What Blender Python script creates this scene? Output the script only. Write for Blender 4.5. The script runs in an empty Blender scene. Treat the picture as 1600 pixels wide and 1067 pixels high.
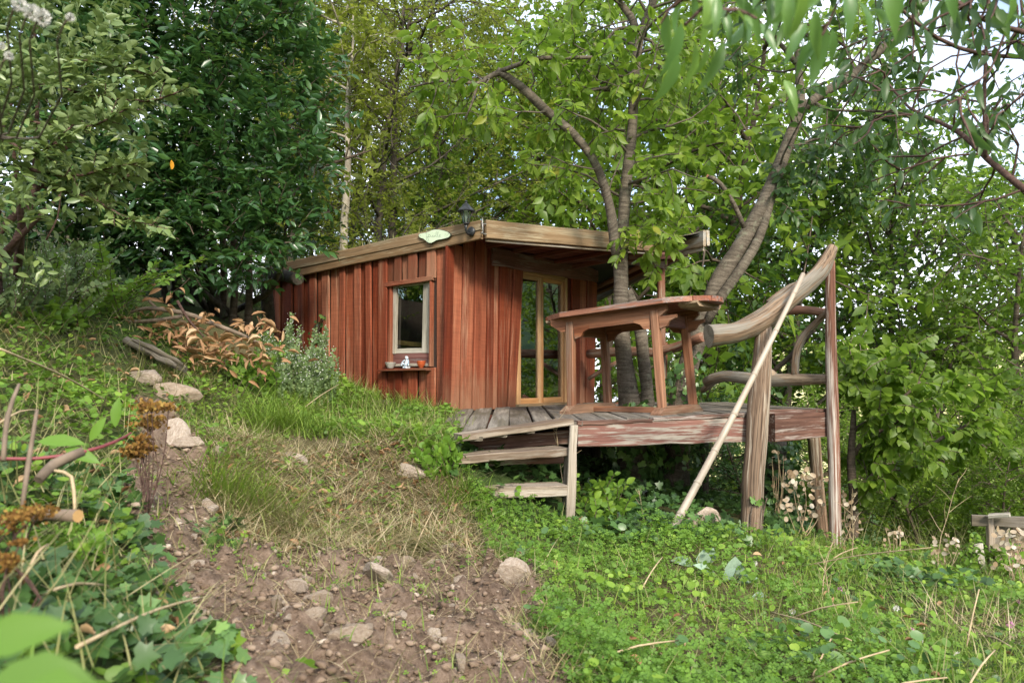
import bpy, math, random
import numpy as np
from mathutils import Vector, Matrix

# ------------------------------------------------------------------ camera, sky, sun, exposure
SC = bpy.context.scene
COL = SC.collection
F, HX, HY, CZ = 1244.0, 800.0, 590.0, 1.5

cam = bpy.data.cameras.new('camera')
cam.sensor_width = 36.0
cam.lens = 36.0 * F / 1600.0
cam.shift_y = (HY - 533.5) / 1600.0
cam.clip_start = 0.05
cam.clip_end = 4000
cam.dof.use_dof = True
cam.dof.focus_distance = 6.3
cam.dof.aperture_fstop = 4.0
camo = bpy.data.objects.new('camera', cam)
camo.location = (0, 0, CZ)
camo.rotation_euler = (math.radians(90), 0, 0)
COL.objects.link(camo)
SC.camera = camo

SUN_EL, SUN_AZ = 34.0, 160.0      # azimuth clockwise from +Y: behind the camera, a little to the right
world = bpy.data.worlds.new('World')
SC.world = world
world.use_nodes = True
wn = world.node_tree
wn.nodes.clear()
w_out = wn.nodes.new('ShaderNodeOutputWorld')
w_bg = wn.nodes.new('ShaderNodeBackground')
w_sky = wn.nodes.new('ShaderNodeTexSky')
w_sky.sky_type = 'NISHITA'
w_sky.sun_disc = False
w_sky.sun_elevation = math.radians(SUN_EL)
w_sky.sun_rotation = math.radians(SUN_AZ)
w_sky.altitude = 300
w_sky.dust_density = 2.0
w_tc = wn.nodes.new('ShaderNodeTexCoord')
w_ns = wn.nodes.new('ShaderNodeTexNoise')
w_ns.inputs['Scale'].default_value = 2.6
w_ns.inputs['Detail'].default_value = 5
w_rp = wn.nodes.new('ShaderNodeMapRange')
w_rp.inputs['From Min'].default_value = 0.40
w_rp.inputs['From Max'].default_value = 0.60
w_rp.inputs['To Min'].default_value = 0.06
w_rp.inputs['To Max'].default_value = 0.97
w_mx = wn.nodes.new('ShaderNodeMix')
w_mx.data_type = 'RGBA'
w_mx.inputs[7].default_value = (7.9, 8.2, 8.9, 1)      # bright thin cloud
wn.links.new(w_tc.outputs['Generated'], w_ns.inputs['Vector'])
wn.links.new(w_ns.outputs['Fac'], w_rp.inputs['Value'])
wn.links.new(w_rp.outputs['Result'], w_mx.inputs[0])
wn.links.new(w_sky.outputs['Color'], w_mx.inputs[6])
wn.links.new(w_mx.outputs[2], w_bg.inputs['Color'])
w_bg.inputs['Strength'].default_value = 0.135
wn.links.new(w_bg.outputs[0], w_out.inputs['Surface'])

sun = bpy.data.lights.new('sun', 'SUN')
sun.energy = 2.2
sun.angle = math.radians(12.0)
sun.color = (1.0, 0.91, 0.77)
suno = bpy.data.objects.new('sun', sun)
_a, _e = math.radians(SUN_AZ), math.radians(SUN_EL)
_dir = Vector((math.sin(_a) * math.cos(_e), math.cos(_a) * math.cos(_e), math.sin(_e)))
suno.rotation_euler = _dir.to_track_quat('Z', 'Y').to_euler()
suno.location = (3, -6, 12)
COL.objects.link(suno)

SC.view_settings.view_transform = 'Standard'
SC.view_settings.look = 'None'
SC.view_settings.exposure = 1.28
SC.view_settings.gamma = 1.0
SC.view_settings.use_curve_mapping = False
SC.render.engine = 'CYCLES'
SC.cycles.max_bounces = 7
SC.cycles.diffuse_bounces = 3
SC.cycles.glossy_bounces = 3
SC.cycles.transmission_bounces = 4
SC.cycles.transparent_max_bounces = 6
SC.cycles.caustics_reflective = False
SC.cycles.caustics_refractive = False
SC.cycles.sample_clamp_indirect = 6
SC.cycles.use_denoising = True

# ------------------------------------------------------------------ geometry helpers
def P(px, py, d):
    """point at depth d (metres along +Y) seen at photograph pixel px, py"""
    return Vector(((px - HX) / F * d, d, CZ - (py - HY) / F * d))

def proj(p):
    p = np.asarray(p, float)
    d = np.maximum(p[..., 1], 1e-3)
    return HX + F * p[..., 0] / d, HY - F * (p[..., 2] - CZ) / d

def nrmz(v):
    return v / np.maximum(np.linalg.norm(v, axis=-1, keepdims=True), 1e-9)

def hash3(i, j, k):
    with np.errstate(over='ignore'):
        h = (i.astype(np.int64) * 374761393 + j.astype(np.int64) * 668265263 + k.astype(np.int64) * 2147483647)
        h = (h ^ (h >> 13)) * 1274126177
        h = h ^ (h >> 16)
    return (h & 0xffffff).astype(float) / float(0xffffff)

def vnoise(x, y, z=None):
    x = np.asarray(x, float); y = np.asarray(y, float)
    z = np.zeros_like(x) if z is None else np.asarray(z, float)
    i, j, k = np.floor(x), np.floor(y), np.floor(z)
    u, v, w = x - i, y - j, z - k
    u, v, w = u * u * (3 - 2 * u), v * v * (3 - 2 * v), w * w * (3 - 2 * w)
    r = 0
    for a in (0, 1):
        for b in (0, 1):
            for c in (0, 1):
                r = r + hash3(i + a, j + b, k + c) * np.where(a, u, 1 - u) * np.where(b, v, 1 - v) * np.where(c, w, 1 - w)
    return r * 2 - 1

def fbm(x, y, z=None, o=4, g=0.5):
    r, a, f = 0, 1.0, 1.0
    for q in range(o):
        r = r + a * vnoise(np.asarray(x) * f + q * 17.3, np.asarray(y) * f - q * 9.1, None if z is None else np.asarray(z) * f + q * 5.7)
        a *= g; f *= 2.03
    return r

W = {}
def tag(o, label=None, cat=None, group=None, kind=None):
    if label: o['label'] = label
    if cat: o['category'] = cat
    if group: o['group'] = group
    if kind: o['kind'] = kind
    return o

def place(o, parent=None, M=None):
    M = Matrix() if M is None else M
    COL.objects.link(o)
    if parent is not None:
        o.parent = parent
        o.matrix_basis = W[parent.name].inverted() @ M
    else:
        o.matrix_basis = M
    W[o.name] = M
    return o

def thing(name, label, cat, loc=(0, 0, 0), group=None):
    o = bpy.data.objects.new(name, None)
    o.empty_display_size = 0.1
    place(o, None, Matrix.Translation(Vector(loc)))
    return tag(o, label, cat, group)

def mesh(name, verts, faces, mat=None, rnd=None, smooth=False, gc=None):
    me = bpy.data.meshes.new(name)
    me.from_pydata([tuple(v) for v in verts], [], faces)
    if mat is not None: me.materials.append(mat)
    if smooth: me.polygons.foreach_set('use_smooth', np.ones(len(me.polygons), bool))
    if rnd is not None:
        a = me.attributes.new('rnd', 'FLOAT', 'POINT'); a.data.foreach_set('value', np.asarray(rnd, np.float32))
    # grain coordinates: straightened along the piece, so that the figure follows a bent log
    g = np.asarray([tuple(v) for v in verts] if gc is None else gc, np.float32)
    a = me.attributes.new('gc', 'FLOAT_VECTOR', 'POINT'); a.data.foreach_set('vector', g.ravel())
    me.update()
    return me

def mesh_np(name, V, T, mat=None, rnd=None, smooth=False, attrs=None):
    """V (n,3), T (m,3 or 4) uniform faces"""
    V = np.ascontiguousarray(V, np.float32).reshape(-1, 3); T = np.ascontiguousarray(T, np.int32)
    k = T.shape[1]
    me = bpy.data.meshes.new(name)
    me.vertices.add(len(V)); me.vertices.foreach_set('co', V.ravel())
    me.loops.add(T.size); me.loops.foreach_set('vertex_index', T.ravel())
    me.polygons.add(len(T)); me.polygons.foreach_set('loop_start', np.arange(0, T.size, k, dtype=np.int32))
    try: me.polygons.foreach_set('loop_total', np.full(len(T), k, np.int32))
    except Exception: pass
    if smooth: me.polygons.foreach_set('use_smooth', np.ones(len(T), bool))
    if mat is not None: me.materials.append(mat)
    if rnd is not None:
        a = me.attributes.new('rnd', 'FLOAT', 'POINT'); a.data.foreach_set('value', np.asarray(rnd, np.float32))
    for kx, vv in (attrs or {}).items():
        a = me.attributes.new(kx, 'FLOAT', 'POINT'); a.data.foreach_set('value', np.asarray(vv, np.float32))
    me.update(); me.validate()
    return me

def obj(name, me, parent=None, M=None, label=None, cat=None, group=None, kind=None):
    o = bpy.data.objects.new(name, me)
    place(o, parent, M)
    return tag(o, label, cat, group, kind)

def frame(p0, p1, nrm):
    """matrix at p0: local z towards p1, local y about nrm, local x across"""
    z = (Vector(p1) - Vector(p0)).normalized()
    y = Vector(nrm) - z * Vector(nrm).dot(z)
    if y.length < 1e-6: y = Vector((0.3, 0.9, 0.1)) - z * Vector((0.3, 0.9, 0.1)).dot(z)
    y.normalize()
    x = y.cross(z)
    return Matrix(((x.x, y.x, z.x, p0[0]), (x.y, y.y, z.y, p0[1]), (x.z, y.z, z.z, p0[2]), (0, 0, 0, 1)))

R0 = random.Random(11)
def plank(name, p0, p1, w, t, nrm, mat, parent=None, seg=3, jit=0.002, w1=None, bev=0.005, bend=0.0, cut0=0.0, cut1=0.0, **kw):
    """a sawn board from p0 to p1 (centre line), width w across, thickness t along nrm; slightly uneven; cut0/cut1 skew its ends"""
    L = (Vector(p1) - Vector(p0)).length
    b = min(bev, w * .3, t * .3)
    V = []
    for i in range(seg + 1):
        f = i / seg
        ww = (w + ((w1 if w1 is not None else w) - w) * f) / 2 + R0.uniform(-jit, jit)
        tt = t / 2
        cx = R0.uniform(-jit, jit); cy = R0.uniform(-jit, jit) * .7 + bend * math.sin(math.pi * f)
        for x, y in ((-ww + b, -tt), (ww - b, -tt), (ww, -tt + b), (ww, tt - b), (ww - b, tt), (-ww + b, tt), (-ww, tt - b), (-ww, -tt + b)):
            z = f * L + (cut0 * x if i == 0 else cut1 * x if i == seg else 0)
            V.append((x + cx, y + cy, z))
    Fc = [tuple(range(7, -1, -1)), tuple(range(seg * 8, seg * 8 + 8))]
    for i in range(seg):
        for k in range(8):
            a, c = i * 8 + k, i * 8 + (k + 1) % 8
            Fc.append((a, c, c + 8, a + 8))
    return obj(name, mesh(name, V, Fc, mat), parent, frame(p0, p1, nrm), **kw)

def resample(pts, radii, step):
    """Catmull-Rom through pts; returns dense points and radii"""
    pts = np.asarray([tuple(p) for p in pts], float); radii = np.asarray(radii, float)
    ex = np.vstack([2 * pts[0] - pts[1], pts, 2 * pts[-1] - pts[-2]])
    op, orr = [], []
    for i in range(len(pts) - 1):
        n = max(2, int(np.linalg.norm(pts[i + 1] - pts[i]) / step))
        for q in range(n):
            t = q / n
            a, b, c, d = ex[i], ex[i + 1], ex[i + 2], ex[i + 3]
            op.append(.5 * ((2 * b) + (-a + c) * t + (2 * a - 5 * b + 4 * c - d) * t * t + (-a + 3 * b - 3 * c + d) * t ** 3))
            orr.append(radii[i] + (radii[i + 1] - radii[i]) * t)
    op.append(pts[-1]); orr.append(radii[-1])
    return np.array(op), np.array(orr)

def tube_vf(pts, radii, sides=8, lump=0.0, seed=0.0, cap=True, flat=1.0, ridge=0):
    pts = np.asarray(pts, float); n = len(pts)
    tan = nrmz(np.gradient(pts, axis=0))
    ref = np.array([0.0, 0, 1]) if abs(tan[0][2]) < .9 else np.array([0, 1.0, 0])
    V = np.zeros((n, sides, 3)); x = None
    ang = np.arange(sides) / sides * 2 * math.pi
    for i in range(n):
        if x is None: x = np.cross(ref, tan[i])
        x = x - tan[i] * np.dot(x, tan[i]); x = x / max(np.linalg.norm(x), 1e-9)
        y = np.cross(tan[i], x)
        V[i] = pts[i] + radii[i] * (np.cos(ang)[:, None] * x + np.sin(ang)[:, None] * y * flat)
    if lump:
        d = V - pts[:, None]
        nn = fbm(V[..., 0] * 5 + seed, V[..., 1] * 5, V[..., 2] * 3.0, 3)
        V = pts[:, None] + d * (1 + lump * nn[..., None])
        if ridge:
            V = V + (V - pts[:, None]) * (0.35 * lump * np.cos(ang * ridge + seed + np.linspace(0, 2, n)[:, None]))[..., None]
    Fc = []
    for i in range(n - 1):
        for k in range(sides):
            a, b = i * sides + k, i * sides + (k + 1) % sides
            Fc.append((a, b, b + sides, a + sides))
    if cap and sides > 3:
        Fc.append(tuple(range(sides - 1, -1, -1))); Fc.append(tuple(range((n - 1) * sides, n * sides)))
    return V.reshape(-1, 3), Fc

def tube(name, pts, radii, mat, parent=None, sides=10, step=0.1, lump=0.06, cap_mat=None, ridge=0, flat=1.0, **kw):
    """round limb or log as one object; local z runs along it"""
    pp, rr = resample(pts, radii, step)
    V, Fc = tube_vf(pp, rr, sides, lump, R0.uniform(0, 90), True, flat, ridge)
    M = frame(pp[0], pp[-1], (0.1, -1, 0.2)); Mi = np.array(M.inverted())
    V = V @ Mi[:3, :3].T + Mi[:3, 3]
    arc = np.concatenate([[0], np.cumsum(np.linalg.norm(np.diff(pp, axis=0), axis=1))])
    an = np.arange(sides) / sides * 2 * math.pi
    gc = np.stack([rr[:, None] * np.cos(an), rr[:, None] * np.sin(an), np.repeat(arc[:, None], sides, 1)], -1).reshape(-1, 3)
    me = mesh(name, V, Fc, mat, smooth=True, gc=gc)
    nf = len(me.polygons)
    sm = np.ones(nf, bool); sm[-2:] = False
    me.polygons.foreach_set('use_smooth', sm)
    if cap_mat is not None:
        me.materials.append(cap_mat)
        me.polygons[nf - 1].material_index = 1; me.polygons[nf - 2].material_index = 1
    return obj(name, me, parent, M, **kw)

def tubes_mesh(name, tubes, mat, smooth=True):
    Vs, Ts, off = [], [], 0
    for pts, rad, sides in tubes:
        V, Fc = tube_vf(pts, rad, sides, 0, 0, False)
        Vs.append(V); Ts.append(np.array(Fc) + off); off += len(V)
    return mesh_np(name, np.vstack(Vs), np.vstack(Ts), mat, smooth=smooth)

def lathe(prof, n=16):
    V, Fc = [], []
    for r, z in prof:
        for k in range(n):
            a = 2 * math.pi * k / n
            V.append((r * math.cos(a), r * math.sin(a), z))
    for i in range(len(prof) - 1):
        for k in range(n):
            a, b = i * n + k, i * n + (k + 1) % n
            Fc.append((a, b, b + n, a + n))
    return V, Fc

def box_vf(x0, x1, y0, y1, z0, z1):
    V = [(x, y, z) for z in (z0, z1) for y in (y0, y1) for x in (x0, x1)]
    return V, [(0, 2, 3, 1), (4, 5, 7, 6), (0, 1, 5, 4), (2, 6, 7, 3), (0, 4, 6, 2), (1, 3, 7, 5)]

def prism(outline, t):
    """outline [(x,z)] extruded from y=0 to y=-t (towards the front)"""
    n = len(outline)
    V = [(x, -t, z) for x, z in outline] + [(x, 0, z) for x, z in outline]
    Fc = [tuple(range(n)), tuple(range(2 * n - 1, n - 1, -1))]
    for k in range(n):
        j = (k + 1) % n
        Fc.append((k, k + n, j + n, j))
    return V, Fc

# ------------------------------------------------------------------ leaves
def _fan(outl, zf):
    V = [(0, .42, -zf)] + [(x, y, 0.0) for x, y in outl]
    n = len(outl)
    return np.array(V, float), np.array([(0, i + 1, (i + 1) % n + 1) for i in range(n)])

SHAPES = {
    'q': (np.array([(0, 0, 0), (.5, .45, .07), (0, 1, -.08), (-.5, .45, .07)], float), np.array([(0, 1, 2), (0, 2, 3)])),
    'm': (np.array([(0, 0, 0), (.36, .22, .05), (.5, .52, .06), (.3, .8, .0), (0, 1, -.1), (-.3, .8, .0), (-.5, .52, .06), (-.36, .22, .05), (0, .35, 0), (0, .7, -.03)], float),
          np.array([(0, 1, 8), (1, 2, 8), (2, 9, 8), (2, 3, 9), (3, 4, 9), (4, 5, 9), (5, 6, 9), (6, 8, 9), (6, 7, 8), (7, 0, 8)])),
    'long': (np.array([(0, 0, 0), (.4, .2, .03), (.5, .45, .02), (.32, .75, -.08), (0, 1, -.25), (-.32, .75, -.08), (-.5, .45, .02), (-.4, .2, .03), (0, .35, -.02), (0, .7, -.1)], float),
             np.array([(0, 1, 8), (1, 2, 8), (2, 9, 8), (2, 3, 9), (3, 4, 9), (4, 5, 9), (5, 6, 9), (6, 8, 9), (6, 7, 8), (7, 0, 8)])),
    'ivy': _fan([(0, 0.1), (.22, 0.0), (.5, .18), (.36, .42), (.52, .62), (.2, .66), (0, 1.0), (-.2, .66), (-.52, .62), (-.36, .42), (-.5, .18), (-.22, 0.0)], .05),
    'round': _fan([(.12, .02), (.4, .15), (.5, .45), (.36, .82), (0, .98), (-.36, .82), (-.5, .45), (-.4, .15), (-.12, .02)], .06),
    'dry': (np.array([(0, 0, 0), (.3, .22, .22), (.36, .52, .3), (.2, .8, .18), (.06, 1, -.12), (-.22, .8, .1), (-.4, .52, .2), (-.32, .22, .16), (0, .35, 0), (0, .7, -.05)], float),
            np.array([(0, 1, 8), (1, 2, 8), (2, 9, 8), (2, 3, 9), (3, 4, 9), (4, 5, 9), (5, 6, 9), (6, 8, 9), (6, 7, 8), (7, 0, 8)])),
}
def _trefoil():
    V, T = [], []
    for a in (0, 2.094, 4.189):
        c, s = math.cos(a), math.sin(a)
        b = len(V)
        for x, y, z in ((0, .04, 0), (.3, .35, .04), (.24, .62, .04), (0, .55, -.02), (-.24, .62, .04), (-.3, .35, .04)):
            V.append((x * c - y * s, x * s + y * c, z))
        T += [(b, b + 1, b + 3), (b + 1, b + 2, b + 3), (b, b + 3, b + 5), (b + 3, b + 4, b + 5)]
    return np.array(V, float), np.array(T)
SHAPES['trefoil'] = _trefoil()

def cloud(shape, pos, dr, nr, L, Wd):
    S, T = SHAPES[shape]
    d = nrmz(dr); s = np.cross(d, nr); s = nrmz(s); n = np.cross(s, d)
    L = np.broadcast_to(L, (len(pos),)); Wd = np.broadcast_to(Wd, (len(pos),))
    V = (pos[:, None] + s[:, None] * (S[None, :, 0:1] * Wd[:, None, None])
         + d[:, None] * (S[None, :, 1:2] * L[:, None, None]) + n[:, None] * (S[None, :, 2:3] * L[:, None, None]))
    TT = T[None] + (np.arange(len(pos)) * len(S))[:, None, None]
    return V.reshape(-1, 3), TT.reshape(-1, 3)

def cloud_mesh(name, shape, pos, dr, nr, L, Wd, rnd, mat):
    V, T = cloud(shape, pos, dr, nr, L, Wd)
    return mesh_np(name, V, T, mat, np.repeat(rnd, len(SHAPES[shape][0])))

def cat_leaves(parts):
    return [np.concatenate([p[i] for p in parts]) for i in range(6)]

def twig_leaves(rng, A, B, m, L, Wd, spread=.9, droop=.25, lvar=.45, up=1.0, from_t=.05):
    """m leaves on each twig A->B, alternately to both sides"""
    n = len(A)
    t = np.tile(np.linspace(from_t, 1.0, m), (n, 1)) + rng.uniform(-.06, .06, (n, m))
    ax = (B - A); tl = nrmz(ax)
    rv = nrmz(rng.normal(size=(n, 3)) * .5 + np.array([0, 0, up]))
    side = nrmz(np.cross(tl, rv))
    sg = np.where(np.arange(m) % 2 == 0, 1.0, -1.0)
    pos = A[:, None] + ax[:, None] * t[..., None]
    dr = tl[:, None] * .55 + side[:, None] * (sg[None, :, None] * spread) + rng.normal(size=(n, m, 3)) * .28 + np.array([0, 0, -droop])
    nr = np.cross(side, tl)[:, None]
    nr = nr * np.sign(nr[..., 2:3] + 1e-6) + rng.normal(size=(n, m, 3)) * .4
    LL = L * rng.uniform(1 - lvar, 1 + lvar, (n, m))
    rnd = np.clip(rng.uniform(0, 1, (n, 1)) * .5 + rng.uniform(0, 1, (n, m)) * .5, 0, 1)
    f = lambda a: a.reshape(n * m, -1)
    LL = LL.ravel()
    return f(pos), f(dr), f(nr), LL, LL * Wd / L, rnd.ravel()

def leaf_objects(parent, name, lv, shape, mat, nmax, stuffname, stuff_kind=True, inset=30, key=None):
    """the nmax leaves that show largest become parts; the rest one joined part"""
    pos, dr, nr, L, Wd, rnd = lv
    px, py = proj(pos)
    d = pos[:, 1]
    score = L / np.maximum(d, .3)
    ok = (px > -inset) & (px < 1600 + inset) & (py > -inset) & (py < 1067 + inset) & (d > .25)
    if key is not None: score = score * key
    face = np.abs((nrmz(nr) * nrmz(pos - np.array([0, 0, CZ]))).sum(1)) + .3
    score = np.where(ok, score * face, 0)
    idx = np.argsort(-score)[:nmax]; idx = idx[score[idx] > 0]
    S, T = SHAPES[shape]
    lib = []
    for q in range(8):
        lib.append(mesh_np(name, S * np.array([1, 1, (.45 + .13 * q) if shape == 'dry' else 1.0 + .1 * q]), T, mat, np.full(len(S), (q + .5) / 8)))
    dd = nrmz(dr); ss = nrmz(np.cross(dd, nr)); nn = np.cross(ss, dd)
    for i in idx:
        M = Matrix(((ss[i, 0] * Wd[i], dd[i, 0] * L[i], nn[i, 0] * L[i], pos[i, 0]),
                    (ss[i, 1] * Wd[i], dd[i, 1] * L[i], nn[i, 1] * L[i], pos[i, 1]),
                    (ss[i, 2] * Wd[i], dd[i, 2] * L[i], nn[i, 2] * L[i], pos[i, 2]), (0, 0, 0, 1)))
        obj(name, lib[min(7, int(rnd[i] * 8))], parent, M)
    keep = np.ones(len(pos), bool); keep[idx] = False
    if keep.any():
        k = [a[keep] for a in lv]
        o = obj(stuffname, cloud_mesh(stuffname, shape, *k, mat), parent)
        if stuff_kind: o['kind'] = 'stuff'

def blades(rng, base, az, th0, kap, L, wd, k=4, lift=0.0):
    """curved ribbons; th0 = lean from vertical at the root, kap = added lean to the tip"""
    n = len(base)
    p = base.copy(); rows = []
    h = np.stack([np.cos(az), np.sin(az), np.zeros(n)], 1)
    s = np.stack([-np.sin(az), np.cos(az), np.zeros(n)], 1)
    tw = rng.uniform(-.6, .6, n)[:, None]
    s = nrmz(s + h * tw)
    for i in range(k + 1):
        f = i / k
        ww = wd * (1 - f ** 1.6) * .5 + wd * .04
        rows.append(p - s * ww[:, None]); rows.append(p + s * ww[:, None])
        th = th0 + kap * (f + .5 / k)
        p = p + (h * np.sin(th)[:, None] + np.array([0, 0, 1.0]) * np.cos(th)[:, None]) * (L / k)[:, None]
    V = np.stack(rows, 1)
    T = np.array([(2 * i, 2 * i + 1, 2 * i + 3, 2 * i + 2) for i in range(k)])
    TT = T[None] + (np.arange(n) * (2 * k + 2))[:, None, None]
    return V.reshape(-1, 3), TT.reshape(-1, 4), 2 * k + 2

# ------------------------------------------------------------------ materials
class NT:
    def __init__(s, name):
        s.m = bpy.data.materials.new(name); s.m.use_nodes = True
        s.t = s.m.node_tree; s.t.nodes.clear()
        s.out = s.n('ShaderNodeOutputMaterial')
    def n(s, typ, **kw):
        q = s.t.nodes.new(typ)
        for k, v in kw.items(): setattr(q, k, v)
        return q
    def l(s, a, b): s.t.links.new(a, b)
    def inp(s, node, name, v):
        if hasattr(v, 'is_output'): s.l(v, node.inputs[name])
        else: node.inputs[name].default_value = v
    def coord(s, scale=(1, 1, 1), rand=True, kind='Object'):
        mp = s.n('ShaderNodeMapping')
        if kind == 'gc': src = s.n('ShaderNodeAttribute', attribute_name='gc').outputs['Vector']
        else: src = s.n('ShaderNodeTexCoord').outputs[kind]
        if rand:
            oi = s.n('ShaderNodeObjectInfo'); mu = s.n('ShaderNodeMath', operation='MULTIPLY'); mu.inputs[1].default_value = 47.0
            s.l(oi.outputs['Random'], mu.inputs[0])
            ad = s.n('ShaderNodeVectorMath', operation='ADD'); s.l(src, ad.inputs[0]); s.l(mu.outputs[0], ad.inputs[1]); src = ad.outputs[0]
        s.l(src, mp.inputs['Vector']); mp.inputs['Scale'].default_value = scale
        return mp.outputs[0]
    def noise(s, vec, scale=1.0, detail=4, rough=.55, dist=0.0):
        q = s.n('ShaderNodeTexNoise')
        s.l(vec, q.inputs['Vector']); q.inputs['Scale'].default_value = scale; q.inputs['Detail'].default_value = detail
        q.inputs['Roughness'].default_value = rough; q.inputs['Distortion'].default_value = dist
        return q.outputs['Fac']
    def rng(s, v, a, b, c=0.0, d=1.0):
        q = s.n('ShaderNodeMapRange'); s.l(v, q.inputs['Value'])
        for k, x in zip(('From Min', 'From Max', 'To Min', 'To Max'), (a, b, c, d)): q.inputs[k].default_value = x
        return q.outputs['Result']
    def ramp(s, v, *stops):
        q = s.n('ShaderNodeValToRGB'); e = q.color_ramp.elements
        while len(e) < len(stops): e.new(.5)
        for i, (p, c) in enumerate(stops): e[i].position = p; e[i].color = (*c, 1)
        s.l(v, q.inputs['Fac']); return q.outputs['Color']
    def mix(s, f, a, b, mode='MIX'):
        q = s.n('ShaderNodeMix', data_type='RGBA', blend_type=mode)
        for i, v in ((0, f), (6, a), (7, b)):
            if hasattr(v, 'is_output'): s.l(v, q.inputs[i])
            elif i == 0: q.inputs[0].default_value = v
            else: q.inputs[i].default_value = (*v, 1)
        return q.outputs[2]
    def math(s, op, a, b=0.0):
        q = s.n('ShaderNodeMath', operation=op)
        for i, v in enumerate((a, b)):
            if hasattr(v, 'is_output'): s.l(v, q.inputs[i])
            else: q.inputs[i].default_value = v
        return q.outputs[0]
    def hsv(s, col, val=1.0, sat=1.0, hue=.5):
        q = s.n('ShaderNodeHueSaturation'); s.l(col, q.inputs['Color'])
        for k, v in (('Value', val), ('Saturation', sat), ('Hue', hue)): s.inp(q, k, v)
        return q.outputs[0]
    def bsdf(s, col, rough=.7, spec=.3, bump=None, bstr=.4, bdist=.01, metal=0.0):
        q = s.n('ShaderNodeBsdfPrincipled')
        if hasattr(col, 'is_output'): s.l(col, q.inputs['Base Color'])
        else: q.inputs['Base Color'].default_value = (*col, 1)
        s.inp(q, 'Roughness', rough); s.inp(q, 'Specular IOR Level', spec); q.inputs['Metallic'].default_value = metal
        if bump is not None:
            b = s.n('ShaderNodeBump'); s.l(bump, b.inputs['Height']); b.inputs['Strength'].default_value = bstr; b.inputs['Distance'].default_value = bdist
            s.l(b.outputs[0], q.inputs['Normal'])
        return q
    def done(s, sh):
        s.l(sh.outputs[0] if hasattr(sh, 'outputs') else sh, s.out.inputs['Surface']); return s.m

def wood(name, c_dark, c_mid, c_light, grain=(26, 26, 1.1), weather=None, wamt=.5, wscale=(7, 7, .9), var=.35, rough=.75, bstr=.5, cross=0.0, hue=.005, spec=.25, crack=.6, crackw=.022, foot=None):
    """sawn timber: grain along local z, blotches, optional worn paint or grey weathering of its own shape, each board a little different"""
    t = NT(name)
    g = t.noise(t.coord(grain, True, 'gc'), 1, 6, .6, .6)
    fine = t.noise(t.coord((110, 110, 3), True, 'gc'), 1, 3, .6)
    col = t.ramp(g, (.28, c_dark), (.5, c_mid), (.72, c_light))
    col = t.hsv(col, t.rng(fine, .3, .7, .8, 1.14))
    crk = t.math('ABSOLUTE', t.math('SUBTRACT', t.noise(t.coord((grain[0] * 1.3, grain[1] * 1.3, grain[2] * .7), True, 'gc'), 1, 4, .6, .3), .5))
    crk = t.rng(crk, 0, crackw, crack, 1)
    col = t.hsv(col, crk)
    blot = t.noise(t.coord((3, 3, 1.3), True, 'gc'), 1, 3, .5)
    col = t.hsv(col, t.rng(blot, .3, .7, .78, 1.2))
    h = t.math('ADD', g, t.math('MULTIPLY', fine, .5))
    if cross:
        saw = t.noise(t.coord((3, 3, 95), True, 'gc'), 1, 2, .5)
        col = t.hsv(col, t.rng(saw, .35, .65, 1 - cross, 1 + cross))
        h = t.math('ADD', h, t.math('MULTIPLY', saw, cross * 2))
    if weather is not None:
        w = t.noise(t.coord(wscale, True, 'gc'), 1, 7, .68, .4)
        w2 = t.math('ADD', w, t.math('MULTIPLY', t.math('SUBTRACT', fine, .5), .35))
        k = t.rng(w2, .62 - .3 * wamt, .72 - .3 * wamt)
        wc = t.hsv(t.ramp(fine, (.3, tuple(x * .6 for x in weather)), (.6, weather)), t.rng(g, .3, .7, .75, 1.15))
        col = t.mix(k, col, wc)
        h = t.math('SUBTRACT', h, t.math('MULTIPLY', k, .35))
    h = t.math('ADD', h, t.math('MULTIPLY', crk, .4))
    if foot is not None:                     # dried mud splashed on the lower end, with streaks running up
        sp = t.n('ShaderNodeSeparateXYZ'); t.l(t.n('ShaderNodeAttribute', attribute_name='gc').outputs['Vector'], sp.inputs[0])
        sn = t.noise(t.coord((18, 18, 5), True, 'gc'), 1, 5, .65)
        col = t.mix(t.rng(t.math('SUBTRACT', t.math('MULTIPLY', sn, .9), sp.outputs['Z']), .0, .42, 0, .75), col, foot)
    oi = t.n('ShaderNodeObjectInfo')
    col = t.hsv(col, t.rng(oi.outputs['Random'], 0, 1, 1 - var, 1 + var), t.rng(oi.outputs['Random'], 0, 1, 1.06, .9), t.rng(oi.outputs['Random'], 0, 1, .5 - hue, .5 + hue))
    return t.done(t.bsdf(col, rough, spec, h, bstr, .004))

def leafm(name, stops, trans=(.3, .45, .05), tmix=.35, rough=.45, spec=.4, vein=0.0, back=None):
    t = NT(name)
    at = t.n('ShaderNodeAttribute', attribute_name='rnd')
    oi = t.n('ShaderNodeObjectInfo')
    v = t.math('ADD', t.math('MULTIPLY', at.outputs['Fac'], .85), t.math('MULTIPLY', oi.outputs['Random'], .15))
    col = t.ramp(v, *stops)
    if vein:
        nz = t.noise(t.coord((9, 9, 9), False), 1, 2)
        col = t.hsv(col, t.rng(nz, .3, .7, 1 - vein, 1 + vein))
    base = col
    if back is not None:
        ge = t.n('ShaderNodeNewGeometry'); col = t.mix(ge.outputs['Backfacing'], base, back)
    b = t.bsdf(col, rough, spec)
    tr = t.n('ShaderNodeBsdfTranslucent')
    t.l(t.mix(.55, base, trans), tr.inputs['Color'])
    mx = t.n('ShaderNodeMixShader'); mx.inputs[0].default_value = tmix
    t.l(b.outputs[0], mx.inputs[1]); t.l(tr.outputs[0], mx.inputs[2])
    return t.done(mx)

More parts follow.
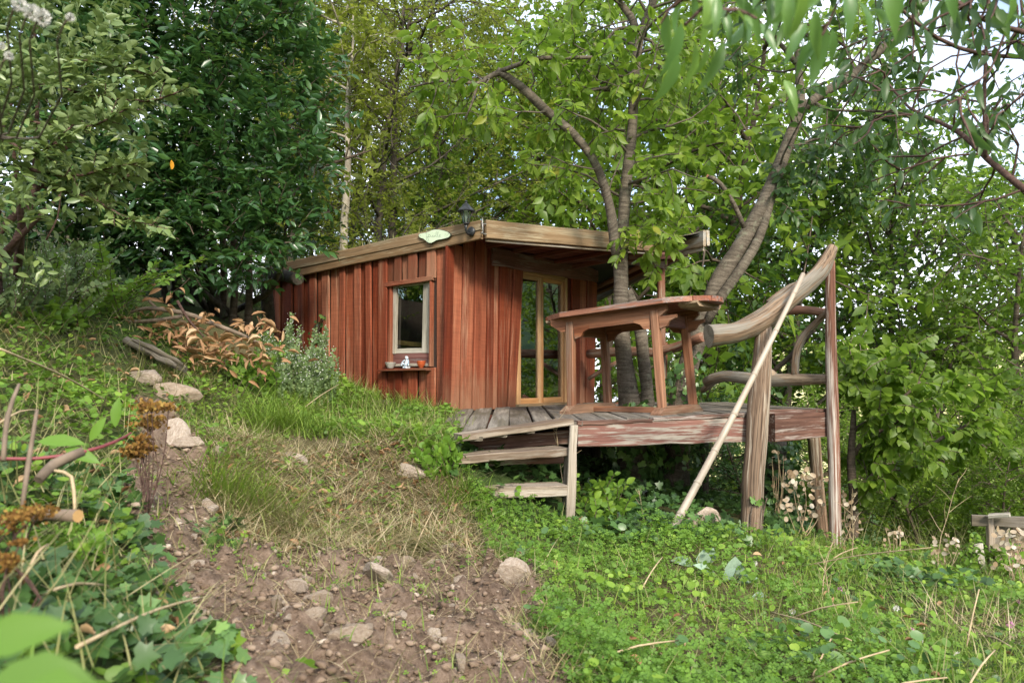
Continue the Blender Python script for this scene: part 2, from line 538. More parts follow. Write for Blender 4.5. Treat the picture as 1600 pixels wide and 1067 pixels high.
def plain(name, col, rough=.6, spec=.3, metal=0.0, nscale=30, namp=.15, bstr=.2):
    t = NT(name)
    nz = t.noise(t.coord((1, 1, 1)), nscale, 4)
    q = t.n('ShaderNodeRGB'); q.outputs[0].default_value = (*col, 1)
    return t.done(t.bsdf(t.hsv(q.outputs[0], t.rng(nz, .3, .7, 1 - namp, 1 + namp)), rough, spec, nz, bstr, .002, metal))

def bark(name, c0, c1, c2, bands=True, lichen=None):
    t = NT(name)
    big = t.noise(t.coord((4, 4, 4), False), 1, 4)
    b = t.noise(t.coord((5, 5, 42) if bands else (22, 22, 5), False), 1, 5, .6, .5)
    f = t.noise(t.coord((60, 60, 90), False), 1, 3)
    v = t.math('ADD', t.math('MULTIPLY', b, .7), t.math('MULTIPLY', f, .3))
    col = t.hsv(t.ramp(v, (.3, c0), (.48, c1), (.68, c2)), t.rng(big, .3, .7, .75, 1.2))
    if lichen:
        ln = t.noise(t.coord((9, 9, 9), False), 1, 6, .7)
        col = t.mix(t.rng(ln, .56, .66), col, lichen)
    return t.done(t.bsdf(col, .85, .2, t.math('ADD', v, t.math('MULTIPLY', big, .4)), .9, .012))

MT = {}
# cabin and timber
MT['red_plank'] = wood('red stained plank', (.13, .031, .014), (.21, .053, .022), (.275, .08, .035), grain=(16, 16, .7), foot=(.21, .10, .055), cross=.10, var=.42, weather=(.33, .155, .09), wamt=.24, wscale=(9, 9, .7), hue=.007)
MT['dark_red'] = wood('dark red timber', (.085, .025, .016), (.16, .048, .03), (.23, .08, .05), var=.2)
MT['plum_beam'] = wood('weathered plum lintel', (.10, .045, .038), (.20, .09, .075), (.31, .17, .145), grain=(14, 14, .8), weather=(.30, .24, .22), wamt=.3)
MT['fascia'] = wood('tan fascia board', (.125, .075, .038), (.215, .138, .07), (.30, .205, .115), grain=(16, 16, .6), weather=(.30, .24, .15), wamt=.32, wscale=(8, 8, 1.6), var=.12)
MT['fascia_grey'] = wood('greyed fascia board', (.24, .19, .13), (.36, .29, .2), (.46, .39, .3), grain=(16, 16, .6), weather=(.42, .4, .36), wamt=.5, var=.1)
MT['honey'] = wood('honey varnished pine', (.30, .145, .055), (.42, .225, .095), (.50, .30, .14), grain=(18, 18, .7), var=.08, rough=.45, bstr=.15, spec=.4)
MT['window_wood'] = wood('greyed white window wood', (.27, .24, .18), (.42, .39, .32), (.55, .52, .45), weather=(.22, .19, .14), wamt=.3, var=.08)
MT['grey_deck'] = wood('grey decking', (.10, .085, .068), (.18, .155, .125), (.26, .23, .19), weather=(.12, .10, .07), wamt=.5, var=.25, rough=.9)
MT['peel_beam'] = wood('peeling painted beam', (.12, .045, .035), (.20, .085, .065), (.28, .14, .11), grain=(18, 18, .6), weather=(.36, .315, .26), wamt=.5, wscale=(34, 34, 2.6), var=.08, rough=.9)
MT['brown_beam'] = wood('brown deck beam', (.07, .035, .025), (.13, .068, .048), (.2, .115, .085), weather=(.36, .31, .27), wamt=.32, wscale=(12, 12, 1.2), var=.1)
MT['step_wood'] = wood('pale worn step board', (.22, .17, .12), (.36, .3, .23), (.48, .43, .36), weather=(.18, .13, .09), wamt=.4, var=.15, rough=.9)
MT['post_wood'] = wood('split brown post', (.10, .06, .038), (.20, .128, .082), (.30, .21, .14), crack=.25, crackw=.035, grain=(34, 34, .8), weather=(.42, .36, .28), wamt=.3, wscale=(16, 16, .7), var=.1, bstr=.9)
MT['white_post'] = wood('post with flaking white paint', (.10, .045, .03), (.2, .1, .065), (.3, .18, .12), crack=.35, grain=(34, 34, .8), weather=(.5, .45, .39), wamt=.52, wscale=(14, 14, .55), var=.05, bstr=.9)
MT['log'] = wood('bare cracked log', (.13, .082, .05), (.26, .18, .115), (.36, .275, .185), grain=(30, 30, 1.2), weather=(.25, .225, .18), wamt=.5, wscale=(9, 9, 1.6), var=.08, bstr=1.0, crack=.28, crackw=.035)
MT['red_log'] = wood('reddish peeled rail log', (.11, .05, .03), (.24, .115, .07), (.34, .2, .13), grain=(16, 16, .6), weather=(.32, .27, .2), wamt=.3, var=.12, bstr=.8)
MT['table'] = wood('orange brown stained table wood', (.12, .045, .022), (.23, .095, .045), (.33, .155, .08), grain=(20, 20, .7), weather=(.24, .15, .10), wamt=.25, var=.14, rough=.6)
MT['table_top'] = wood('red brown table slat', (.14, .045, .024), (.25, .085, .043), (.34, .14, .075), grain=(20, 20, .7), weather=(.25, .2, .18), wamt=.3, var=.14, rough=.5, spec=.4)
MT['table_under'] = wood('unstained slat wood', (.22, .15, .09), (.34, .25, .16), (.42, .33, .22), var=.15)
MT['table_foot'] = wood('muddy brown table foot', (.13, .068, .04), (.22, .125, .075), (.31, .19, .125), weather=(.25, .18, .12), wamt=.4, var=.12)
t = NT('sawn log end')
rg = t.n('ShaderNodeTexWave', wave_type='RINGS', rings_direction='Z'); t.l(t.coord((1, 1, 1), False), rg.inputs['Vector']); rg.inputs['Scale'].default_value = 22; rg.inputs['Distortion'].default_value = 3
nz = t.noise(t.coord((14, 14, 14), False), 1, 5, .7)
MT['log_end'] = t.done(t.bsdf(t.hsv(t.ramp(rg.outputs['Fac'], (.1, (.13, .11, .08)), (.9, (.22, .19, .14))), t.rng(nz, .3, .7, .55, 1.4)), .9, .2, nz, .6, .01))
t = NT('bamboo')
nz = t.noise(t.coord((40, 40, 2), False), 1, 4)
bl = t.noise(t.coord((5, 5, 3), False), 1, 4, .65)
MT['bamboo'] = t.done(t.bsdf(t.hsv(t.ramp(nz, (.3, (.32, .25, .18)), (.7, (.47, .41, .33))), t.rng(bl, .3, .7, .72, 1.12)), .5, .35, nz, .15, .003))
# glass
t = NT('window glass')
gl = t.n('ShaderNodeBsdfGlossy'); gl.inputs['Roughness'].default_value = .015; gl.inputs['Color'].default_value = (.95, .97, 1, 1)
tp = t.n('ShaderNodeBsdfTransparent'); tp.inputs['Color'].default_value = (.80, .86, .84, 1)
fr = t.n('ShaderNodeFresnel'); fr.inputs['IOR'].default_value = 1.6
mx = t.n('ShaderNodeMixShader'); t.l(t.math('MULTIPLY', fr.outputs[0], 3.0), mx.inputs[0]); t.l(tp.outputs[0], mx.inputs[1]); t.l(gl.outputs[0], mx.inputs[2])
MT['glass'] = t.done(mx)
t = NT('lamp glass')
gl = t.n('ShaderNodeBsdfGlossy'); gl.inputs['Roughness'].default_value = .08
tp = t.n('ShaderNodeBsdfTransparent'); tp.inputs['Color'].default_value = (.7, .78, .76, 1)
mx = t.n('ShaderNodeMixShader'); mx.inputs[0].default_value = .3; t.l(tp.outputs[0], mx.inputs[1]); t.l(gl.outputs[0], mx.inputs[2])
MT['lamp_glass'] = t.done(mx)
t = NT('dull window glass')
gl = t.n('ShaderNodeBsdfGlossy'); gl.inputs['Roughness'].default_value = .02
tp = t.n('ShaderNodeBsdfTransparent'); tp.inputs['Color'].default_value = (.6, .64, .62, 1)
fr = t.n('ShaderNodeFresnel'); fr.inputs['IOR'].default_value = 1.45
mx = t.n('ShaderNodeMixShader'); t.l(t.math('MULTIPLY', fr.outputs[0], .12), mx.inputs[0]); t.l(tp.outputs[0], mx.inputs[1]); t.l(gl.outputs[0], mx.inputs[2])
MT['dull_glass'] = t.done(mx)
MT['black_metal'] = plain('black painted metal', (.018, .02, .022), .4, .5)
MT['old_metal'] = plain('dull grey metal', (.3, .29, .27), .45, .5, .6)
MT['sign_face'] = plain('pale mint sign paint', (.56, .66, .48), .5, .3, 0, 12, .06)
MT['sign_edge'] = plain('dark sign edge', (.05, .05, .035), .7)
MT['ink'] = plain('grey green brush lettering', (.12, .17, .13), .7)
MT['ink_pale'] = plain('faint green drawing', (.40, .52, .36), .7)
MT['ceramic'] = plain('grey glazed bowl', (.34, .33, .29), .45, .4)
MT['terracotta'] = plain('orange glazed clay', (.42, .09, .03), .35, .5)
MT['figure'] = None
t = NT('blue and white figurine glaze')
nz = t.noise(t.coord((60, 60, 60), False), 1, 2)
MT['figure'] = t.done(t.bsdf(t.ramp(nz, (.45, (.18, .28, .36)), (.55, (.68, .72, .74))), .3, .5))
MT['dark_inside'] = plain('dim cabin boards', (.045, .03, .023), .85)  # dimness of the room put into the board colour
MT['pale_wood'] = plain('pale wood bar', (.45, .27, .11), .6)
MT['felt'] = plain('dark roofing felt', (.05, .048, .042), .9)
# bark
MT['cherry_bark'] = bark('banded cherry bark', (.035, .028, .02), (.10, .083, .062), (.20, .17, .13), True, (.17, .17, .12))
MT['brown_bark'] = bark('brown branch bark', (.045, .032, .024), (.10, .075, .055), (.19, .155, .12), True)
MT['pale_bark'] = bark('pale grey stem', (.22, .19, .14), (.33, .29, .22), (.42, .39, .31), False)
MT['dark_bark'] = bark('dark trunk bark', (.025, .02, .016), (.06, .05, .038), (.12, .1, .08), False, (.07, .09, .05))
MT['red_bark'] = bark('reddish twig bark', (.04, .024, .019), (.085, .05, .04), (.15, .095, .078), True)
MT['cut_wood'] = plain('fresh orange cut wood', (.52, .24, .13), .8)
# leaves
MT['laurel_leaf'] = leafm('glossy laurel leaf', [(.0, (0.024, 0.062, 0.021)), (.55, (0.042, 0.106, 0.032)), (.9, (0.082, 0.174, 0.038)), (1, (0.165, 0.269, 0.048))], (.16, .32, .04), .25, .3, .55)
MT['elae_leaf'] = leafm('grey green oleaster leaf', [(.0, (0.054, 0.101, 0.032)), (.5, (0.121, 0.185, 0.059)), (.85, (0.218, 0.280, 0.085)), (1, (0.339, 0.392, 0.096))], (.3, .4, .08), .22, .38, .5, 0, (.20, .27, .11))
MT['cherry_leaf'] = leafm('cherry leaf', [(.0, (0.070, 0.130, 0.016)), (.5, (0.134, 0.221, 0.026)), (.88, (0.233, 0.319, 0.039)), (.97, (0.350, 0.346, 0.051)), (1, (0.420, 0.238, 0.062))], (.36, .58, .05), .48, .42, .4)
MT['olive_leaf'] = leafm('yellow olive small leaf', [(.0, (0.076, 0.106, 0.015)), (.5, (0.153, 0.190, 0.026)), (.9, (0.247, 0.280, 0.037)), (1, (0.353, 0.291, 0.048))], (.42, .5, .06), .5, .5, .3)
MT['dark_leaf'] = leafm('deep green leaf', [(.0, (0.027, 0.058, 0.022)), (.5, (0.048, 0.101, 0.032)), (.93, (0.090, 0.163, 0.043)), (1, (0.209, 0.221, 0.049))], (.2, .36, .05), .42, .4, .4)
MT['green_leaf'] = leafm('mid green leaf', [(.0, (0.067, 0.118, 0.017)), (.5, (0.127, 0.207, 0.027)), (.92, (0.212, 0.291, 0.036)), (1, (0.363, 0.325, 0.048))], (.36, .58, .06), .5, .42, .4)
MT['peach_leaf'] = leafm('drooping peach leaf', [(.0, (0.055, 0.120, 0.034)), (.6, (0.097, 0.204, 0.057)), (1, (0.193, 0.324, 0.057))], (.3, .5, .07), .35, .35, .5)
MT['bright_leaf'] = leafm('fresh bright leaf', [(.0, (.07, .15, .02)), (.6, (.14, .27, .035)), (1, (.24, .38, .05))], (.4, .58, .06), .35, .5, .35)
MT['ivy_leaf'] = leafm('ivy leaf', [(.0, (0.036, 0.083, 0.023)), (.6, (0.085, 0.171, 0.044)), (.93, (0.157, 0.264, 0.057)), (1, (0.266, 0.374, 0.063))], (.16, .3, .06), .2, .38, .5, .2)
MT['ground_leaf'] = leafm('low herb leaf', [(.0, (0.067, 0.146, 0.021)), (.55, (0.151, 0.270, 0.031)), (.9, (0.266, 0.389, 0.046)), (1, (0.387, 0.443, 0.062))], (.34, .55, .06), .3, .5, .35)
MT['mint_leaf'] = leafm('pale mint leaf', [(.0, (.08, .13, .05)), (.6, (.15, .22, .085)), (1, (.25, .32, .13))], (.3, .42, .1), .28, .6, .3)
MT['woolly_leaf'] = leafm('grey woolly mullein leaf', [(.0, (.21, .30, .22)), (1, (.30, .40, .29))], (.3, .4, .25), .15, .9, .1, .12)
MT['dry_leaf'] = leafm('dead brown leaf', [(.0, (.21, .10, .045)), (.5, (.38, .225, .115)), (.85, (.50, .34, .19)), (1, (.60, .46, .29))], (.45, .25, .1), .18, .6, .3, .15)
MT['sedum'] = leafm('rusty sedum bud', [(.0, (.10, .045, .012)), (.6, (.21, .11, .026)), (1, (.30, .2, .05))], (.3, .2, .04), .1, .8, .2)
MT['grass_green'] = leafm('green grass blade', [(.0, (0.081, 0.147, 0.020)), (.6, (0.162, 0.263, 0.035)), (1, (0.300, 0.378, 0.070))], (.35, .5, .06), .3, .5, .3)
MT['straw'] = leafm('dry straw', [(.0, (.20, .14, .07)), (.5, (.36, .28, .155)), (1, (.52, .45, .29))], (.4, .32, .18), .15, .7, .2)
MT['straw_green'] = leafm('half dry grass', [(.0, (.11, .13, .035)), (.5, (.22, .22, .08)), (1, (.40, .35, .19))], (.35, .35, .12), .2, .6, .25)
MT['pod'] = leafm('papery honesty seed disc', [(.0, (.30, .2, .11)), (.5, (.46, .36, .24)), (1, (.62, .56, .46))], (.5, .42, .3), .3, .4, .4)
MT['white_flower'] = leafm('white petal', [(.0, (.5, .5, .45)), (1, (.74, .72, .68))], (.7, .7, .65), .2, .7, .2)
MT['pink_flower'] = leafm('pink clover petal', [(.0, (.42, .16, .30)), (1, (.62, .34, .48))], (.6, .3, .45), .2, .7, .2)
MT['red_stem'] = plain('red pokeweed stem', (.20, .045, .05), .55, .4)
MT['dry_stalk'] = plain('dry tan stalk', (.40, .31, .19), .8, .2, 0, 20, .25)
MT['grey_twig'] = plain('grey brown twig', (.17, .13, .095), .85, .2, 0, 20, .3)
# earth and stone
t = NT('stone')
n1 = t.noise(t.coord((7, 7, 11)), 1, 6, .65); n2 = t.noise(t.coord((40, 40, 60)), 1, 4)
oi = t.n('ShaderNodeObjectInfo')
c = t.ramp(t.math('ADD', t.math('MULTIPLY', n1, .7), t.math('MULTIPLY', n2, .3)), (.3, (.25, .185, .135)), (.5, (.43, .345, .265)), (.7, (.58, .5, .42)))
MT['stone'] = t.done(t.bsdf(t.hsv(c, t.rng(oi.outputs['Random'], 0, 1, .75, 1.2), t.rng(oi.outputs['Random'], 0, 1, 1.15, .85)), .9, .2, t.math('ADD', n1, n2), .8, .012))
t = NT('soil clod')
at = t.n('ShaderNodeAttribute', attribute_name='rnd')
MT['clod'] = t.done(t.bsdf(t.ramp(at.outputs['Fac'], (.0, (.085, .056, .039)), (.6, (.20, .143, .102)), (.9, (.30, .23, .17)), (1, (.5, .43, .35))), .95, .1, t.noise(t.coord((50, 50, 50), False), 1, 3), .8, .01))
t = NT('ground earth')
so = t.n('ShaderNodeAttribute', attribute_name='soil')
gn = t.n('ShaderNodeAttribute', attribute_name='green')
a1 = t.noise(t.coord((5, 5, 5), False), 1, 6, .65); a2 = t.noise(t.coord((38, 38, 38), False), 1, 6, .7); a3 = t.noise(t.coord((.35, .35, .35), False), 1, 4)
soil = t.ramp(t.math('ADD', t.math('MULTIPLY', a1, .45), t.math('MULTIPLY', a2, .55)), (.30, (.035, .022, .015)), (.45, (.13, .09, .064)), (.60, (.235, .172, .127)), (.75, (.36, .285, .22)))
lit = t.ramp(t.math('ADD', t.math('MULTIPLY', a1, .4), t.math('MULTIPLY', a2, .6)), (.3, (.045, .032, .018)), (.5, (.12, .09, .05)), (.7, (.22, .175, .10)))
grn = t.ramp(t.math('ADD', t.math('MULTIPLY', a3, .5), t.math('MULTIPLY', a2, .5)), (.3, (.018, .038, .01)), (.55, (.045, .085, .02)), (.75, (.09, .125, .035)))
col = t.mix(so.outputs['Fac'], lit, soil)
col = t.mix(gn.outputs['Fac'], col, grn)
MT['ground'] = t.done(t.bsdf(col, .95, .12, t.math('ADD', a1, a2), .9, .02))
t = NT('wooded hillside')
a1 = t.noise(t.coord((.05, .05, .05), False), 1, 7, .7); a2 = t.noise(t.coord((.012, .012, .012), False), 1, 4)
c = t.ramp(a1, (.35, (.03, .06, .035)), (.5, (.06, .10, .05)), (.65, (.10, .14, .06)))  # distance haze put into the greens as a slight blue
MT['hill'] = t.done(t.bsdf(t.mix(t.rng(a2, .5, .62), c, (.32, .30, .12)), .95, .1))
t = NT('sunlit dry hillside')
a1 = t.noise(t.coord((.09, .09, .09), False), 1, 6, .7)
MT['hill_dry'] = t.done(t.bsdf(t.ramp(a1, (.38, (.15, .18, .05)), (.5, (.5, .46, .2)), (.65, (.66, .60, .34))), .95, .1))
t = NT('roof moss')
a1 = t.noise(t.coord((9, 9, 9), False), 1, 5, .7)
MT['moss'] = t.done(t.bsdf(t.ramp(a1, (.35, (.06, .045, .025)), (.5, (.085, .10, .025)), (.68, (.16, .17, .05))), .95, .1, a1, .9, .03))
MT['flaky'] = plain('pale flaking paint', (.55, .54, .50), .8)

# ------------------------------------------------------------------ ground
_gp = [  # what the photograph shows of the ground: pixel x, y and estimated depth
 (690,640,7.6),(620,630,8.1),(530,598,8.7),(460,550,9.1),(600,662,7.1),(520,645,7.2),(440,640,6.7),(680,692,5.6),(650,748,5.2),(700,712,5.26),
 (890,822,5.6),(722,782,5.2),(815,742,5.8),(1000,785,7.3),(1100,800,7.4),(1040,838,5.4),(1172,832,6.2),(1305,862,6.8),(1450,872,7.2),(1600,905,6.8),
 (1500,1000,4.2),(1590,1067,3.5),(1300,1067,3.2),(1300,950,4.6),(1000,1067,2.9),(1000,930,4.3),(850,1067,2.7),(850,900,4.3),(700,1067,2.45),(700,900,4.0),
 (560,1060,2.3),(450,900,3.3),(600,800,4.9),(450,750,4.7),(300,1067,1.9),(250,900,2.8),(230,760,3.8),(330,700,4.7),(280,645,5.2),(200,605,5.3),(100,650,4.0),
 (60,760,2.6),(0,900,1.8),(100,1000,1.7),(0,1067,1.4),(0,620,3.6),(0,500,5.0),(100,472,6.0),(230,490,6.6),(330,530,6.9),(400,562,7.1),(350,505,8.0),(150,425,8.6),(300,432,10),(0,405,7.2)]
_gx = [P(a, b, c)[:] for a, b, c in _gp]
_gx += [(0, 0, CZ-1.05), (-1.5, 0, CZ-.25), (2, 0, CZ-1.45), (0, -3, CZ-1.3), (4, -3, CZ-2.2), (-5, 0, CZ+1.2), (-5, -3, CZ+1.0), (5, 1.5, CZ-2.1), (6.5, 4, CZ-2.4), (7, 8, CZ-2.7),
        (1.0, 9.5, CZ-1.15), (2.5, 9.5, CZ-1.6), (4.5, 10, CZ-2.3), (-.6, 9.0, CZ-.7), (-1.5, 10.5, CZ-.3), (-3, 11.5, CZ+.5), (-5, 11, CZ+1.4), (1, 12, CZ-1.3), (3, 13, CZ-2.3), (6, 13, CZ-3.2), (-2, 14, CZ+.3), (-6, 14, CZ+2.0), (0, 15, CZ-.9), (-7, 8, CZ+2.0), (-7, 4, CZ+1.9)]
_gx = np.array(_gx)
def _U(r2): return np.where(r2 > 1e-9, .5 * r2 * np.log(np.maximum(r2, 1e-9)), 0)
_n = len(_gx)
_K = _U(((_gx[:, None, :2] - _gx[None, :, :2]) ** 2).sum(-1)) + np.eye(_n) * .04
_Pm = np.hstack([np.ones((_n, 1)), _gx[:, :2]])
_A = np.block([[_K, _Pm], [_Pm.T, np.zeros((3, 3))]])
_sol = np.linalg.solve(_A, np.concatenate([_gx[:, 2], np.zeros(3)]))
def zbase(x, y):
    x = np.asarray(x, float); y = np.asarray(y, float)
    cx, cy = np.clip(x, -7.5, 7.5), np.clip(y, -3, 14.5)
    sh = cx.shape; q = np.stack([cx.ravel(), cy.ravel()], 1)
    z = np.empty(len(q))
    for a in range(0, len(q), 20000):
        b = q[a:a + 20000]
        z[a:a + 20000] = _U(((b[:, None] - _gx[None, :, :2]) ** 2).sum(-1)) @ _sol[:_n] + _sol[_n] + b @ _sol[_n + 1:]
    z = z.reshape(sh)
    ex, ey = x - cx, y - cy
    z = z - .30 * np.maximum(ex, 0) - .38 * np.minimum(ex, 0) * np.exp(np.minimum(ex, 0) / 30)
    z = z + .06 * np.minimum(ey, 0) - .10 * np.maximum(ey, 0)
    return np.maximum(z, CZ - 30)
def inpoly(px, py, poly):
    px = np.asarray(px); py = np.asarray(py); r = np.zeros(px.shape, bool)
    n = len(poly)
    for i in range(n):
        x0, y0 = poly[i]; x1, y1 = poly[(i + 1) % n]
        if y0 == y1: continue
        c = ((y0 > py) != (y1 > py)) & (px < (x1 - x0) * (py - y0) / (y1 - y0) + x0)
        r ^= c
    return r
SOIL = [(235,605),(290,640),(320,690),(345,720),(330,760),(345,850),(430,880),(540,868),(690,862),(765,890),(838,905),(838,980),(860,1030),(905,1100),(330,1110),(300,1010),(262,930),(205,850),(195,770),(240,720),(215,640)]
LITTER = [(330,690),(420,690),(470,720),(600,690),(700,720),(740,790),(760,880),(690,870),(540,880),(430,885),(340,850),(320,760)]
# masks live on the ground itself: polygons carried over from the view to the slope
def _mask(x, y, z, poly, soft):
    px, py = proj(np.stack([x, y, z], -1))
    jx = fbm(x * 2.1, y * 2.1, None, 3); jy = fbm(x * 2.1 + 40, y * 2.1, None, 3)
    px = px + jx * soft; py = py + jy * soft * .6
    return inpoly(px, py, poly) & (y > 1.0)
def zfull(x, y):
    z = zbase(x, y)
    near = np.clip((12 - np.hypot(x, y - 5)) / 4, 0, 1)
    s = _mask(x, y, z, SOIL, 22)
    rough = fbm(x * 1.7, y * 1.7, None, 4) * .035 * near
    clod = (np.abs(fbm(x * 9, y * 9, None, 4)) - .35) * .085 + fbm(x * 4 + 9, y * 4, None, 3) * .05
    hole = -.13 * np.exp(-(((x + .1) / .11) ** 2 + ((y - 3.55) / .13) ** 2)) - .08 * np.exp(-(((x + .42) / .12) ** 2 + ((y - 3.9) / .09) ** 2))
    lt = _mask(x, y, z, LITTER, 25)
    return z + rough + np.where(s, clod + hole, 0) + np.where(lt, (np.abs(fbm(x * 5, y * 5, None, 3)) - .3) * .05, 0)
def G(px, py, lift=0.0):
    """the point of the slope seen at pixel px, py"""
    d = np.concatenate([np.linspace(.6, 12, 900), np.linspace(12.1, 40, 200)])
    x = (px - HX) / F * d; zr = CZ - (py - HY) / F * d
    z = zbase(x, d)
    i = np.argmax(zr <= z)
    if not (zr <= z).any(): i = len(d) - 1
    return Vector((x[i], d[i], float(zfull(np.array([x[i]]), np.array([d[i]]))[0]) + lift))
def gz(x, y):
    return float(zfull(np.array([float(x)]), np.array([float(y)]))[0])

def _axis(a, fine0, fine1, b, st):
    lo = [fine0]; s = st
    while lo[-1] > a: s *= 1.22; lo.append(lo[-1] - s)
    hi = [fine1]; s = st
    while hi[-1] < b: s *= 1.22; hi.append(hi[-1] + s)
    return np.array(lo[::-1] + list(np.arange(fine0 + st, fine1, st)) + hi)
_ax, _ay = _axis(-500, -2.6, 3.4, 600, .026), _axis(-400, 1.0, 7.4, 900, .028)
_X, _Y = np.meshgrid(_ax, _ay)
_Z = zfull(_X, _Y)
_soil = _mask(_X, _Y, zbase(_X, _Y), SOIL, 22).astype(float)
_lit = _mask(_X, _Y, zbase(_X, _Y), LITTER, 25)
_far = np.clip((np.hypot(_X, _Y - 5) - 9) / 4, 0, 1)
_green = np.where(_soil > 0, 0, np.where(_lit, .12, np.clip(.5 + .6 * fbm(_X * 1.3, _Y * 1.3, None, 3), .15, .9)))
_green = np.maximum(_green, _far)
_nx, _ny = len(_ax), len(_ay)
_id = np.arange(_nx * _ny).reshape(_ny, _nx)
_T = np.stack([_id[:-1, :-1], _id[:-1, 1:], _id[1:, 1:], _id[1:, :-1]], -1).reshape(-1, 4)
obj('ground', mesh_np('ground', np.stack([_X, _Y, _Z], -1), _T, MT['ground'], None, True, {'soil': _soil.ravel(), 'green': _green.ravel()}), kind='structure')

def hill(name, mat, az0, az1, r0, r1, hfun, n=90, m=14):
    V = []
    for i in range(n + 1):
        a = math.radians(az0 + (az1 - az0) * i / n)
        for j in range(m + 1):
            f = j / m; r = r0 + (r1 - r0) * f
            h = hfun(math.degrees(a)) * (math.sin(f * math.pi / 2)) ** 1.2
            x, y = r * math.sin(a), r * math.cos(a)
            V.append((x, y, CZ - 32 + h + 5 * float(fbm(np.array(x * .02), np.array(y * .02), None, 3)) * f))
    Fc = [(i * (m + 1) + j, i * (m + 1) + j + 1, (i + 1) * (m + 1) + j + 1, (i + 1) * (m + 1) + j) for i in range(n) for j in range(m)]
    obj(name, mesh(name, V, Fc, mat, smooth=True), kind='structure')
hill('hill', MT['hill_dry'], 8, 46, 240, 420, lambda a: 32 + 17 * math.exp(-((a - 27) / 14) ** 2))
hill('hill', MT['hill'], 40, 175, 260, 800, lambda a: 32 + 190 * min(1, max(0, (a - 40) / 28)) * min(1, max(0, (175 - a) / 30)))

# ------------------------------------------------------------------ cabin
C0 = Vector((-.627, 7.8, 0)); UL = Vector((-.807, .590, 0)); UF = Vector((.590, .807, 0))
NL = Vector((-.590, -.807, 0)); NF = Vector((.807, -.590, 0)); UP = Vector((0, 0, 1))
LL, LF = 2.75, 2.77
ZD = CZ - .31                                   # deck level
def sL(px, o=0.0):
    k = (px - HX) / F; b = C0 + NL * o
    return (k * b.y - b.x) / (UL.x - k * UL.y)
def sF(px, o=0.0):
    k = (px - HX) / F; b = C0 + NF * o
    return (k * b.y - b.x) / (UF.x - k * UF.y)
def LW(s, z, o=0.0): q = C0 + UL * s + NL * o; return Vector((q.x, q.y, z))
def FW(s, z, o=0.0): q = C0 + UF * s + NF * o; return Vector((q.x, q.y, z))
def zL(px, py, o=0.0): return CZ - (py - HY) / F * LW(sL(px, o), 0, o).y
def zF(px, py, o=0.0): return CZ - (py - HY) / F * FW(sF(px, o), 0, o).y

# roof outline (top edge of the fascia)
RA, RB, RC = P(754, 344, 7.5), P(1052, 374, 8.9), P(1104, 360, 8.35)
RD, RE = P(918, 462, 12.2), P(428, 424, 9.75)
RE = LW(2.85, CZ + (HY - 424) / F * 9.6, .10)
_roofpts = np.array([RA, RB, RC, RD, RE])
_c, *_ = np.linalg.lstsq(np.c_[_roofpts[:, :2], np.ones(5)], _roofpts[:, 2], rcond=None)
def roofz(p): return float(_c[0] * p[0] + _c[1] * p[1] + _c[2])
FH = .165                                        # fascia height

cabin = thing('cabin', 'small red plank cabin with a low mossy roof and a glazed door', 'cabin', (C0.x, C0.y, ZD))
def wall_boxes(parent, name, fn, rects, o0, o1, mat):
    V, Fc = [], []
    for s0, s1, z0, z1, z2 in rects:             # z1 top at s0, z2 top at s1
        b = len(V)
        for o in (o0, o1):
            V += [fn(s0, z0, o), fn(s1, z0, o), fn(s1, z2, o), fn(s0, z1, o)]
        for q in ((0, 1, 2, 3), (7, 6, 5, 4), (0, 4, 5, 1), (1, 5, 6, 2), (2, 6, 7, 3), (3, 7, 4, 0)):
            Fc.append(tuple(b + k for k in q))
    Mx = Matrix.Translation(C0 + UP * ZD)
    return obj(name, mesh(name, [Mx.inverted() @ v for v in V], Fc, mat), parent, Mx)
def topL(s): return roofz(LW(s, 0)) - .13
def topF(s): return roofz(FW(s, 0)) - .075
zb = ZD - .9
# window opening on the left wall
wsa, wsb = sL(676), sL(612)
wz0, wz1 = zL(644, 573), zL(644, 441)
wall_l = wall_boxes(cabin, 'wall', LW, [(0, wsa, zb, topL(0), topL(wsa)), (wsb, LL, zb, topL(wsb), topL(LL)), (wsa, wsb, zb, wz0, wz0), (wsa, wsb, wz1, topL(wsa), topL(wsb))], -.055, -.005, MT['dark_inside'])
# door opening on the front wall
dsa, dsb = sF(804), sF(891)
dz1 = zF(850, 428)
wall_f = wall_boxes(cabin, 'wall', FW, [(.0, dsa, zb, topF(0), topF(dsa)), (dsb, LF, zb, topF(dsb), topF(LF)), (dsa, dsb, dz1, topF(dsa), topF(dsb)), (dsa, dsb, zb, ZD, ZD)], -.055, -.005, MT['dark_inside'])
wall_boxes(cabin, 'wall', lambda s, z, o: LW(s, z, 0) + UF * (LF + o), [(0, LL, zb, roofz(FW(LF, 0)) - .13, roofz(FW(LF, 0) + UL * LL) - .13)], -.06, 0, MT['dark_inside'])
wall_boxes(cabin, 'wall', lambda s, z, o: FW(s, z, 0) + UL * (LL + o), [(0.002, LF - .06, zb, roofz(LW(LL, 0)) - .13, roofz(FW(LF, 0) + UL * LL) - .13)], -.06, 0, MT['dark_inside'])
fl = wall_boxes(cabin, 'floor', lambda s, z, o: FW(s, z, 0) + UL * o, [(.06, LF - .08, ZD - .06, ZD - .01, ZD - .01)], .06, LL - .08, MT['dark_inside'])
# inside: a pale bar under the window, a round-backed chair
plank('window_bar', LW(sL(662), zL(640, 541), -.16), LW(sL(612) + .1, zL(640, 533), -.2), .05, .03, NL, MT['pale_wood'], cabin)

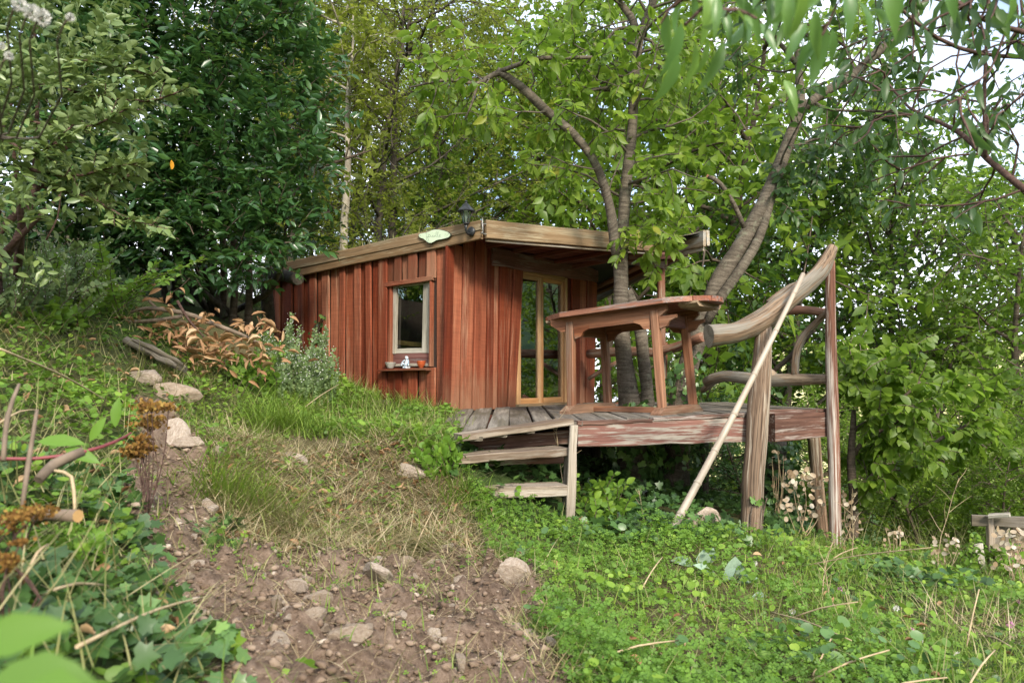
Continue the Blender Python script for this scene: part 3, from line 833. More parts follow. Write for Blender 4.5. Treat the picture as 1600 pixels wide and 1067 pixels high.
# boards of the left wall
rr = random.Random(5)
s = -.02; i = 0
edges = []
while s < LL:
    w = rr.choice([.115, .13, .15, .17]) if i % 2 == 0 else rr.choice([.065, .08, .1])
    edges.append((s, min(s + w, LL + .03), i % 2)); s += w; i += 1
zshelf, zhead = wz0 - .01, wz1 + .015
for a, b, odd in edges:
    o = .042 if odd else .010
    o += rr.uniform(-.004, .004); m = (a + b) / 2; w = b - a + (.014 if odd else -.005)
    top = topL(m) + .06; lean = rr.uniform(-.012, .012)
    segs = [(zb + .25, top)]
    if b > wsa + .01 and a < wsb - .01: segs = [(zb + .25, zshelf), (zhead, top)]
    for z0, z1 in segs:
        plank('plank', LW(m, z0, o), LW(m + lean, z1, o), w, .024, NL, MT['red_plank'], wall_l, 3, .0025, bev=.004)
# corner board and front wall boards: (px at foot, px at head, foot-y, head-y, proud)
def front_board(pa, pb, qa, qb, o, zt=None, z0=None, mat='red_plank', t=.026, seg=3):
    """board whose foot spans pixels pa..pb and head qa..qb on the front wall"""
    s0, s1 = (sF(pa, o) + sF(pb, o)) / 2, (sF(qa, o) + sF(qb, o)) / 2
    w0, w1 = sF(pb, o) - sF(pa, o), sF(qb, o) - sF(qa, o)
    zz0 = ZD - .02 if z0 is None else z0
    zz1 = topF(s1) + .01 if zt is None else zt
    return plank('plank', FW(s0, zz0, o), FW(s1, zz1, o), w0, t, NF, MT[mat], wall_f, seg, .0025, w1, .004)
front_board(691, 703, 697, 709, .044, zF(702, 386, .034))
front_board(697, 722, 704, 728, .010, zF(715, 384, .01))
front_board(719, 726, 725, 733, .044)
front_board(726, 741, 732, 746, .012)
front_board(738, 748, 743, 753, .044)
front_board(747, 762, 752, 765, .010)
front_board(759, 769, 763, 772, .044)
zl_l, zl_r = zF(795, 416, .05), zF(912, 436, .05)
front_board(768, 781, 771, 784, .012)
front_board(778, 790, 781, 793, .044, zF(787, 412, .03))
front_board(789, 796, 792, 805, .010, zF(798, 415, .03))
front_board(793, 804, 803, 817, .046, zF(810, 418, .03))
front_board(893, 905, 893, 906, .044, zF(899, 436, .03))
front_board(904, 917, 905, 919, .012, zF(911, 438, .03))
front_board(914, 927, 917, 932, .032, zF(923, 440, .03))
# sheathing boards above the lintel
for k in range(3):
    z = zF(850, 386 + k * 11, .02)
    plank('plank', FW(sF(778), z + .03, .012 + .004 * k), FW(LF, z - .05, .012 + .004 * k), .11, .022, NF, MT['dark_red'], wall_f, 3)
# crooked lintel over the door
pa, pb = FW(sF(768, .06), zF(768, 401, .06), .062), FW(sF(933, .06), zF(933, 431, .06), .062)
plank('lintel', pa, pb, .18, .035, NF, MT['plum_beam'], wall_f, 8, .008, .155)

# glazed double door
door = obj('door', mesh('door', *box_vf(0, .02, 0, .02, 0, .02), MT['honey']), cabin, Matrix.Translation(FW(dsa + .02, ZD - .005, -.03)))
def dbar(name, pxa, pya, pxb, pyb, w, o, t=.04, mat='honey', par=None, wide=None):
    return plank(name, FW(sF(pxa, o), zF(pxa, pya, o), o), FW(sF(pxb, o), zF(pxb, pyb, o), o), w, t, NF, MT[mat], par or door, 2, .001, bev=.003)
sx = lambda px: sF(px, -.03)
zA, zB = ZD + .01, dz1 - .03
def leaf_bars(pl, pr, o):
    a, b = sF(pl, o), sF(pr, o); w = .048
    for q in (a + w / 2, b - w / 2):
        plank('stile', FW(q, zA, o), FW(q, zB, o), w, .04, NF, MT['honey'], door, 2, .001, bev=.004)
    plank('rail', FW(a + w, zA + .035, o), FW(b - w, zA + .035, o), .07, .038, NF, MT['honey'], door, 2, .001)
    plank('rail', FW(a + w, zB - .03, o), FW(b - w, zB - .03, o), .06, .038, NF, MT['honey'], door, 2, .001)
    V = [FW(a + w - .01, zA + .06, o - .006), FW(b - w + .01, zA + .06, o - .006), FW(b - w + .01, zB - .05, o - .006), FW(a + w - .01, zB - .05, o - .006)]
    V += [v + NF * .005 for v in V]
    Mx = Matrix.Translation(V[0])
    obj('pane', mesh('pane', [Mx.inverted() @ v for v in V], [(3, 2, 1, 0), (4, 5, 6, 7), (0, 1, 5, 4), (1, 2, 6, 5), (2, 3, 7, 6), (3, 0, 4, 7)], MT['glass']), door, Mx)
leaf_bars(808, 843.0, -.03)
leaf_bars(843.4, 879, -.03)
plank('door_frame', FW(sF(881.5, -.01), ZD, -.012), FW(sF(881.5, -.01), dz1 - .005, -.012), .05, .07, NF, MT['honey'], door, 2, .001)
plank('door_frame', FW(sF(806, -.01), ZD, -.014), FW(sF(806, -.01), dz1 - .005, -.014), .03, .07, NF, MT['honey'], door, 2, .001)
plank('door_frame', FW(sF(807), dz1 - .022, -.01), FW(sF(880), dz1 - .022, -.01), .05, .07, NF, MT['honey'], door, 2, .001)
plank('door_sill', FW(sF(803), ZD + .004, .02), FW(sF(886), ZD + .004, .02), .10, .03, (0, 0, 1), MT['fascia'], door, 2, .001)
plank('jamb_board', FW(sF(888, .01), ZD, .0), FW(sF(888, .01), dz1 + .05, .0), .11, .03, NF, MT['dark_red'], door, 2, .001)
# window
win = obj('window', mesh('window', *box_vf(0, .02, 0, .02, 0, .02), MT['window_wood']), cabin, Matrix.Translation(LW(wsa + .04, wz0 + .03, -.05)))
zs0, zs1 = zL(644, 552, -.03), zL(644, 443, -.03)
so = -.03
def wbar(name, s0, z0, s1, z1, w, o, t=.035, mat='window_wood'):
    return plank(name, LW(s0, z0, o), LW(s1, z1, o), w, t, NL, MT[mat], win, 2, .0015, bev=.003)
l_a, l_b = sL(620, so), sL(610.5, so)        # left stile
r_a, r_b = sL(675.5, so), sL(662.5, so)
wbar('stile', (l_a + l_b) / 2 - .004, zs0, (l_a + l_b) / 2 - .024, zs1, l_b - l_a, so + .012)
wbar('stile', (r_a + r_b) / 2 + .01, zs0, (r_a + r_b) / 2 - .01, zs1, (r_b - r_a), so + .006)
wbar('rail', r_b - .004, zs0 + .025, l_a + .004, zs0 + .025, .05, so + .002)
wbar('rail', r_b - .004, zs1 - .012, l_a + .004, zs1 - .012, .024, so + .002)
V = [LW(r_b - .02, zs0 + .04, so - .01), LW(l_a + .02, zs0 + .04, so - .01), LW(l_a + .02, zs1 - .01, so - .01), LW(r_b - .02, zs1 - .01, so - .01)]
V += [v - NL * .005 for v in V]
Mx = Matrix.Translation(V[0])
obj('pane', mesh('pane', [Mx.inverted() @ v for v in V], [(0, 1, 2, 3), (7, 6, 5, 4), (0, 4, 5, 1), (1, 5, 6, 2), (2, 6, 7, 3), (3, 7, 4, 0)], MT['dull_glass']), win, Mx)
plank('jamb_board', LW(wsb + .008, wz0, .004), LW(wsb - .004, wz1, .004), .04, .06, NL, MT['red_plank'], win, 2)
plank('jamb_board', LW(wsa - .002, wz0, .022), LW(wsa - .012, wz1, .022), .028, .05, NL, MT['red_plank'], win, 2)
plank('head_board', LW(wsa - .05, wz1 + .014, .035), LW(wsb + .05, wz1 - .01, .035), .045, .05, NL, MT['red_plank'], win, 3)
plank('apron_board', LW(wsa + .0, (zs0 + wz0) / 2, -.025), LW(wsb - .0, (zs0 + wz0) / 2, -.025), zs0 - wz0 + .004, .03, NL, MT['plum_beam'], win, 3)
plank('sill_strip', LW(wsa + .01, wz0 + .018, .004), LW(wsb - .01, wz0 + .016, .004), .03, .03, NL, MT['window_wood'], win, 2)
zsh = zL(636, 576.5, .06)
plank('shelf', LW(sL(673, .06), zsh - .004, .06), LW(sL(598, .06), zsh - .012, .06), .15, .024, (0, 0, 1), MT['red_plank'], win, 4)
SHELF_TOP = zsh + .006

# roof: slab, soffit, rafters, fascia
ctr = Vector((.3, 9.4, 0)); ctr.z = roofz(ctr)
ring = [RA, RB, RC, RD, RE]
Mx = Matrix.Translation(ctr)
inn = [ctr + (v - ctr) * .985 for v in ring]
V = [v - Vector((0, 0, .02)) - ctr for v in inn] + [v - Vector((0, 0, .045)) - ctr for v in inn] + [Vector((0, 0, -.01)), Vector((0, 0, -.045))]
n = 5; Fc = []
for k in range(n):
    j = (k + 1) % n
    Fc += [(k, j, 2 * n), (n + j, n + k, 2 * n + 1), (k, n + k, n + j, j)]
roof = obj('roof', mesh('roof', V, Fc, MT['felt']), cabin, Mx)
# soffit boards under the slab, running along the front
for k in range(13):
    o = .05 + k * .14
    a = RA.lerp(RE, 0) ; base = Vector((RA.x, RA.y, 0)) + UL * o + UF * .04
    e = Vector((RB.x, RB.y, 0)) + UL * o * .95 + UF * (.0)
    a3 = Vector((base.x, base.y, roofz(base) - .062)); e3 = Vector((e.x, e.y, roofz(e) - .062))
    plank('soffit_board', a3, e3, .135, .018, (0, 0, 1), MT['dark_red'], roof, 2, .001)
for k in range(6):
    base = Vector((RA.x, RA.y, 0)).lerp(Vector((RB.x, RB.y, 0)), .1 + k * .17) + UL * .10
    e = base + UL * 2.3
    plank('rafter', Vector((base.x, base.y, roofz(base) - .096)), Vector((e.x, e.y, roofz(e) - .096)), .055, .045, (0, 0, 1), MT['dark_red'], roof, 2)
def fascia(p0, p1, mat, h=FH, out=.0, zoff=0.0, t=.035, seg=6):
    q0, q1 = Vector(p0), Vector(p1)
    d = (q1 - q0).normalized(); nn = Vector((d.y, -d.x, 0)).normalized()
    a, b = q0 - UP * (h / 2 + zoff) + nn * out, q1 - UP * (h / 2 + zoff) + nn * out
    return plank('fascia_board', a, b, h, t, nn, MT[mat], roof, seg, .0035, bev=.006)
fascia(RE, RA + (RA - RE).normalized() * -.0, 'fascia', .10, .022, 0)        # upper left board (nL side)
fascia(RE, RA, 'fascia', .088, .012, .094)
fascia(RA + (RB - RA).normalized() * .02, RB, 'fascia', .168, .02)
fascia(RB, RC, 'fascia_grey', .165, .024)
fascia(RC, RD, 'fascia_grey', .16, .02)
plank('drip_strip', RA - UP * .185 + NF * .005 + UF * .05, RB - UP * .185, .022, .03, NF, MT['fascia_grey'], roof, 4)
_d = (RC - RB).normalized()
plank('drip_strip', RB - UP * .19 + _d * .02, RC - UP * .185 - _d * .05, .045, .03, Vector((_d.y, -_d.x, 0)), MT['fascia_grey'], roof, 3)
# beam, post and brace carrying the overhang
b0, b1 = P(905, 398, 9.3), P(1040, 411, 8.75)
plank('overhang_beam', b0, b1, .105, .09, NF, MT['plum_beam'], roof, 4)
plank('overhang_beam', P(985, 401, 8.9), P(1054, 399, 8.6), .07, .06, NF, MT['plum_beam'], roof, 3)
pb = P(1033, 419, 8.85)
tube('porch_post', [Vector((pb.x + .01, pb.y, ZD - .02)), Vector((pb.x + .005, pb.y, ZD + .6)), pb + UP * .03], [.045, .047, .042], MT['red_log'], roof, 9)
tube('brace', [P(1003, 414, 9.2), P(945, 443, 10.2), P(915, 456, 10.6)], [.035, .035, .03], MT['red_log'], roof, 8)
plank('edge_beam', P(1052, 402, 8.8), P(930, 458, 11.4), .09, .06, (0, 0, 1), MT['dark_red'], roof, 3)
# moss and debris lying on the roof edge
rg = np.random.default_rng(3)
A = np.array(RE)[None] + (np.array(RA) - np.array(RE))[None] * (rg.uniform(0, 1, (900, 1)) ** 1.6)
A += np.array(UF)[None] * rg.uniform(-.02, .35, (900, 1)); A[:, 2] += rg.uniform(-.015, .02, 900)
Vb, Tb, kk = blades(rg, A, rg.uniform(0, 6.28, 900), rg.uniform(.3, 1.5, 900), rg.uniform(-.3, 1, 900), rg.uniform(.03, .12, 900), np.full(900, .006), 3)
mo = obj('roof_grass', mesh_np('roof_grass', Vb - np.array(ctr), Tb, MT['straw_green'], np.repeat(rg.uniform(0, 1, 900), kk)), roof, Mx); mo['kind'] = 'stuff'
pts = []
N = 26
V, Fc = [], []
for i in range(N + 1):
    f = i / N; q = RE.lerp(RA, f * .62)
    hgt = .05 * (1 - f) * (1 + .5 * float(vnoise(np.array(i * .7), np.array(2.0))))
    for o, zz in ((-.02, -.015), (.03, hgt), (.18, hgt * 1.2), (.5, .0)):
        r = q + UF * o + UP * zz; V.append(r - ctr)
for i in range(N):
    for k in range(3): Fc.append((i * 4 + k, i * 4 + k + 1, (i + 1) * 4 + k + 1, (i + 1) * 4 + k))
obj('moss', mesh('moss', V, Fc, MT['moss'], smooth=True), roof, Mx)
# little steel straps on the roof corner
for dz, tl in ((-.035, .03), (-.125, -.02)):
    tube('tie_wire', [RA - UL * .045 + NL * .05 + UP * (dz), RA + NL * .05 + NF * .03 + UP * (dz - .012), RA + UF * .09 + NF * .05 + UP * (dz - .004 + tl * .1)], [.006, .007, .006], MT['old_metal'], roof, 5, .04, 0)
tube('tie_wire', [RA + NL * .045 + NF * .035 + UP * .01, RA + NL * .05 + NF * .04 - UP * .07, RA + NL * .045 + NF * .04 - UP * .135], [.006, .008, .006], MT['old_metal'], roof, 5, .04, 0)

# ------------------------------------------------------------------ things hung on or standing at the cabin
# lantern on the fascia
dL = (RA - RE).normalized(); nLf = Vector((dL.y, -dL.x, 0)).normalized()
kf = 0
def on_fascia(px, py, o=.05):
    b = RE + nLf * o; k = (px - HX) / F
    t_ = (k * b.y - b.x) / (dL.x - k * dL.y)
    q = b + dL * t_
    return Vector((q.x, q.y, CZ - (py - HY) / F * q.y))
lp = on_fascia(737, 362, .042)
lamp = thing('wall_lantern', 'black metal lantern with glass panes mounted on the roof corner board', 'lantern', lp)
Rm = Matrix((( -dL.x * -1, nLf.x, 0, lp.x), (dL.y, nLf.y, 0, lp.y), (0, 0, 1, lp.z), (0, 0, 0, 1)))   # x along the board, y outwards
def lam(name, V, Fc, mat, Mq, smooth=True, par=lamp):
    return obj(name, mesh(name, V, Fc, mat, smooth=smooth), par, Mq)
V, Fc = lathe([(0, .0), (.044, .0), (.046, .012), (.036, .02), (.018, .028), (0, .03)], 18)
lam('back_plate', V, Fc, MT['black_metal'], Rm @ Matrix.Rotation(math.radians(-90), 4, 'X'))
tube('arm', [lp + nLf * .02 - UP * .02, lp + nLf * .06 - UP * .028, lp + nLf * .085 + UP * .0, lp + nLf * .085 + UP * .055], [.012, .011, .011, .016], MT['black_metal'], lamp, 8, .02, 0)
lb = lp + nLf * .085 + UP * .05
LM = Matrix.Translation(lb)
V, Fc = lathe([(0, 0), (.022, 0), (.03, .012), (.032, .02), (.0, .021)], 12); lam('base_cup', V, Fc, MT['black_metal'], LM)
V, Fc = lathe([(.029, .02), (.05, .13)], 6); lam('glass_pane', V, Fc, MT['lamp_glass'], LM, False)
for k in range(6):
    a = k * math.pi / 3
    tube('glazing_bar', [lb + Vector((.03 * math.cos(a), .03 * math.sin(a), .02)), lb + Vector((.0515 * math.cos(a), .0515 * math.sin(a), .132))], [.0035, .0035], MT['black_metal'], lamp, 5, .2, 0)
V, Fc = lathe([(0, .128), (.055, .128), (.082, .122), (.085, .13), (.05, .165), (.03, .19), (.014, .2), (.014, .21), (.018, .216), (.008, .226), (0, .232)], 12)
lam('lantern_cap', V, Fc, MT['black_metal'], LM, False)
V, Fc = lathe([(0, .02), (.012, .02), (.012, .06), (.018, .08), (.012, .1), (0, .105)], 10); lam('bulb', V, Fc, MT['white_flower'], LM)
# name sign
sp = on_fascia(654.5, 371, .045)
sx_ = dL; px2m = (on_fascia(704, 368, .045) - sp).length / 51.5
sign = thing('name_sign', 'pale green shaped wooden sign reading feuille on the roof edge', 'sign', sp)
Sm = Matrix(((dL.x, -nLf.x, 0, sp.x), (dL.y, -nLf.y, 0, sp.y), (dL.z, 0, 1, sp.z), (0, 0, 0, 1)))
# outline read off the photo: zoomed px -> board metres (x along the board, z up), the fascia's own slope taken out
def sgn(zx, zy):
    q = on_fascia(640 + zx / 10, 310 + zy / 10, .045); v = q - sp
    x = v.dot(dL); return (x, v.z - dL.z * x)
outl = [(150, 575), (165, 555), (205, 545), (265, 530), (310, 515), (360, 490), (420, 475), (490, 475), (560, 488), (620, 508), (655, 535), (662, 565), (640, 592), (590, 612), (520, 632), (470, 642), (430, 655), (395, 680), (355, 700), (318, 698), (285, 680), (258, 655), (225, 632), (180, 620), (155, 600)]
o2 = [sgn(*q) for q in outl]
V, Fc = prism(o2, .014); obj('sign_board', mesh('sign_board', V, Fc, MT['sign_edge']), sign, Sm)
cx = sum(q[0] for q in o2) / len(o2); cz = sum(q[1] for q in o2) / len(o2)
V, Fc = prism([(cx + (x - cx) * .955, cz + (z - cz) * .93) for x, z in o2], .004)
obj('sign_face', mesh('sign_face', V, Fc, MT['sign_face']), sign, Sm @ Matrix.Translation((0, -.0145, 0)))
strokes = [[(262, 560), (275, 535), (288, 545), (280, 585), (285, 640), (305, 668), (318, 650), (300, 610), (278, 592)],         # f
           [(300, 600), (322, 585), (330, 565), (318, 560), (310, 585), (325, 605), (345, 590)],                                    # e
           [(345, 590), (350, 570), (352, 598), (372, 598), (380, 568), (382, 598), (398, 590)],                                    # u
           [(398, 590), (405, 568), (406, 596), (420, 588)],                                                                        # i
           [(420, 588), (440, 545), (442, 520), (430, 525), (428, 575), (438, 594), (452, 585)],                                    # l
           [(452, 585), (466, 545), (468, 518), (456, 522), (454, 572), (464, 592), (476, 584)],                                    # l
           [(476, 584), (500, 570), (500, 556), (488, 558), (482, 578), (492, 592), (512, 582)]]                                    # e
tb = []
for st in strokes:
    pp = np.array([(sgn(*q)[0], -.0188, sgn(*q)[1]) for q in st])
    pd, _r = resample(pp, np.full(len(pp), .0011), .004)
    tb.append((pd, np.full(len(pd), .0012), 4))
dot = np.array([(sgn(410, 545)[0], -.0188, sgn(410, 545)[1]), (sgn(413, 540)[0], -.0188, sgn(413, 540)[1])]); tb.append((dot, np.full(2, .0016), 4))
obj('lettering', tubes_mesh('lettering', tb, MT['ink']), sign, Sm)
tb = []
for st in ([(560, 575), (575, 545), (600, 545), (605, 570), (585, 585), (562, 575)], [(575, 560), (600, 562), (622, 552)]):
    pp = np.array([(sgn(*q)[0], -.0188, sgn(*q)[1]) for q in st]); pd, _r = resample(pp, np.full(len(pp), .001), .004); tb.append((pd, np.full(len(pd), .0011), 4))
obj('leaf_drawing', tubes_mesh('leaf_drawing', tb, MT['ink_pale']), sign, Sm)
for q in ((183, 584), (628, 556)):
    V, Fc = lathe([(0, 0), (.004, 0), (.003, .003), (0, .0035)], 8)
    obj('screw', mesh('screw', V, Fc, MT['old_metal'], smooth=True), sign, Sm @ Matrix.Translation((sgn(*q)[0], -.0185, sgn(*q)[1])) @ Matrix.Rotation(math.radians(90), 4, 'X'))
# bowl, figurine, pot on the shelf
def shelf_pt(px): q = LW(sL(px, .07), SHELF_TOP, .07); return q
q = shelf_pt(610)
V, Fc = lathe([(0, 0), (.028, 0), (.032, .006), (.045, .03), (.056, .06), (.058, .064), (.052, .062), (.04, .03), (.028, .012), (0, .01)], 20)
tag(obj('bowl', mesh('bowl', V, Fc, MT['ceramic'], smooth=True), None, Matrix.Translation(q)), 'grey ceramic bowl at the left end of the window shelf', 'bowl')
q = shelf_pt(635)
fig = thing('figurine', 'small blue and white seated figurine in the middle of the window shelf', 'figurine', q)
pts = [(0, 0, .008), (0, 0, .04), (0, 0, .075), (.0, 0, .095)]
V, Fc = lathe([(0, 0), (.04, 0), (.042, .01), (.034, .02), (.0, .022)], 14); obj('plinth', mesh('plinth', V, Fc, MT['figure'], smooth=True), fig, Matrix.Translation(q))
V, Fc = lathe([(0, .0), (.024, .0), (.027, .02), (.022, .045), (.014, .062), (.010, .068), (.0165, .078), (.018, .09), (.012, .102), (0, .106)], 14)
V = [(x + .006 * math.sin(z * 30), y, z) for x, y, z in V]
obj('body', mesh('body', V, Fc, MT['figure'], smooth=True), fig, Matrix.Translation(q + UP * .02))
for sg in (1, -1):
    a = q + UP * .03 - UL * .012 * sg
    tube('leg', [a, a - UL * .03 * sg + NL * .02 + UP * .022, a - UL * .035 * sg + NL * .025 - UP * .008], [.012, .011, .009], MT['figure'], fig, 8, .02, 0)
    tube('arm', [a + UP * .055 - UL * .01 * sg, a - UL * .028 * sg + NL * .012 + UP * .035, a - UL * .03 * sg + NL * .02 + UP * .016], [.008, .008, .006], MT['figure'], fig, 7, .02, 0)
q = shelf_pt(658)
V, Fc = lathe([(0, 0), (.018, 0), (.02, .008), (.03, .02), (.043, .045), (.045, .07), (.047, .074), (.042, .073), (.038, .045), (.02, .02), (0, .016)], 20)
tag(obj('pot', mesh('pot', V, Fc, MT['terracotta'], smooth=True), None, Matrix.Translation(q)), 'small orange clay pot at the right end of the window shelf', 'pot')
# chair inside, seen through the door
q = FW(sF(838, -.9), ZD - .008, -.9)
ch = thing('wooden_chair', 'round backed wooden chair standing inside behind the door glass', 'chair', q)
plank('seat', q + UF * -.18 + UP * .36, q + UF * .18 + UP * .36, .36, .03, UP, MT['honey'], ch, 2)
for a in (-.15, .15):
    for b in (-.15, .15):
        w_ = q + UF * a + NF * b
        tube('leg', [w_, w_ + UP * .35], [.016, .018], MT['honey'], ch, 7, .3, 0)
ol = [(.17 * math.cos(a) * (1 if a < math.pi else .8), .5 + .17 * math.sin(a)) for a in [k * math.pi / 10 for k in range(20)]]
V, Fc = prism(ol, .02)
obj('backrest', mesh('backrest', V, Fc, MT['honey']), ch, Matrix(((UF.x, -NF.x, 0, q.x - NF.x * .17), (UF.y, -NF.y, 0, q.y - NF.y * .17), (0, 0, 1, q.z + .05), (0, 0, 0, 1))))
for a in (-.1, .1):
    w_ = q - NF * .165 + UF * a; tube('back_post', [w_ + UP * .35, w_ + UP * .46], [.012, .012], MT['honey'], ch, 6, .3, 0)

# ------------------------------------------------------------------ deck, steps, railing, table, pole
EL, ER = P(893, 657, 5.7), P(1292, 639, 6.9)            # top of the deck along its front edge
EL0 = P(722, 684, 5.35)
def edge_at(x):
    """front edge of the deck boards at x: (y, z)"""
    if x < EL.x:
        a, b = EL0, EL
    else: a, b = EL, ER
    f = (x - a.x) / (b.x - a.x); q = a.lerp(b, f); return q.y, q.z
deck = thing('deck', 'grey board deck on posts with a peeling painted beam along its front', 'deck', (1.5, 7.5, ZD - .4))
x = -.56; rr = random.Random(9)
while x < 2.72:
    w = rr.choice([.165, .175, .18, .19]); m = x + w / 2
    y0, z0 = edge_at(m)
    if m < -.28:   # behind the slope: left edge runs back to the cabin corner
        t_ = (m - EL0.x) / (-.62 - EL0.x); q = EL0.lerp(P(688, 641, 7.6), max(0, min(1, t_))); y0, z0 = q.y, q.z
    y1 = 7.79 + (m + .627) * 1.368 if m < 1.0 else 10.2
    if m < -.45: y1 = max(y0 + .2, 7.95)
    plank('deck_board', (m, y0 - .02 + rr.uniform(-.012, .012), z0 - .016 + rr.uniform(-.004, .004)), (m + rr.uniform(-.01, .01), y1, ZD - .018 + rr.uniform(-.003, .003)), w - .012, .03, (0, 0, 1), MT['grey_deck'], deck, 4, .0025)
    x += w
def on_edge(px, py, dy=0.0):
    k = (px - HX) / F; a = EL; d = ER - EL
    t_ = (k * a.y - a.x) / (d.x - k * d.y); q = a + d * t_
    return Vector((q.x, q.y, CZ - (py - HY) / F * q.y))
nE = Vector(((ER - EL).y, -(ER - EL).x, 0)).normalized()
# thin strip along the board ends, in three worn lengths
for xa, ya, xb, yb in ((896, 661, 1012, 656), (1014, 655, 1164, 647), (1166, 645, 1292, 640)):
    plank('edge_strip', on_edge(xa, ya) + nE * .03, on_edge(xb, yb) + nE * .03, .03, .06, nE, MT['brown_beam'], deck, 6, .004)
plank('front_beam', on_edge(898, 680) + nE * .012, on_edge(1168, 670) + nE * .012, .168, .075, nE, MT['peel_beam'], deck, 8, .004, .2)
plank('front_beam', on_edge(1197, 667) + nE * .05, on_edge(1291, 661) + nE * .03, .235, .09, nE, MT['brown_beam'], deck, 5, .005, .215)
# joists and inner beam, seen dark under the boards
for k in range(5):
    a = EL.lerp(ER, .08 + k * .22) + Vector((0, .15, -.13)); plank('joist', a, (a.x - .05, 10.0, ZD - .12), .12, .06, (1, 0, 0), MT['dark_red'], deck, 2)
plank('back_beam', (-.5, 7.7, ZD - .14), (2.6, 9.9, ZD - .14), .16, .07, NF, MT['dark_red'], deck, 2)
# posts under the deck
q = P(1288, 850, 7.4); tube('deck_post', [Vector((q.x, q.y, gz(q.x, q.y) - .15)), P(1278, 760, 7.3), P(1271, 672, 7.2)], [.058, .058, .055], MT['post_wood'], deck, 9)
for px, d in ((930, 8.8), (1100, 9.6)):
    q = P(px, 700, d); tube('deck_post', [Vector((q.x, q.y, gz(q.x, q.y) - .2)), Vector((q.x, q.y, ZD - .05))], [.06, .055], MT['dark_bark'], deck, 8)

# steps
steps = thing('wooden_steps', 'three worn pale wooden steps beside the deck, ivy between them', 'steps', (.0, 5.6, CZ - .9))
def tread(pa, pb, da, db, w, t=.05, mat='step_wood', depth=.2):
    a, b = P(*pa, da), P(*pb, db)
    d = (b - a).normalized(); back = UP.cross(d).normalized()
    if back.y < 0: back = -back
    m = a + back * depth / 2; e = b + back * depth / 2
    return plank('tread', m, e, depth, t, (0, 0, 1), MT[mat], steps, 7, .005)
tread((722, 685), (896, 659), 5.3, 5.62, .2, .045, depth=.17)
tread((714, 719), (890, 706), 5.25, 5.55, .2, .055, depth=.24)
tread((738, 770), (888, 767), 5.25, 5.5, .2, .075, depth=.22)
plank('riser', P(735, 697, 5.75), P(890, 682, 5.85), .10, .03, nE, MT['brown_beam'], steps, 4, .004)
plank('riser', P(735, 722, 5.6), P(885, 716, 5.72), .06, .03, nE, MT['brown_beam'], steps, 4, .004)
q = P(890, 822, 5.52)
plank('post', (q.x - .005, q.y, gz(q.x, q.y) - .1), P(896.5, 664, 5.52), .062, .045, (.1, -1, 0), MT['step_wood'], steps, 5, .003, .055)
plank('post', P(883, 792, 5.62), P(886, 712, 5.62), .04, .04, (.1, -1, 0), MT['grey_deck'], steps, 3, .003)

# railing of logs
rail = thing('log_railing', 'rustic log railing with a thick bent handrail on the deck front', 'railing', (1.9, 6.4, ZD - .7))
tube('handrail', [P(1107, 524, 6.25), P(1150, 519, 6.3), P(1195, 498, 6.4), P(1240, 461, 6.5), P(1278, 428, 6.6), P(1293, 405, 6.65), P(1301, 386, 6.68)],
     [.086, .085, .082, .076, .068, .058, .046], MT['log'], rail, 20, .04, .17, MT['log_end'], ridge=3)
tube('handrail', [P(1200, 474, 6.62), P(1235, 451, 6.64), P(1262, 440, 6.66)], [.03, .04, .03], MT['log'], rail, 8, .06, .12)
q = P(1171, 832, 6.3)
tube('post', [Vector((q.x, q.y, gz(q.x, q.y) - .15)), P(1177, 740, 6.33), P(1184, 650, 6.36), P(1190, 570, 6.38), P(1194, 506, 6.4)], [.086, .084, .086, .078, .064], MT['post_wood'], rail, 14, .07, .12, ridge=3)
q = P(1306, 862, 6.75)
tube('post', [Vector((q.x, q.y, gz(q.x, q.y) - .15)), P(1304, 760, 6.75), P(1301, 640, 6.76), P(1298, 520, 6.77), P(1297, 408, 6.76)], [.052, .053, .052, .046, .04], MT['white_post'], rail, 10, .1, .06, ridge=2)
# side rails behind
tube('rail', [P(1104, 597, 7.9), P(1130, 588, 7.7), P(1200, 594, 7.35), P(1250, 593, 7.1), P(1296, 592, 6.85)], [.05, .055, .062, .055, .04], MT['log'], rail, 10, .08, .10)
tube('rail', [P(1098, 610, 8.0), P(1112, 598, 7.85), P(1118, 590, 7.8)], [.03, .038, .04], MT['log'], rail, 8, .05, .1)
tube('knot', [P(1196, 580, 7.35), P(1203, 588, 7.33), P(1206, 597, 7.33)], [.05, .07, .05], MT['log'], rail, 9, .03, .12)
tube('rail', [P(1205, 490, 7.3), P(1250, 484, 7.1), P(1300, 490, 6.85)], [.04, .04, .035], MT['red_log'], rail, 8, .08, .1)
tube('branch', [P(1242, 589, 7.15), P(1244, 555, 7.12), P(1253, 530, 7.08), P(1272, 508, 7.0), P(1296, 484, 6.85)], [.04, .036, .038, .034, .026], MT['log'], rail, 9, .05, .12)
tube('branch', [P(1272, 506, 7.0), P(1262, 525, 7.05), P(1240, 552, 7.2), P(1208, 580, 7.35)], [.026, .026, .024, .022], MT['dark_bark'], rail, 7, .06, .1)
tube('rail', [P(920, 553, 9.6), P(975, 549, 9.2), P(1030, 551, 8.8)], [.055, .055, .05], MT['red_log'], rail, 9, .1, .08)
tube('rail', [P(1028, 549, 8.8), P(1060, 541, 8.6), P(1098, 526, 8.3)], [.06, .055, .05], MT['red_log'], rail, 9, .08, .1)
tube('brace', [P(920, 592, 9.7), P(942, 578, 9.6), P(968, 564, 9.5)], [.025, .028, .025], MT['red_log'], rail, 7, .1, .06)
tube('rail', [P(925, 652, 9.6), P(950, 640, 9.5), P(985, 622, 9.3)], [.03, .032, .03], MT['red_log'], rail, 7, .1, .06)
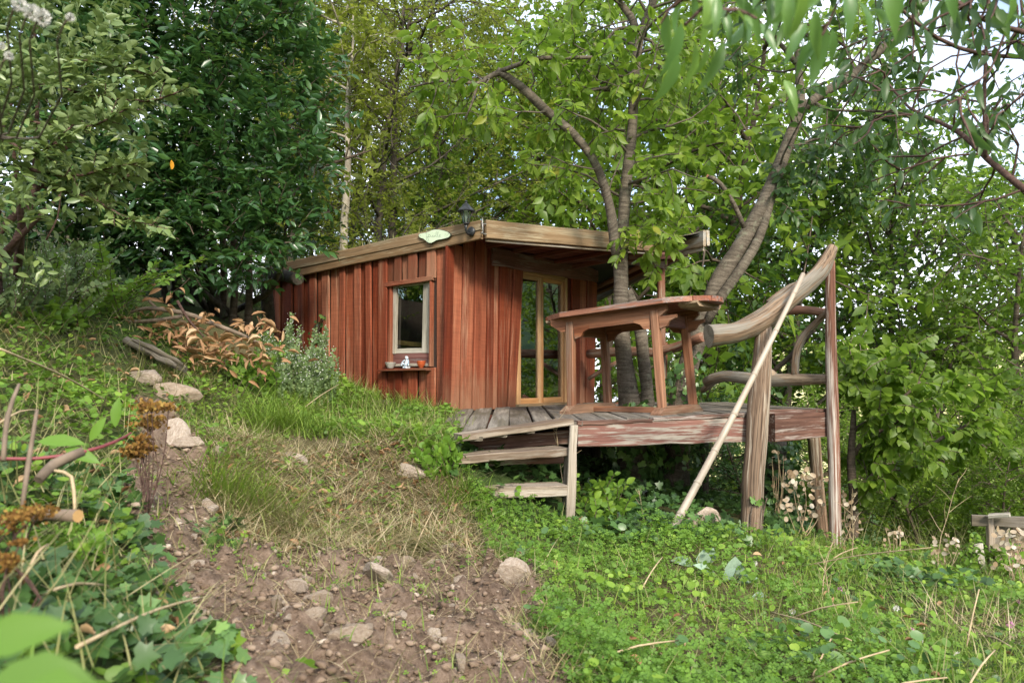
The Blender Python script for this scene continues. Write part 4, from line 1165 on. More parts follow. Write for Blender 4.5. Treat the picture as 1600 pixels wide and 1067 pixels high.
plank('post', (P(1034, 640, 8.9).x, 8.9, ZD - .02), P(1036, 535, 8.9), .09, .08, (0, -1, 0), MT['red_log'], rail, 3)

# bamboo pole
pole = thing('bamboo_pole', 'long pale bamboo pole leaning from the grass against the log handrail', 'pole', G(1041, 838))
a = G(1041, 838) - UP * .03; b = P(1255, 428, 6.36)
pp = [a.lerp(b, f) + Vector((0, -.02, -.03)) * math.sin(f * math.pi) for f in np.linspace(0, 1, 9)]
tube('culm', pp, list(np.linspace(.029, .018, 9)), MT['bamboo'], pole, 12, .2, .01)
for f in (.09, .20, .315, .45, .60, .77, .92):
    c = a.lerp(b, f) + Vector((0, -.02, -.03)) * math.sin(f * math.pi); d = (b - a).normalized(); r = .029 - .011 * f
    tube('node_ring', [c - d * .012, c - d * .004, c + d * .004, c + d * .012], [r * .98, r * 1.14, r * 1.14, r * .98], MT['bamboo'], pole, 12, .004, 0)

# picnic table
tbl = thing('picnic_table', 'reddish brown wooden table with a rounded slatted top standing on the deck', 'table', P(960, 645, 6.8))
tipL, tipR = P(862, 506, 7.4), P(1126, 470, 6.5)
ax_l = (tipR - tipL).normalized(); ax_w = UP.cross(ax_l).normalized(); up_t = ax_l.cross(ax_w).normalized()
Lh, Wh = (tipR - tipL).length / 2, .42
org = (tipL + tipR) / 2
def TP(u, v, w): return org + ax_l * u + ax_w * v + up_t * w
ns = 6; sw = 2 * Wh / ns
for k in range(ns):
    v = -Wh + sw * (k + .5)
    # oval ends: each slat is cut to the outline
    def lim(vv): return Lh * (1 - .42 * (abs(vv) / Wh) ** 2.4)
    V, n = [], 8
    va, vb = v - sw / 2 + .004, v + sw / 2 - .004
    ol = [(-lim(va), va), (lim(va), va)] + [(lim(v), v)] + [(lim(vb), vb), (-lim(vb), vb), (-lim(v), v)]
    for wv in (-.006, .036):
        for u, vv in ol: V.append((u, vv, wv))
    Fc = [tuple(range(5, -1, -1)), tuple(range(6, 12))] + [(j, (j + 1) % 6, (j + 1) % 6 + 6, j + 6) for j in range(6)]
    # local z along the slat so that the grain follows it
    Mx = Matrix(((ax_w.x, up_t.x, ax_l.x, org.x), (ax_w.y, up_t.y, ax_l.y, org.y), (ax_w.z, up_t.z, ax_l.z, org.z), (0, 0, 0, 1)))
    obj('slat', mesh('slat', [(vv, wv + R0.uniform(-.001, .001), u) for u, vv, wv in V], [f[::-1] for f in Fc], MT['table_top']), tbl, Mx)
# rim under the slats at the two rounded ends, aprons with cut corners
def shaped(name, u0, u1, v, w0, w1, mat, along='u', th=.04, cham=.10, par=tbl):
    h = w1 - w0; L2 = (u1 - u0)
    ol = [(0, h), (L2, h), (L2, h * .55), (L2 - cham, 0), (cham, 0), (0, h * .55)]
    V = [(-th / 2, z, x) for x, z in ol] + [(th / 2, z, x) for x, z in ol]
    Fc = [tuple(range(6)), tuple(range(11, 5, -1))] + [(j + 6, (j + 1) % 6 + 6, (j + 1) % 6, j) for j in range(6)]
    if along == 'u': o_, zx, xx = TP(u0, v, w0), ax_l, ax_w
    else: o_, zx, xx = TP(v, u0, w0), ax_w, -ax_l
    Mx = Matrix(((xx.x, up_t.x, zx.x, o_.x), (xx.y, up_t.y, zx.y, o_.y), (xx.z, up_t.z, zx.z, o_.z), (0, 0, 0, 1)))
    return obj(name, mesh(name, V, [f[::-1] for f in Fc] if along == 'u' else Fc, MT[mat]), par, Mx)
shaped('apron', -.62, .47, -.31, -.125, -.002, 'table', 'u')
shaped('apron', -.60, .50, .31, -.125, -.002, 'table', 'u')
lu0, lu1, lv = -.43, .36, .31
shaped('apron', -.30, .30, lu0, -.165, -.06, 'table', 'v', .045, .02)
shaped('apron', -.30, .30, lu1, -.165, -.06, 'plum_beam', 'v', .045, .02)
shaped('end_batten', -.28, .28, .63, -.045, -.003, 'table_under', 'v', .16, .05)
shaped('end_batten', -.28, .28, -.64, -.04, -.003, 'table_under', 'v', .12, .05)
feet = {}
for u in (lu0, lu1):
    for v in (-lv, lv):
        top = TP(u, v, -.003); 
        base = TP(u * 1.06 + .0, v * 1.1, -.75); 
        base.z = ZD + .062
        plank('leg', base, TP(u, v, -.05), .066, .066, ax_w, MT['table'], tbl, 3, .002, .072, .008)
        feet[(u, v)] = base
    for v, sg in ((-lv, 1), (lv, -1)):
        # curved bracket between leg and apron
        a = TP(u + .035, v, -.26); 
        for du in (1, -1):
            if (u < 0 and du < 0): continue
            o_ = TP(u + .04 * du, v - .005, -.1)
            ol = [(0, 0), (.15, 0), (.145, -.025), (.09, -.045), (.06, -.085), (.0, -.10)]
            V = [(-.018, z, x) for x, z in ol] + [(.018, z, x) for x, z in ol]
            Fc = [tuple(range(6)), tuple(range(11, 5, -1))] + [(j + 6, (j + 1) % 6 + 6, (j + 1) % 6, j) for j in range(6)]
            zx = ax_l * du
            Mx = Matrix(((ax_w.x, up_t.x, zx.x, o_.x), (ax_w.y, up_t.y, zx.y, o_.y), (ax_w.z, up_t.z, zx.z, o_.z), (0, 0, 0, 1)))
            obj('bracket', mesh('bracket', V, Fc, MT['table']), tbl, Mx)
for u in (lu0, lu1):
    a, b = feet[(u, -lv)], feet[(u, lv)]
    d = (b - a).normalized()
    p0, p1 = a - d * .13 - UP * .03, b + d * .13 - UP * .03
    L = (p1 - p0).length
    ol = [(0, -.035), (L, -.035), (L, -.01), (L - .12, .045), (.12, .045), (0, -.01)]
    V = [(-.045, z, x) for x, z in ol] + [(.045, z, x) for x, z in ol]
    Fc = [tuple(range(6)), tuple(range(11, 5, -1))] + [(j + 6, (j + 1) % 6 + 6, (j + 1) % 6, j) for j in range(6)]
    side = UP.cross(d).normalized()
    Mx = Matrix(((side.x, 0, d.x, p0.x), (side.y, 0, d.y, p0.y), (side.z, 1, d.z, p0.z), (0, 0, 0, 1)))
    obj('foot', mesh('foot', V, Fc, MT['table_foot']), tbl, Mx)
c0 = (feet[(lu0, -lv)] + feet[(lu0, lv)]) / 2 - UP * .03; c1 = (feet[(lu1, -lv)] + feet[(lu1, lv)]) / 2 - UP * .03
plank('stretcher', c0, c1, .06, .05, (0, 0, 1), MT['table'], tbl, 3)

# ------------------------------------------------------------------ trees and shrubs
def curve_from(rng, p, d, L, n=5, wob=.18, grav=0.0):
    pts = [np.array(p, float)]; d = np.array(d, float); d = d / np.linalg.norm(d)
    for i in range(n):
        d = d + rng.normal(size=3) * wob + np.array([0, 0, -grav]); d = d / np.linalg.norm(d)
        pts.append(pts[-1] + d * L / n)
    return np.array(pts)
def at(pts, t):
    f = t * (len(pts) - 1); i = min(int(f), len(pts) - 2)
    return pts[i] + (pts[i + 1] - pts[i]) * (f - i), nrmz(pts[i + 1] - pts[i])
def spawn(rng, pts, n, t0, t1, L, up=.25, along=.5, wob=.18, grav=0.0, seg=5, taper=.4):
    out = []
    ph = rng.uniform(0, 6.28)
    for k in range(n):
        t = t0 + (t1 - t0) * (k + rng.uniform(.1, .9)) / n
        p, tg = at(pts, t)
        a = ph + k * 2.4 + rng.uniform(-.5, .5)
        r = np.array([0, 0, 1.0]) if abs(tg[2]) < .9 else np.array([1.0, 0, 0])
        x = nrmz(np.cross(tg, r)); y = np.cross(tg, x)
        d = x * math.cos(a) + y * math.sin(a) + tg * along + np.array([0, 0, up])
        out.append(curve_from(rng, p, d, L * rng.uniform(.7, 1.25) * (1 - taper * (t - t0) / max(t1 - t0, .01)), seg, wob, grav))
    return out
def twigs_on(rng, limbs, n, L, up=.15, grav=.08):
    A, B, tb = [], [], []
    for q in limbs:
        for c in spawn(rng, q, n, .2, 1.0, L, up, .7, .2, grav, 3, .1):
            tb.append((c, np.linspace(.006, .0025, len(c)), 3))
            A += [c[0], c[1], c[2]]; B += [c[1], c[2], c[3]]
        A += [q[-2]]; B += [q[-1]]
    return np.array(A), np.array(B), tb

def tree_variant(seed, H, spread, nl, nsub, ntw, mleaf, leaf, lw, tr, t0=.2, upl=.5, shape='q', grav=.05, droop=.3):
    """trunk tubes and leaf arrays of a tree standing at the origin"""
    rng = np.random.default_rng(seed)
    trunk = curve_from(rng, (0, 0, -.3), (rng.normal() * .08, rng.normal() * .08, 1), H * .92, 9, .06)
    tubes = [(resample(trunk, np.linspace(tr, tr * .2, len(trunk)), .4)[0], None, 9)]
    pp, rr_ = resample(trunk, np.linspace(tr, tr * .18, len(trunk)), .4); tubes = [(pp, rr_, 9)]
    limbs = spawn(rng, trunk, nl, t0, .98, spread, upl, .35, .13, .02, 6, .55)
    subs = []
    for q in limbs:
        tubes.append((q, np.linspace(tr * .34, tr * .08, len(q)), 5))
        for s in spawn(rng, q, nsub, .25, 1.0, spread * .42, .15, .6, .2, .04, 4, .2):
            subs.append(s); tubes.append((s, np.linspace(tr * .11, .004, len(s)), 4))
    A, B, tw = twigs_on(rng, subs, ntw, spread * .2, .1, grav)
    lv = twig_leaves(rng, A, B, mleaf, leaf, lw, .9, droop)
    return tubes + tw[::2], lv
def build_variant(name, mat_bark, mat_leaf, shape, *a, **k):
    tb, lv = tree_variant(*a, shape=shape, **k)
    return tubes_mesh('trunk', tb, mat_bark), cloud_mesh('crown', shape, *lv, mat_leaf)

VAR = [
    build_variant('a', MT['dark_bark'], MT['green_leaf'], 'q', 21, 7.0, 2.6, 17, 6, 5, 4, .115, .062, .10, t0=.22),
    build_variant('b', MT['brown_bark'], MT['green_leaf'], 'q', 22, 7.4, 2.2, 19, 6, 5, 4, .105, .058, .10, t0=.12, upl=.35),
    build_variant('c', MT['dark_bark'], MT['olive_leaf'], 'q', 23, 7.0, 2.7, 18, 7, 6, 6, .062, .034, .09, t0=.15, upl=.3),
    build_variant('d', MT['brown_bark'], MT['cherry_leaf'], 'q', 24, 6.6, 2.5, 16, 6, 5, 4, .13, .07, .10, t0=.1, upl=.4, droop=.5),
    build_variant('e', MT['dark_bark'], MT['dark_leaf'], 'q', 25, 7.2, 2.3, 20, 7, 5, 5, .085, .048, .11, t0=.08, upl=.4),
]
LANDMARKS = [(350, 'above the middle of the dark laurel'), (435, 'above the right side of the dark laurel'), (490, 'above the far left end of the roof'), (550, 'beside the slim pale trunk'), (610, 'left of the name sign'), (660, 'above the name sign'),
             (720, 'just left of the lantern'), (780, 'above the lantern'), (830, 'right of the lantern'), (890, 'above the door'), (940, 'left of the cherry trunk'), (990, 'behind the cherry trunk'), (1050, 'above the right end of the roof'), (1110, 'between the cherry and the leaning tree'),
             (1170, 'at the bend of the leaning tree'), (1240, 'behind the fork of the leaning tree'), (1310, 'above the upper end of the log handrail'), (1380, 'right of the tall flaking post'), (1425, 'behind the thin young tree'), (1470, 'a little right of the thin young tree'), (1520, 'left of the broken fence'), (1570, 'above the broken fence'), (1620, 'right of the broken fence'), (1900, 'at the right edge of the picture')]
USED = set()
def label_for(px, start):
    for lim, w in LANDMARKS:
        if px <= lim: break
    for dist in ('', 'farther ', 'farthest ', 'hindmost '):
        lb = dist + start + ' ' + w
        if lb not in USED: break
    USED.add(lb); return lb
def bg_tree(px, d, top, var, leaf, label, group, rot, name='tree', zoff=0.0, wide=1.0):
    label = label_for(px, label)
    x = (px - HX) / F * d
    z = float(zbase(np.array([x]), np.array([float(d)]))[0]) + zoff
    ztop = CZ - (top - HY) / F * d
    s = (ztop - z) / 7.3
    o = thing(name, label, 'tree', (x, d, z), group)
    Mx = Matrix.Translation((x, d, z)) @ Matrix.Rotation(rot, 4, 'Z') @ Matrix.Diagonal((s * wide, s * wide, s, 1))
    tm, cm = VAR[var]
    obj('trunk', tm, o, Mx)
    c = obj('crown', cm, o, Mx)
    if leaf:
        c.material_slots[0].link = 'OBJECT'; c.material_slots[0].material = MT[leaf]
rt = random.Random(77)
G_BACK = 'trees in the wood behind the cabin'
G_RIGHT = 'trees on the falling slope right of the deck'
G_OLIVE = 'small leaved olive trees behind the laurel'
for px, d, top, var, leaf in [
    (470, 12.5, -120, 2, None), (575, 12.6, -90, 2, None), (600, 14.5, -160, 2, None), (330, 13.5, -140, 2, None), (690, 17, -120, 2, None), (540, 20, -60, 2, None), (420, 18, -120, 2, None)]:
    bg_tree(px, d, top, var, leaf, 'olive green small leaved tree rising', G_OLIVE, rt.uniform(0, 6.28), wide=1.1)
for px, d, top, var, leaf in [
    (500, 16, 150, 4, None), (440, 19, 60, 4, None), (300, 11.5, 330, 4, None), (400, 12, 340, 4, None), (225, 12, 330, 4, None), (760, 20, 90, 1, None), (850, 15.5, -150, 0, None), (950, 15, -170, 3, None), (640, 21, 170, 4, None),
    (1010, 19, -100, 1, None), (1090, 15.5, -120, 3, None), (900, 22, 60, 0, None), (1150, 19, 60, 0, None), (720, 15, 190, 0, None)]:
    bg_tree(px, d, top, var, leaf, ('dark' if var == 4 or leaf == 'dark_leaf' else 'bright') + ' green tree in the wood', G_BACK, rt.uniform(0, 6.28))
for px, d, top, var, leaf in [
    (1200, 14, 130, 0, 'dark_leaf'), (1320, 15, 190, 0, None), (1440, 14, 420, 1, None), (1510, 17, 200, 0, None), (1610, 13, 240, 1, None), (1700, 15, 160, 0, 'dark_leaf'),
    (1490, 9.6, 540, 3, None)]:
    bg_tree(px, d, top, var, leaf, ('dark' if leaf == 'dark_leaf' else 'mid') + ' green tree on the falling slope,', G_RIGHT, rt.uniform(0, 6.28))
G_HAZEL = 'bushy saplings crowding the slope right of the deck'
for px, d, top, var, leaf in [(1420, 9.5, 610, 3, 'green_leaf'), (1540, 8.8, 610, 3, None), (1640, 8.6, 500, 3, 'green_leaf'), (1500, 11.5, 600, 1, None), (1250, 11, 560, 3, 'green_leaf'), (1600, 11, 570, 3, None), (1130, 12, 560, 1, None), (1320, 9.2, 640, 1, None), (1030, 13.5, 540, 1, None), (1440, 8.2, 660, 3, 'green_leaf'), (1580, 7.9, 680, 1, 'green_leaf'), (1690, 8, 600, 3, None)]:
    bg_tree(px, d, top, var, leaf, 'bushy green sapling in the thicket', G_HAZEL, rt.uniform(0, 6.28), 'sapling', -.3, 1.25)
# bushes added to deepen the dark behind the deck and under the laurel
for px, d, top in [(960, 10.6, 600), (1080, 10.8, 600), (1180, 10, 630), (1020, 9.9, 640), (920, 10.9, 640), (300, 10.8, 400), (365, 10.4, 405), (425, 10.9, 400), (240, 10.6, 390)]:
    bg_tree(px, d, top, 4, 'laurel_leaf' if px > 700 else None, 'leafy bush added for darkness,', ('bushes added for darkness behind the deck' if px > 700 else 'bushes added for darkness in the hollow under the laurel'), rt.uniform(0, 6.28), 'bush', -.4, 1.6)  # behind the deck a darker leaf colour stands in for shade
# single pale stem behind the roof
q = P(538, 420, 11.2)
tr_ = thing('slim_tree', 'slim pale bare trunk rising behind the left end of the cabin roof', 'tree', (q.x, q.y, gz(q.x, q.y)))
tube('trunk', [Vector((q.x - .02, q.y, gz(q.x, q.y) - .2)), P(537, 380, 11.2), P(541, 310, 11.2), P(544, 250, 11.2), P(542, 160, 11.2), P(552, 60, 11.2), P(548, -60, 11.2)], [.064, .056, .052, .044, .024, .014, .008], MT['pale_bark'], tr_, 10, .2, .04)
rng = np.random.default_rng(41)
lm = [curve_from(rng, P(542, y, 11.2), (s * .8, rng.normal() * .4 - .35, .35), 1.2, 5, .15) for y, s in ((235, 1), (215, -1), (190, .3), (165, -.6), (140, -1), (115, .6), (90, 1), (60, -.4), (40, -1), (15, .5), (0, 1))]
A, B, tw = twigs_on(rng, lm, 8, .5)
obj('branches', tubes_mesh('branches', [(q_, np.linspace(.02, .005, len(q_)), 5) for q_ in lm] + tw, MT['pale_bark']), tr_)
lv = twig_leaves(rng, A, B, 8, .08, .045); o = obj('crown', cloud_mesh('crown', 'm', *lv, MT['olive_leaf']), tr_)

# cherry tree that grows through the deck in front of the roof
def hero(name, label, base, mains, sub, seed, leafmat, barkmat, leaf, lw, twigL, ntw, mleaf, nobj, shape='m', droop=.6, extra=None, group=None, cat='tree'):
    o = thing(name, label, cat, base, group)
    rng = np.random.default_rng(seed)
    tubes, limbs = [], []
    first = True
    for nm, pts, rad, sides, ns, t0, t1, sl in mains:
        if nm: tube(nm, pts, rad, MT[barkmat], o, sides, .12, .13 if sides > 9 else .07, MT['cut_wood'] if nm == 'cut_branch' else None)
        pp, _ = resample(pts, rad, .15)
        if ns:
            c = spawn(rng, pp, ns, t0, t1, sl, .1, .35, .2, .03, 5, .2)
            limbs += c; tubes += [(q, np.linspace(min(.016, sl * .012), .003, len(q)), 5) for q in c]
    A, B, tw = twigs_on(rng, limbs, ntw, twigL, .05, .1)
    obj('twigs', tubes_mesh('twigs', tubes + tw, MT[barkmat]), o)
    lv = twig_leaves(rng, A, B, mleaf, leaf, lw, .9, droop)
    if extra: lv = cat_leaves([lv, extra(rng)])
    leaf_objects(o, 'leaf', lv, shape, MT[leafmat], nobj, 'crown')
    return o, lv
dA = 7.75
pt = lambda *a: P(a[0], a[1], a[2] if len(a) > 2 else dA)
qa = P(985, 740, dA)
hero('cherry_tree', 'cherry tree with a banded trunk growing up through the deck in front of the roof', (qa.x, qa.y, gz(qa.x, qa.y)), [
    ('trunk', [Vector((qa.x, qa.y, gz(qa.x, qa.y) - .25)), pt(988, 690), pt(984, 630), pt(976, 570), pt(970, 500), pt(970, 440), pt(969, 400), pt(974, 350), pt(978, 290), pt(986, 220), pt(990, 150), pt(993, 100), pt(1002, 50), pt(1020, 5), pt(1038, -60), pt(1050, -130)],
     [0.181, 0.143, 0.114, 0.079, 0.074, 0.070, 0.067, 0.062, 0.053, 0.050, 0.047, 0.046, 0.040, 0.038, 0.034, 0.026], 14, 26, .52, 1.0, 1.3),
    ('trunk', [pt(1012, 665, 7.7), pt(1011, 610, 7.7), pt(1005, 555, 7.72), pt(998, 500, 7.75), pt(980, 455, 7.8)], [0.098, 0.063, 0.060, 0.056, 0.053], 12, 0, 0, 1, 1),
    ('branch', [pt(966, 405, 7.68), pt(960, 372, 7.62), pt(955, 335, 7.6), pt(944, 290, 7.55), pt(925, 246, 7.5), pt(892, 206, 7.45), pt(850, 170, 7.4), pt(812, 134, 7.35), pt(776, 110, 7.3)], [.055, .052, .048, .046, .042, .041, .040, .038, .034], 10, 7, .3, 1, .8),
    ('branch', [pt(780, 113, 7.3), pt(762, 122, 7.3), pt(745, 132, 7.3), pt(700, 125, 7.3), pt(640, 137, 7.3)], [.026, .024, .02, .015, .008], 8, 8, .1, 1, .5),
    ('branch', [pt(746, 131, 7.3), pt(738, 160, 7.3), pt(726, 188, 7.3)], [.014, .012, .006], 7, 3, .3, 1, .4),
    ('branch', [pt(780, 112, 7.3), pt(803, 104, 7.25), pt(838, 92, 7.2), pt(878, 91, 7.2), pt(925, 90, 7.2)], [.022, .021, .02, .02, .017], 8, 5, .1, .7, .5),
    ('branch', [pt(982, 146), pt(955, 142), pt(930, 139), pt(900, 150), pt(870, 167)], [.022, .02, .019, .014, .008], 8, 7, .2, 1, .6),
    ('branch', [pt(978, 130), pt(972, 118), pt(945, 129), pt(910, 138)], [.018, .016, .012, .006], 7, 5, .3, 1, .6),
    ('branch', [pt(996, 52), pt(985, 25), pt(966, 0), pt(950, -50)], [.04, .035, .03, .02], 9, 8, .2, 1, .9),
    ('branch', [pt(990, 48), pt(965, 45), pt(930, 85, 7.6), pt(905, 110, 7.6)], [.02, .016, .013, .006], 7, 5, .3, 1, .6),
    ('branch', [pt(1002, 60), pt(1025, 70), pt(1030, 110), pt(1022, 165)], [.018, .015, .012, .006], 7, 6, .2, 1, .7),
    (None, [pt(972, 400), pt(992, 385), pt(1020, 370), pt(1060, 365)], [.01] * 4, 5, 6, .2, 1, .35),
    (None, [pt(980, 330), pt(1005, 325), pt(1035, 345)], [.01] * 3, 5, 5, .2, 1, .4),
], None, 5, 'cherry_leaf', 'cherry_bark', .105, .048, .28, 3, 4, 150)

dB = 8.6
pt = lambda *a: P(a[0], a[1], a[2] if len(a) > 2 else dB)
qb = P(1058, 700, dB)
hero('leaning_tree', 'thick leaning tree with a wrinkled grey trunk forking above the handrail', (qb.x, qb.y, gz(qb.x, qb.y)), [
    ('trunk', [Vector((qb.x - .05, qb.y, gz(qb.x, qb.y) - .3)), pt(1062, 640), pt(1074, 575), pt(1096, 510), pt(1118, 450), pt(1150, 395), pt(1180, 345), pt(1203, 300), pt(1220, 255), pt(1236, 210), pt(1250, 168), pt(1248, 110), pt(1243, 60), pt(1226, 0), pt(1210, -70)],
     [0.166, 0.123, 0.105, 0.095, 0.099, 0.092, 0.089, 0.084, 0.071, 0.062, 0.052, 0.037, 0.033, 0.031, 0.025], 14, 9, .62, 1.0, 1.2),
    ('trunk', [pt(1104, 505, 8.5), pt(1128, 462, 8.45), pt(1158, 420, 8.45), pt(1186, 372, 8.5), pt(1206, 310, 8.58)], [0.048, 0.060, 0.054, 0.048, 0.036], 11, 0, 0, 1, 1),
    ('branch', [pt(1252, 172), pt(1285, 146), pt(1330, 120), pt(1362, 90), pt(1395, 62), pt(1440, 12), pt(1470, -50)], [0.053, 0.049, 0.049, 0.047, 0.043, 0.036, 0.026], 11, 9, .25, 1, 1.1),
    ('branch', [pt(1272, 160), pt(1300, 172, 8.4), pt(1390, 175, 8.2), pt(1440, 182, 8)], [.02, .016, .012, .008], 7, 8, .2, 1, .7),
    ('branch', [pt(1226, 235), pt(1290, 215), pt(1330, 235), pt(1410, 200)], [.016, .013, .01, .006], 7, 7, .2, 1, .7),
    ('cut_branch', [pt(1163, 356, 8.45), pt(1146, 318, 8.4), pt(1126, 288, 8.35), pt(1106, 274, 8.3)], [.026, .025, .025, .027], 9, 0, 0, 1, 1),
    ('branch', [pt(1244, 100), pt(1220, 70), pt(1190, 40), pt(1170, 10)], [.03, .025, .02, .012], 8, 8, .2, 1, .9),
    (None, [pt(1200, 330), pt(1225, 315), pt(1240, 300)], [.01] * 3, 5, 3, .2, 1, .3),
], None, 6, 'dark_leaf', 'cherry_bark', .095, .05, .32, 4, 4, 120)

# dark reddish branches of a peach tree reaching in from the right, and its near hanging leaves
pt = lambda x, y, d=3.4: P(x, y, d)
qp = Vector((4.6, 2.4, 0)); qp.z = gz(4.6, 2.4)
hero('peach_tree', 'peach tree reaching in from the right with thin reddish branches and hanging leaves', qp, [
    ('trunk', [qp - UP * .2, qp + Vector((-.05, .1, .9)), qp + Vector((-.2, .3, 1.8)), Vector((3.6, 3.0, CZ + .35)), pt(1640, 330, 3.2)], [.09, .075, .06, .045, .026], 11, 0, 0, 1, 1),
    ('branch', [pt(1645, 335, 3.2), pt(1600, 296, 3.2), pt(1545, 250, 3.3), pt(1505, 212, 3.4), pt(1465, 190, 3.5), pt(1420, 168, 3.6), pt(1380, 120, 3.7)], [.018, .015, .013, .010, .008, .006, .004], 9, 12, .1, 1, .45),
    ('branch', [pt(1540, 246, 3.3), pt(1538, 170, 3.3), pt(1540, 90, 3.3), pt(1546, -20, 3.3)], [.008, .008, .007, .006], 8, 7, .05, 1, .4),
    ('branch', [pt(1600, 90, 3.2), pt(1530, 84, 3.2), pt(1465, 60, 3.0), pt(1396, 4, 2.8), pt(1350, -60, 2.7)], [.009, .008, .007, .006, .005], 8, 7, .05, 1, .35),
    ('branch', [pt(1640, 60, 2.6), pt(1560, 40, 2.5), pt(1500, 10, 2.4), pt(1450, -40, 2.3)], [.009, .008, .007, .006], 8, 6, .05, 1, .35),
], None, 8, 'dark_leaf', 'red_bark', .075, .024, .22, 2, 2, 140, 'long', 1.2)
# near blurred hanging leaves at the top of the view
def near_leaves(rng):
    spots = [(1065, 60, 1.5), (1085, 90, 1.45), (1105, 85, 1.5), (1130, 90, 1.5), (1120, 20, 1.4), (1160, 25, 1.45), (1180, 60, 1.6), (1235, 10, 1.3), (1255, 5, 1.3), (1275, 40, 1.4), (1290, 10, 1.35), (1320, 0, 1.3), (1340, 25, 1.5), (1365, 40, 1.5), (1405, 10, 1.5), (1240, 165, 2.0), (1225, 150, 2.0), (1260, 60, 1.5), (1210, 20, 1.5),
             (1480, 0, 1.6), (1580, 10, 1.7), (1100, 5, 1.5), (1150, -10, 1.5), (1060, 110, 1.5), (1380, 0, 1.4), (1300, 70, 1.6)]
    pos = np.array([P(x, y - 25, d) for x, y, d in spots]); n = len(pos)
    dr = np.array([0, 0, -1.0]) + rng.normal(size=(n, 3)) * .28
    nr = np.array([.15, -1.0, .1]) + rng.normal(size=(n, 3)) * .5
    L = rng.uniform(.07, .105, n)
    return pos, dr, nr, L, L * rng.uniform(.26, .32, n), rng.uniform(.3, 1, n)
qs = Vector((1.9, .7, gz(1.9, .7)))
hero('peach_sapling', 'nearest peach branch hanging into the top of the view with blurred long leaves', qs, [
    ('trunk', [qs - UP * .2, qs + Vector((.05, 0, .8)), qs + Vector((.0, .1, 1.7)), P(1560, -260, 1.5)], [.035, .03, .024, .016], 9, 0, 0, 1, 1),
    ('branch', [P(1560, -260, 1.5), P(1450, -90, 1.5), P(1340, -35, 1.45), P(1230, -30, 1.45), P(1130, -10, 1.5), P(1070, 40, 1.5)], [.012, .009, .007, .006, .005, .003], 7, 6, .2, .95, .12),
], None, 9, 'peach_leaf', 'red_bark', .08, .024, .08, 1, 1, 60, 'long', 1.4, near_leaves)

# young tree with forked stem right of the tall post
q = P(1332, 850, 7.4)
hero('young_tree', 'thin young tree with a forked stem just right of the tall flaking post', (q.x, q.y, gz(q.x, q.y)), [
    ('trunk', [Vector((q.x, q.y, gz(q.x, q.y) - .15)), P(1334, 790, 7.4), P(1330, 720, 7.4), P(1333, 670, 7.4), P(1334, 640, 7.4)], [.05, .042, .036, .028, .02], 9, 0, 0, 1, 1),
    ('branch', [P(1334, 672, 7.4), P(1365, 655, 7.3), P(1400, 630, 7.2), P(1438, 596, 7.1)], [.026, .024, .018, .01], 8, 6, .3, 1, .5),
    ('branch', [P(1336, 710, 7.4), P(1350, 688, 7.35), P(1400, 660, 7.3), P(1455, 625, 7.2)], [.022, .022, .018, .01], 8, 6, .3, 1, .5),
    ('branch', [P(1335, 765, 7.4), P(1365, 740, 7.35), P(1385, 725, 7.3)], [.018, .015, .008], 7, 4, .3, 1, .4),
    ('branch', [P(1420, 710, 7.9), P(1450, 700, 7.9), P(1475, 682, 7.9), P(1560, 640, 7.9)], [.022, .022, .018, .008], 7, 6, .3, 1, .5),
    (None, [P(1334, 650, 7.4), P(1338, 610, 7.4), P(1330, 560, 7.4)], [.01] * 3, 5, 7, .2, 1, .5),
], None, 10, 'green_leaf', 'brown_bark', .095, .06, .3, 5, 6, 60)

# ---- laurel: dark glossy shrub left of and behind the cabin
rng = np.random.default_rng(51)
def blob_twigs(rng, blobs, n, L, face=None, shell=.55):
    """twigs standing outwards on a union of ellipsoids (centre, radii)"""
    w = np.array([b[1][0] * b[1][2] for b in blobs]); w = w / w.sum()
    k = rng.choice(len(blobs), n, p=w)
    c = np.array([b[0] for b in blobs])[k]; r = np.array([b[1] for b in blobs])[k]
    u = nrmz(rng.normal(size=(n, 3)))
    if face is not None:
        flip = (u @ np.array(face) < -.35); u[flip] *= -1
    rad = rng.uniform(shell, 1.0, (n, 1)) ** .6
    A = c + u * r * rad
    d = nrmz(u + rng.normal(size=(n, 3)) * .45 + np.array([0, 0, .25]))
    return A, A + d * L * rng.uniform(.6, 1.3, (n, 1))
bl = [(P(300, 130, 8.2), (1.5, 1.2, 1.25)), (P(380, 260, 7.9), (.85, .9, .75)), (P(180, 220, 7.6), (1.1, .9, 1.0)), (P(290, 355, 7.7), (.78, .7, .42)), (P(412, 150, 8.2), (.6, .7, .6)), (P(250, 0, 8.4), (1.6, 1.2, .9)),
      (P(90, 100, 7.8), (1.1, 1, 1.1)), (P(400, 355, 7.6), (.45, .5, .35)), (P(60, 300, 7.4), (.7, .7, .6)), (P(350, 20, 8.2), (.8, .9, .7)), (P(255, 390, 7.5), (.42, .4, .25)), (P(20, -20, 8), (1.2, 1, 1)), (P(230, 320, 7.4), (.6, .5, .4)), (P(330, 395, 7.3), (.5, .45, .28)), (P(420, 375, 7.5), (.4, .45, .3)), (P(160, 330, 7.4), (.6, .5, .4)), (P(360, 300, 7.5), (.6, .5, .5)), (P(120, 370, 7.6), (.5, .5, .4)), (P(425, 300, 7.9), (.5, .5, .5)), (P(448, 368, 8.0), (.34, .4, .28)), (P(300, 415, 7.5), (.5, .4, .22))]
bl = [(tuple(c), r) for c, r in bl]
base = P(290, 470, 8.3); base.z = gz(base.x, base.y)
lau = thing('laurel_shrub', 'large dark glossy laurel shrub overhanging the left end of the cabin', 'shrub', base)
A, B = blob_twigs(rng, bl, 3500, .24, (.1, -1, .1))
stems = []
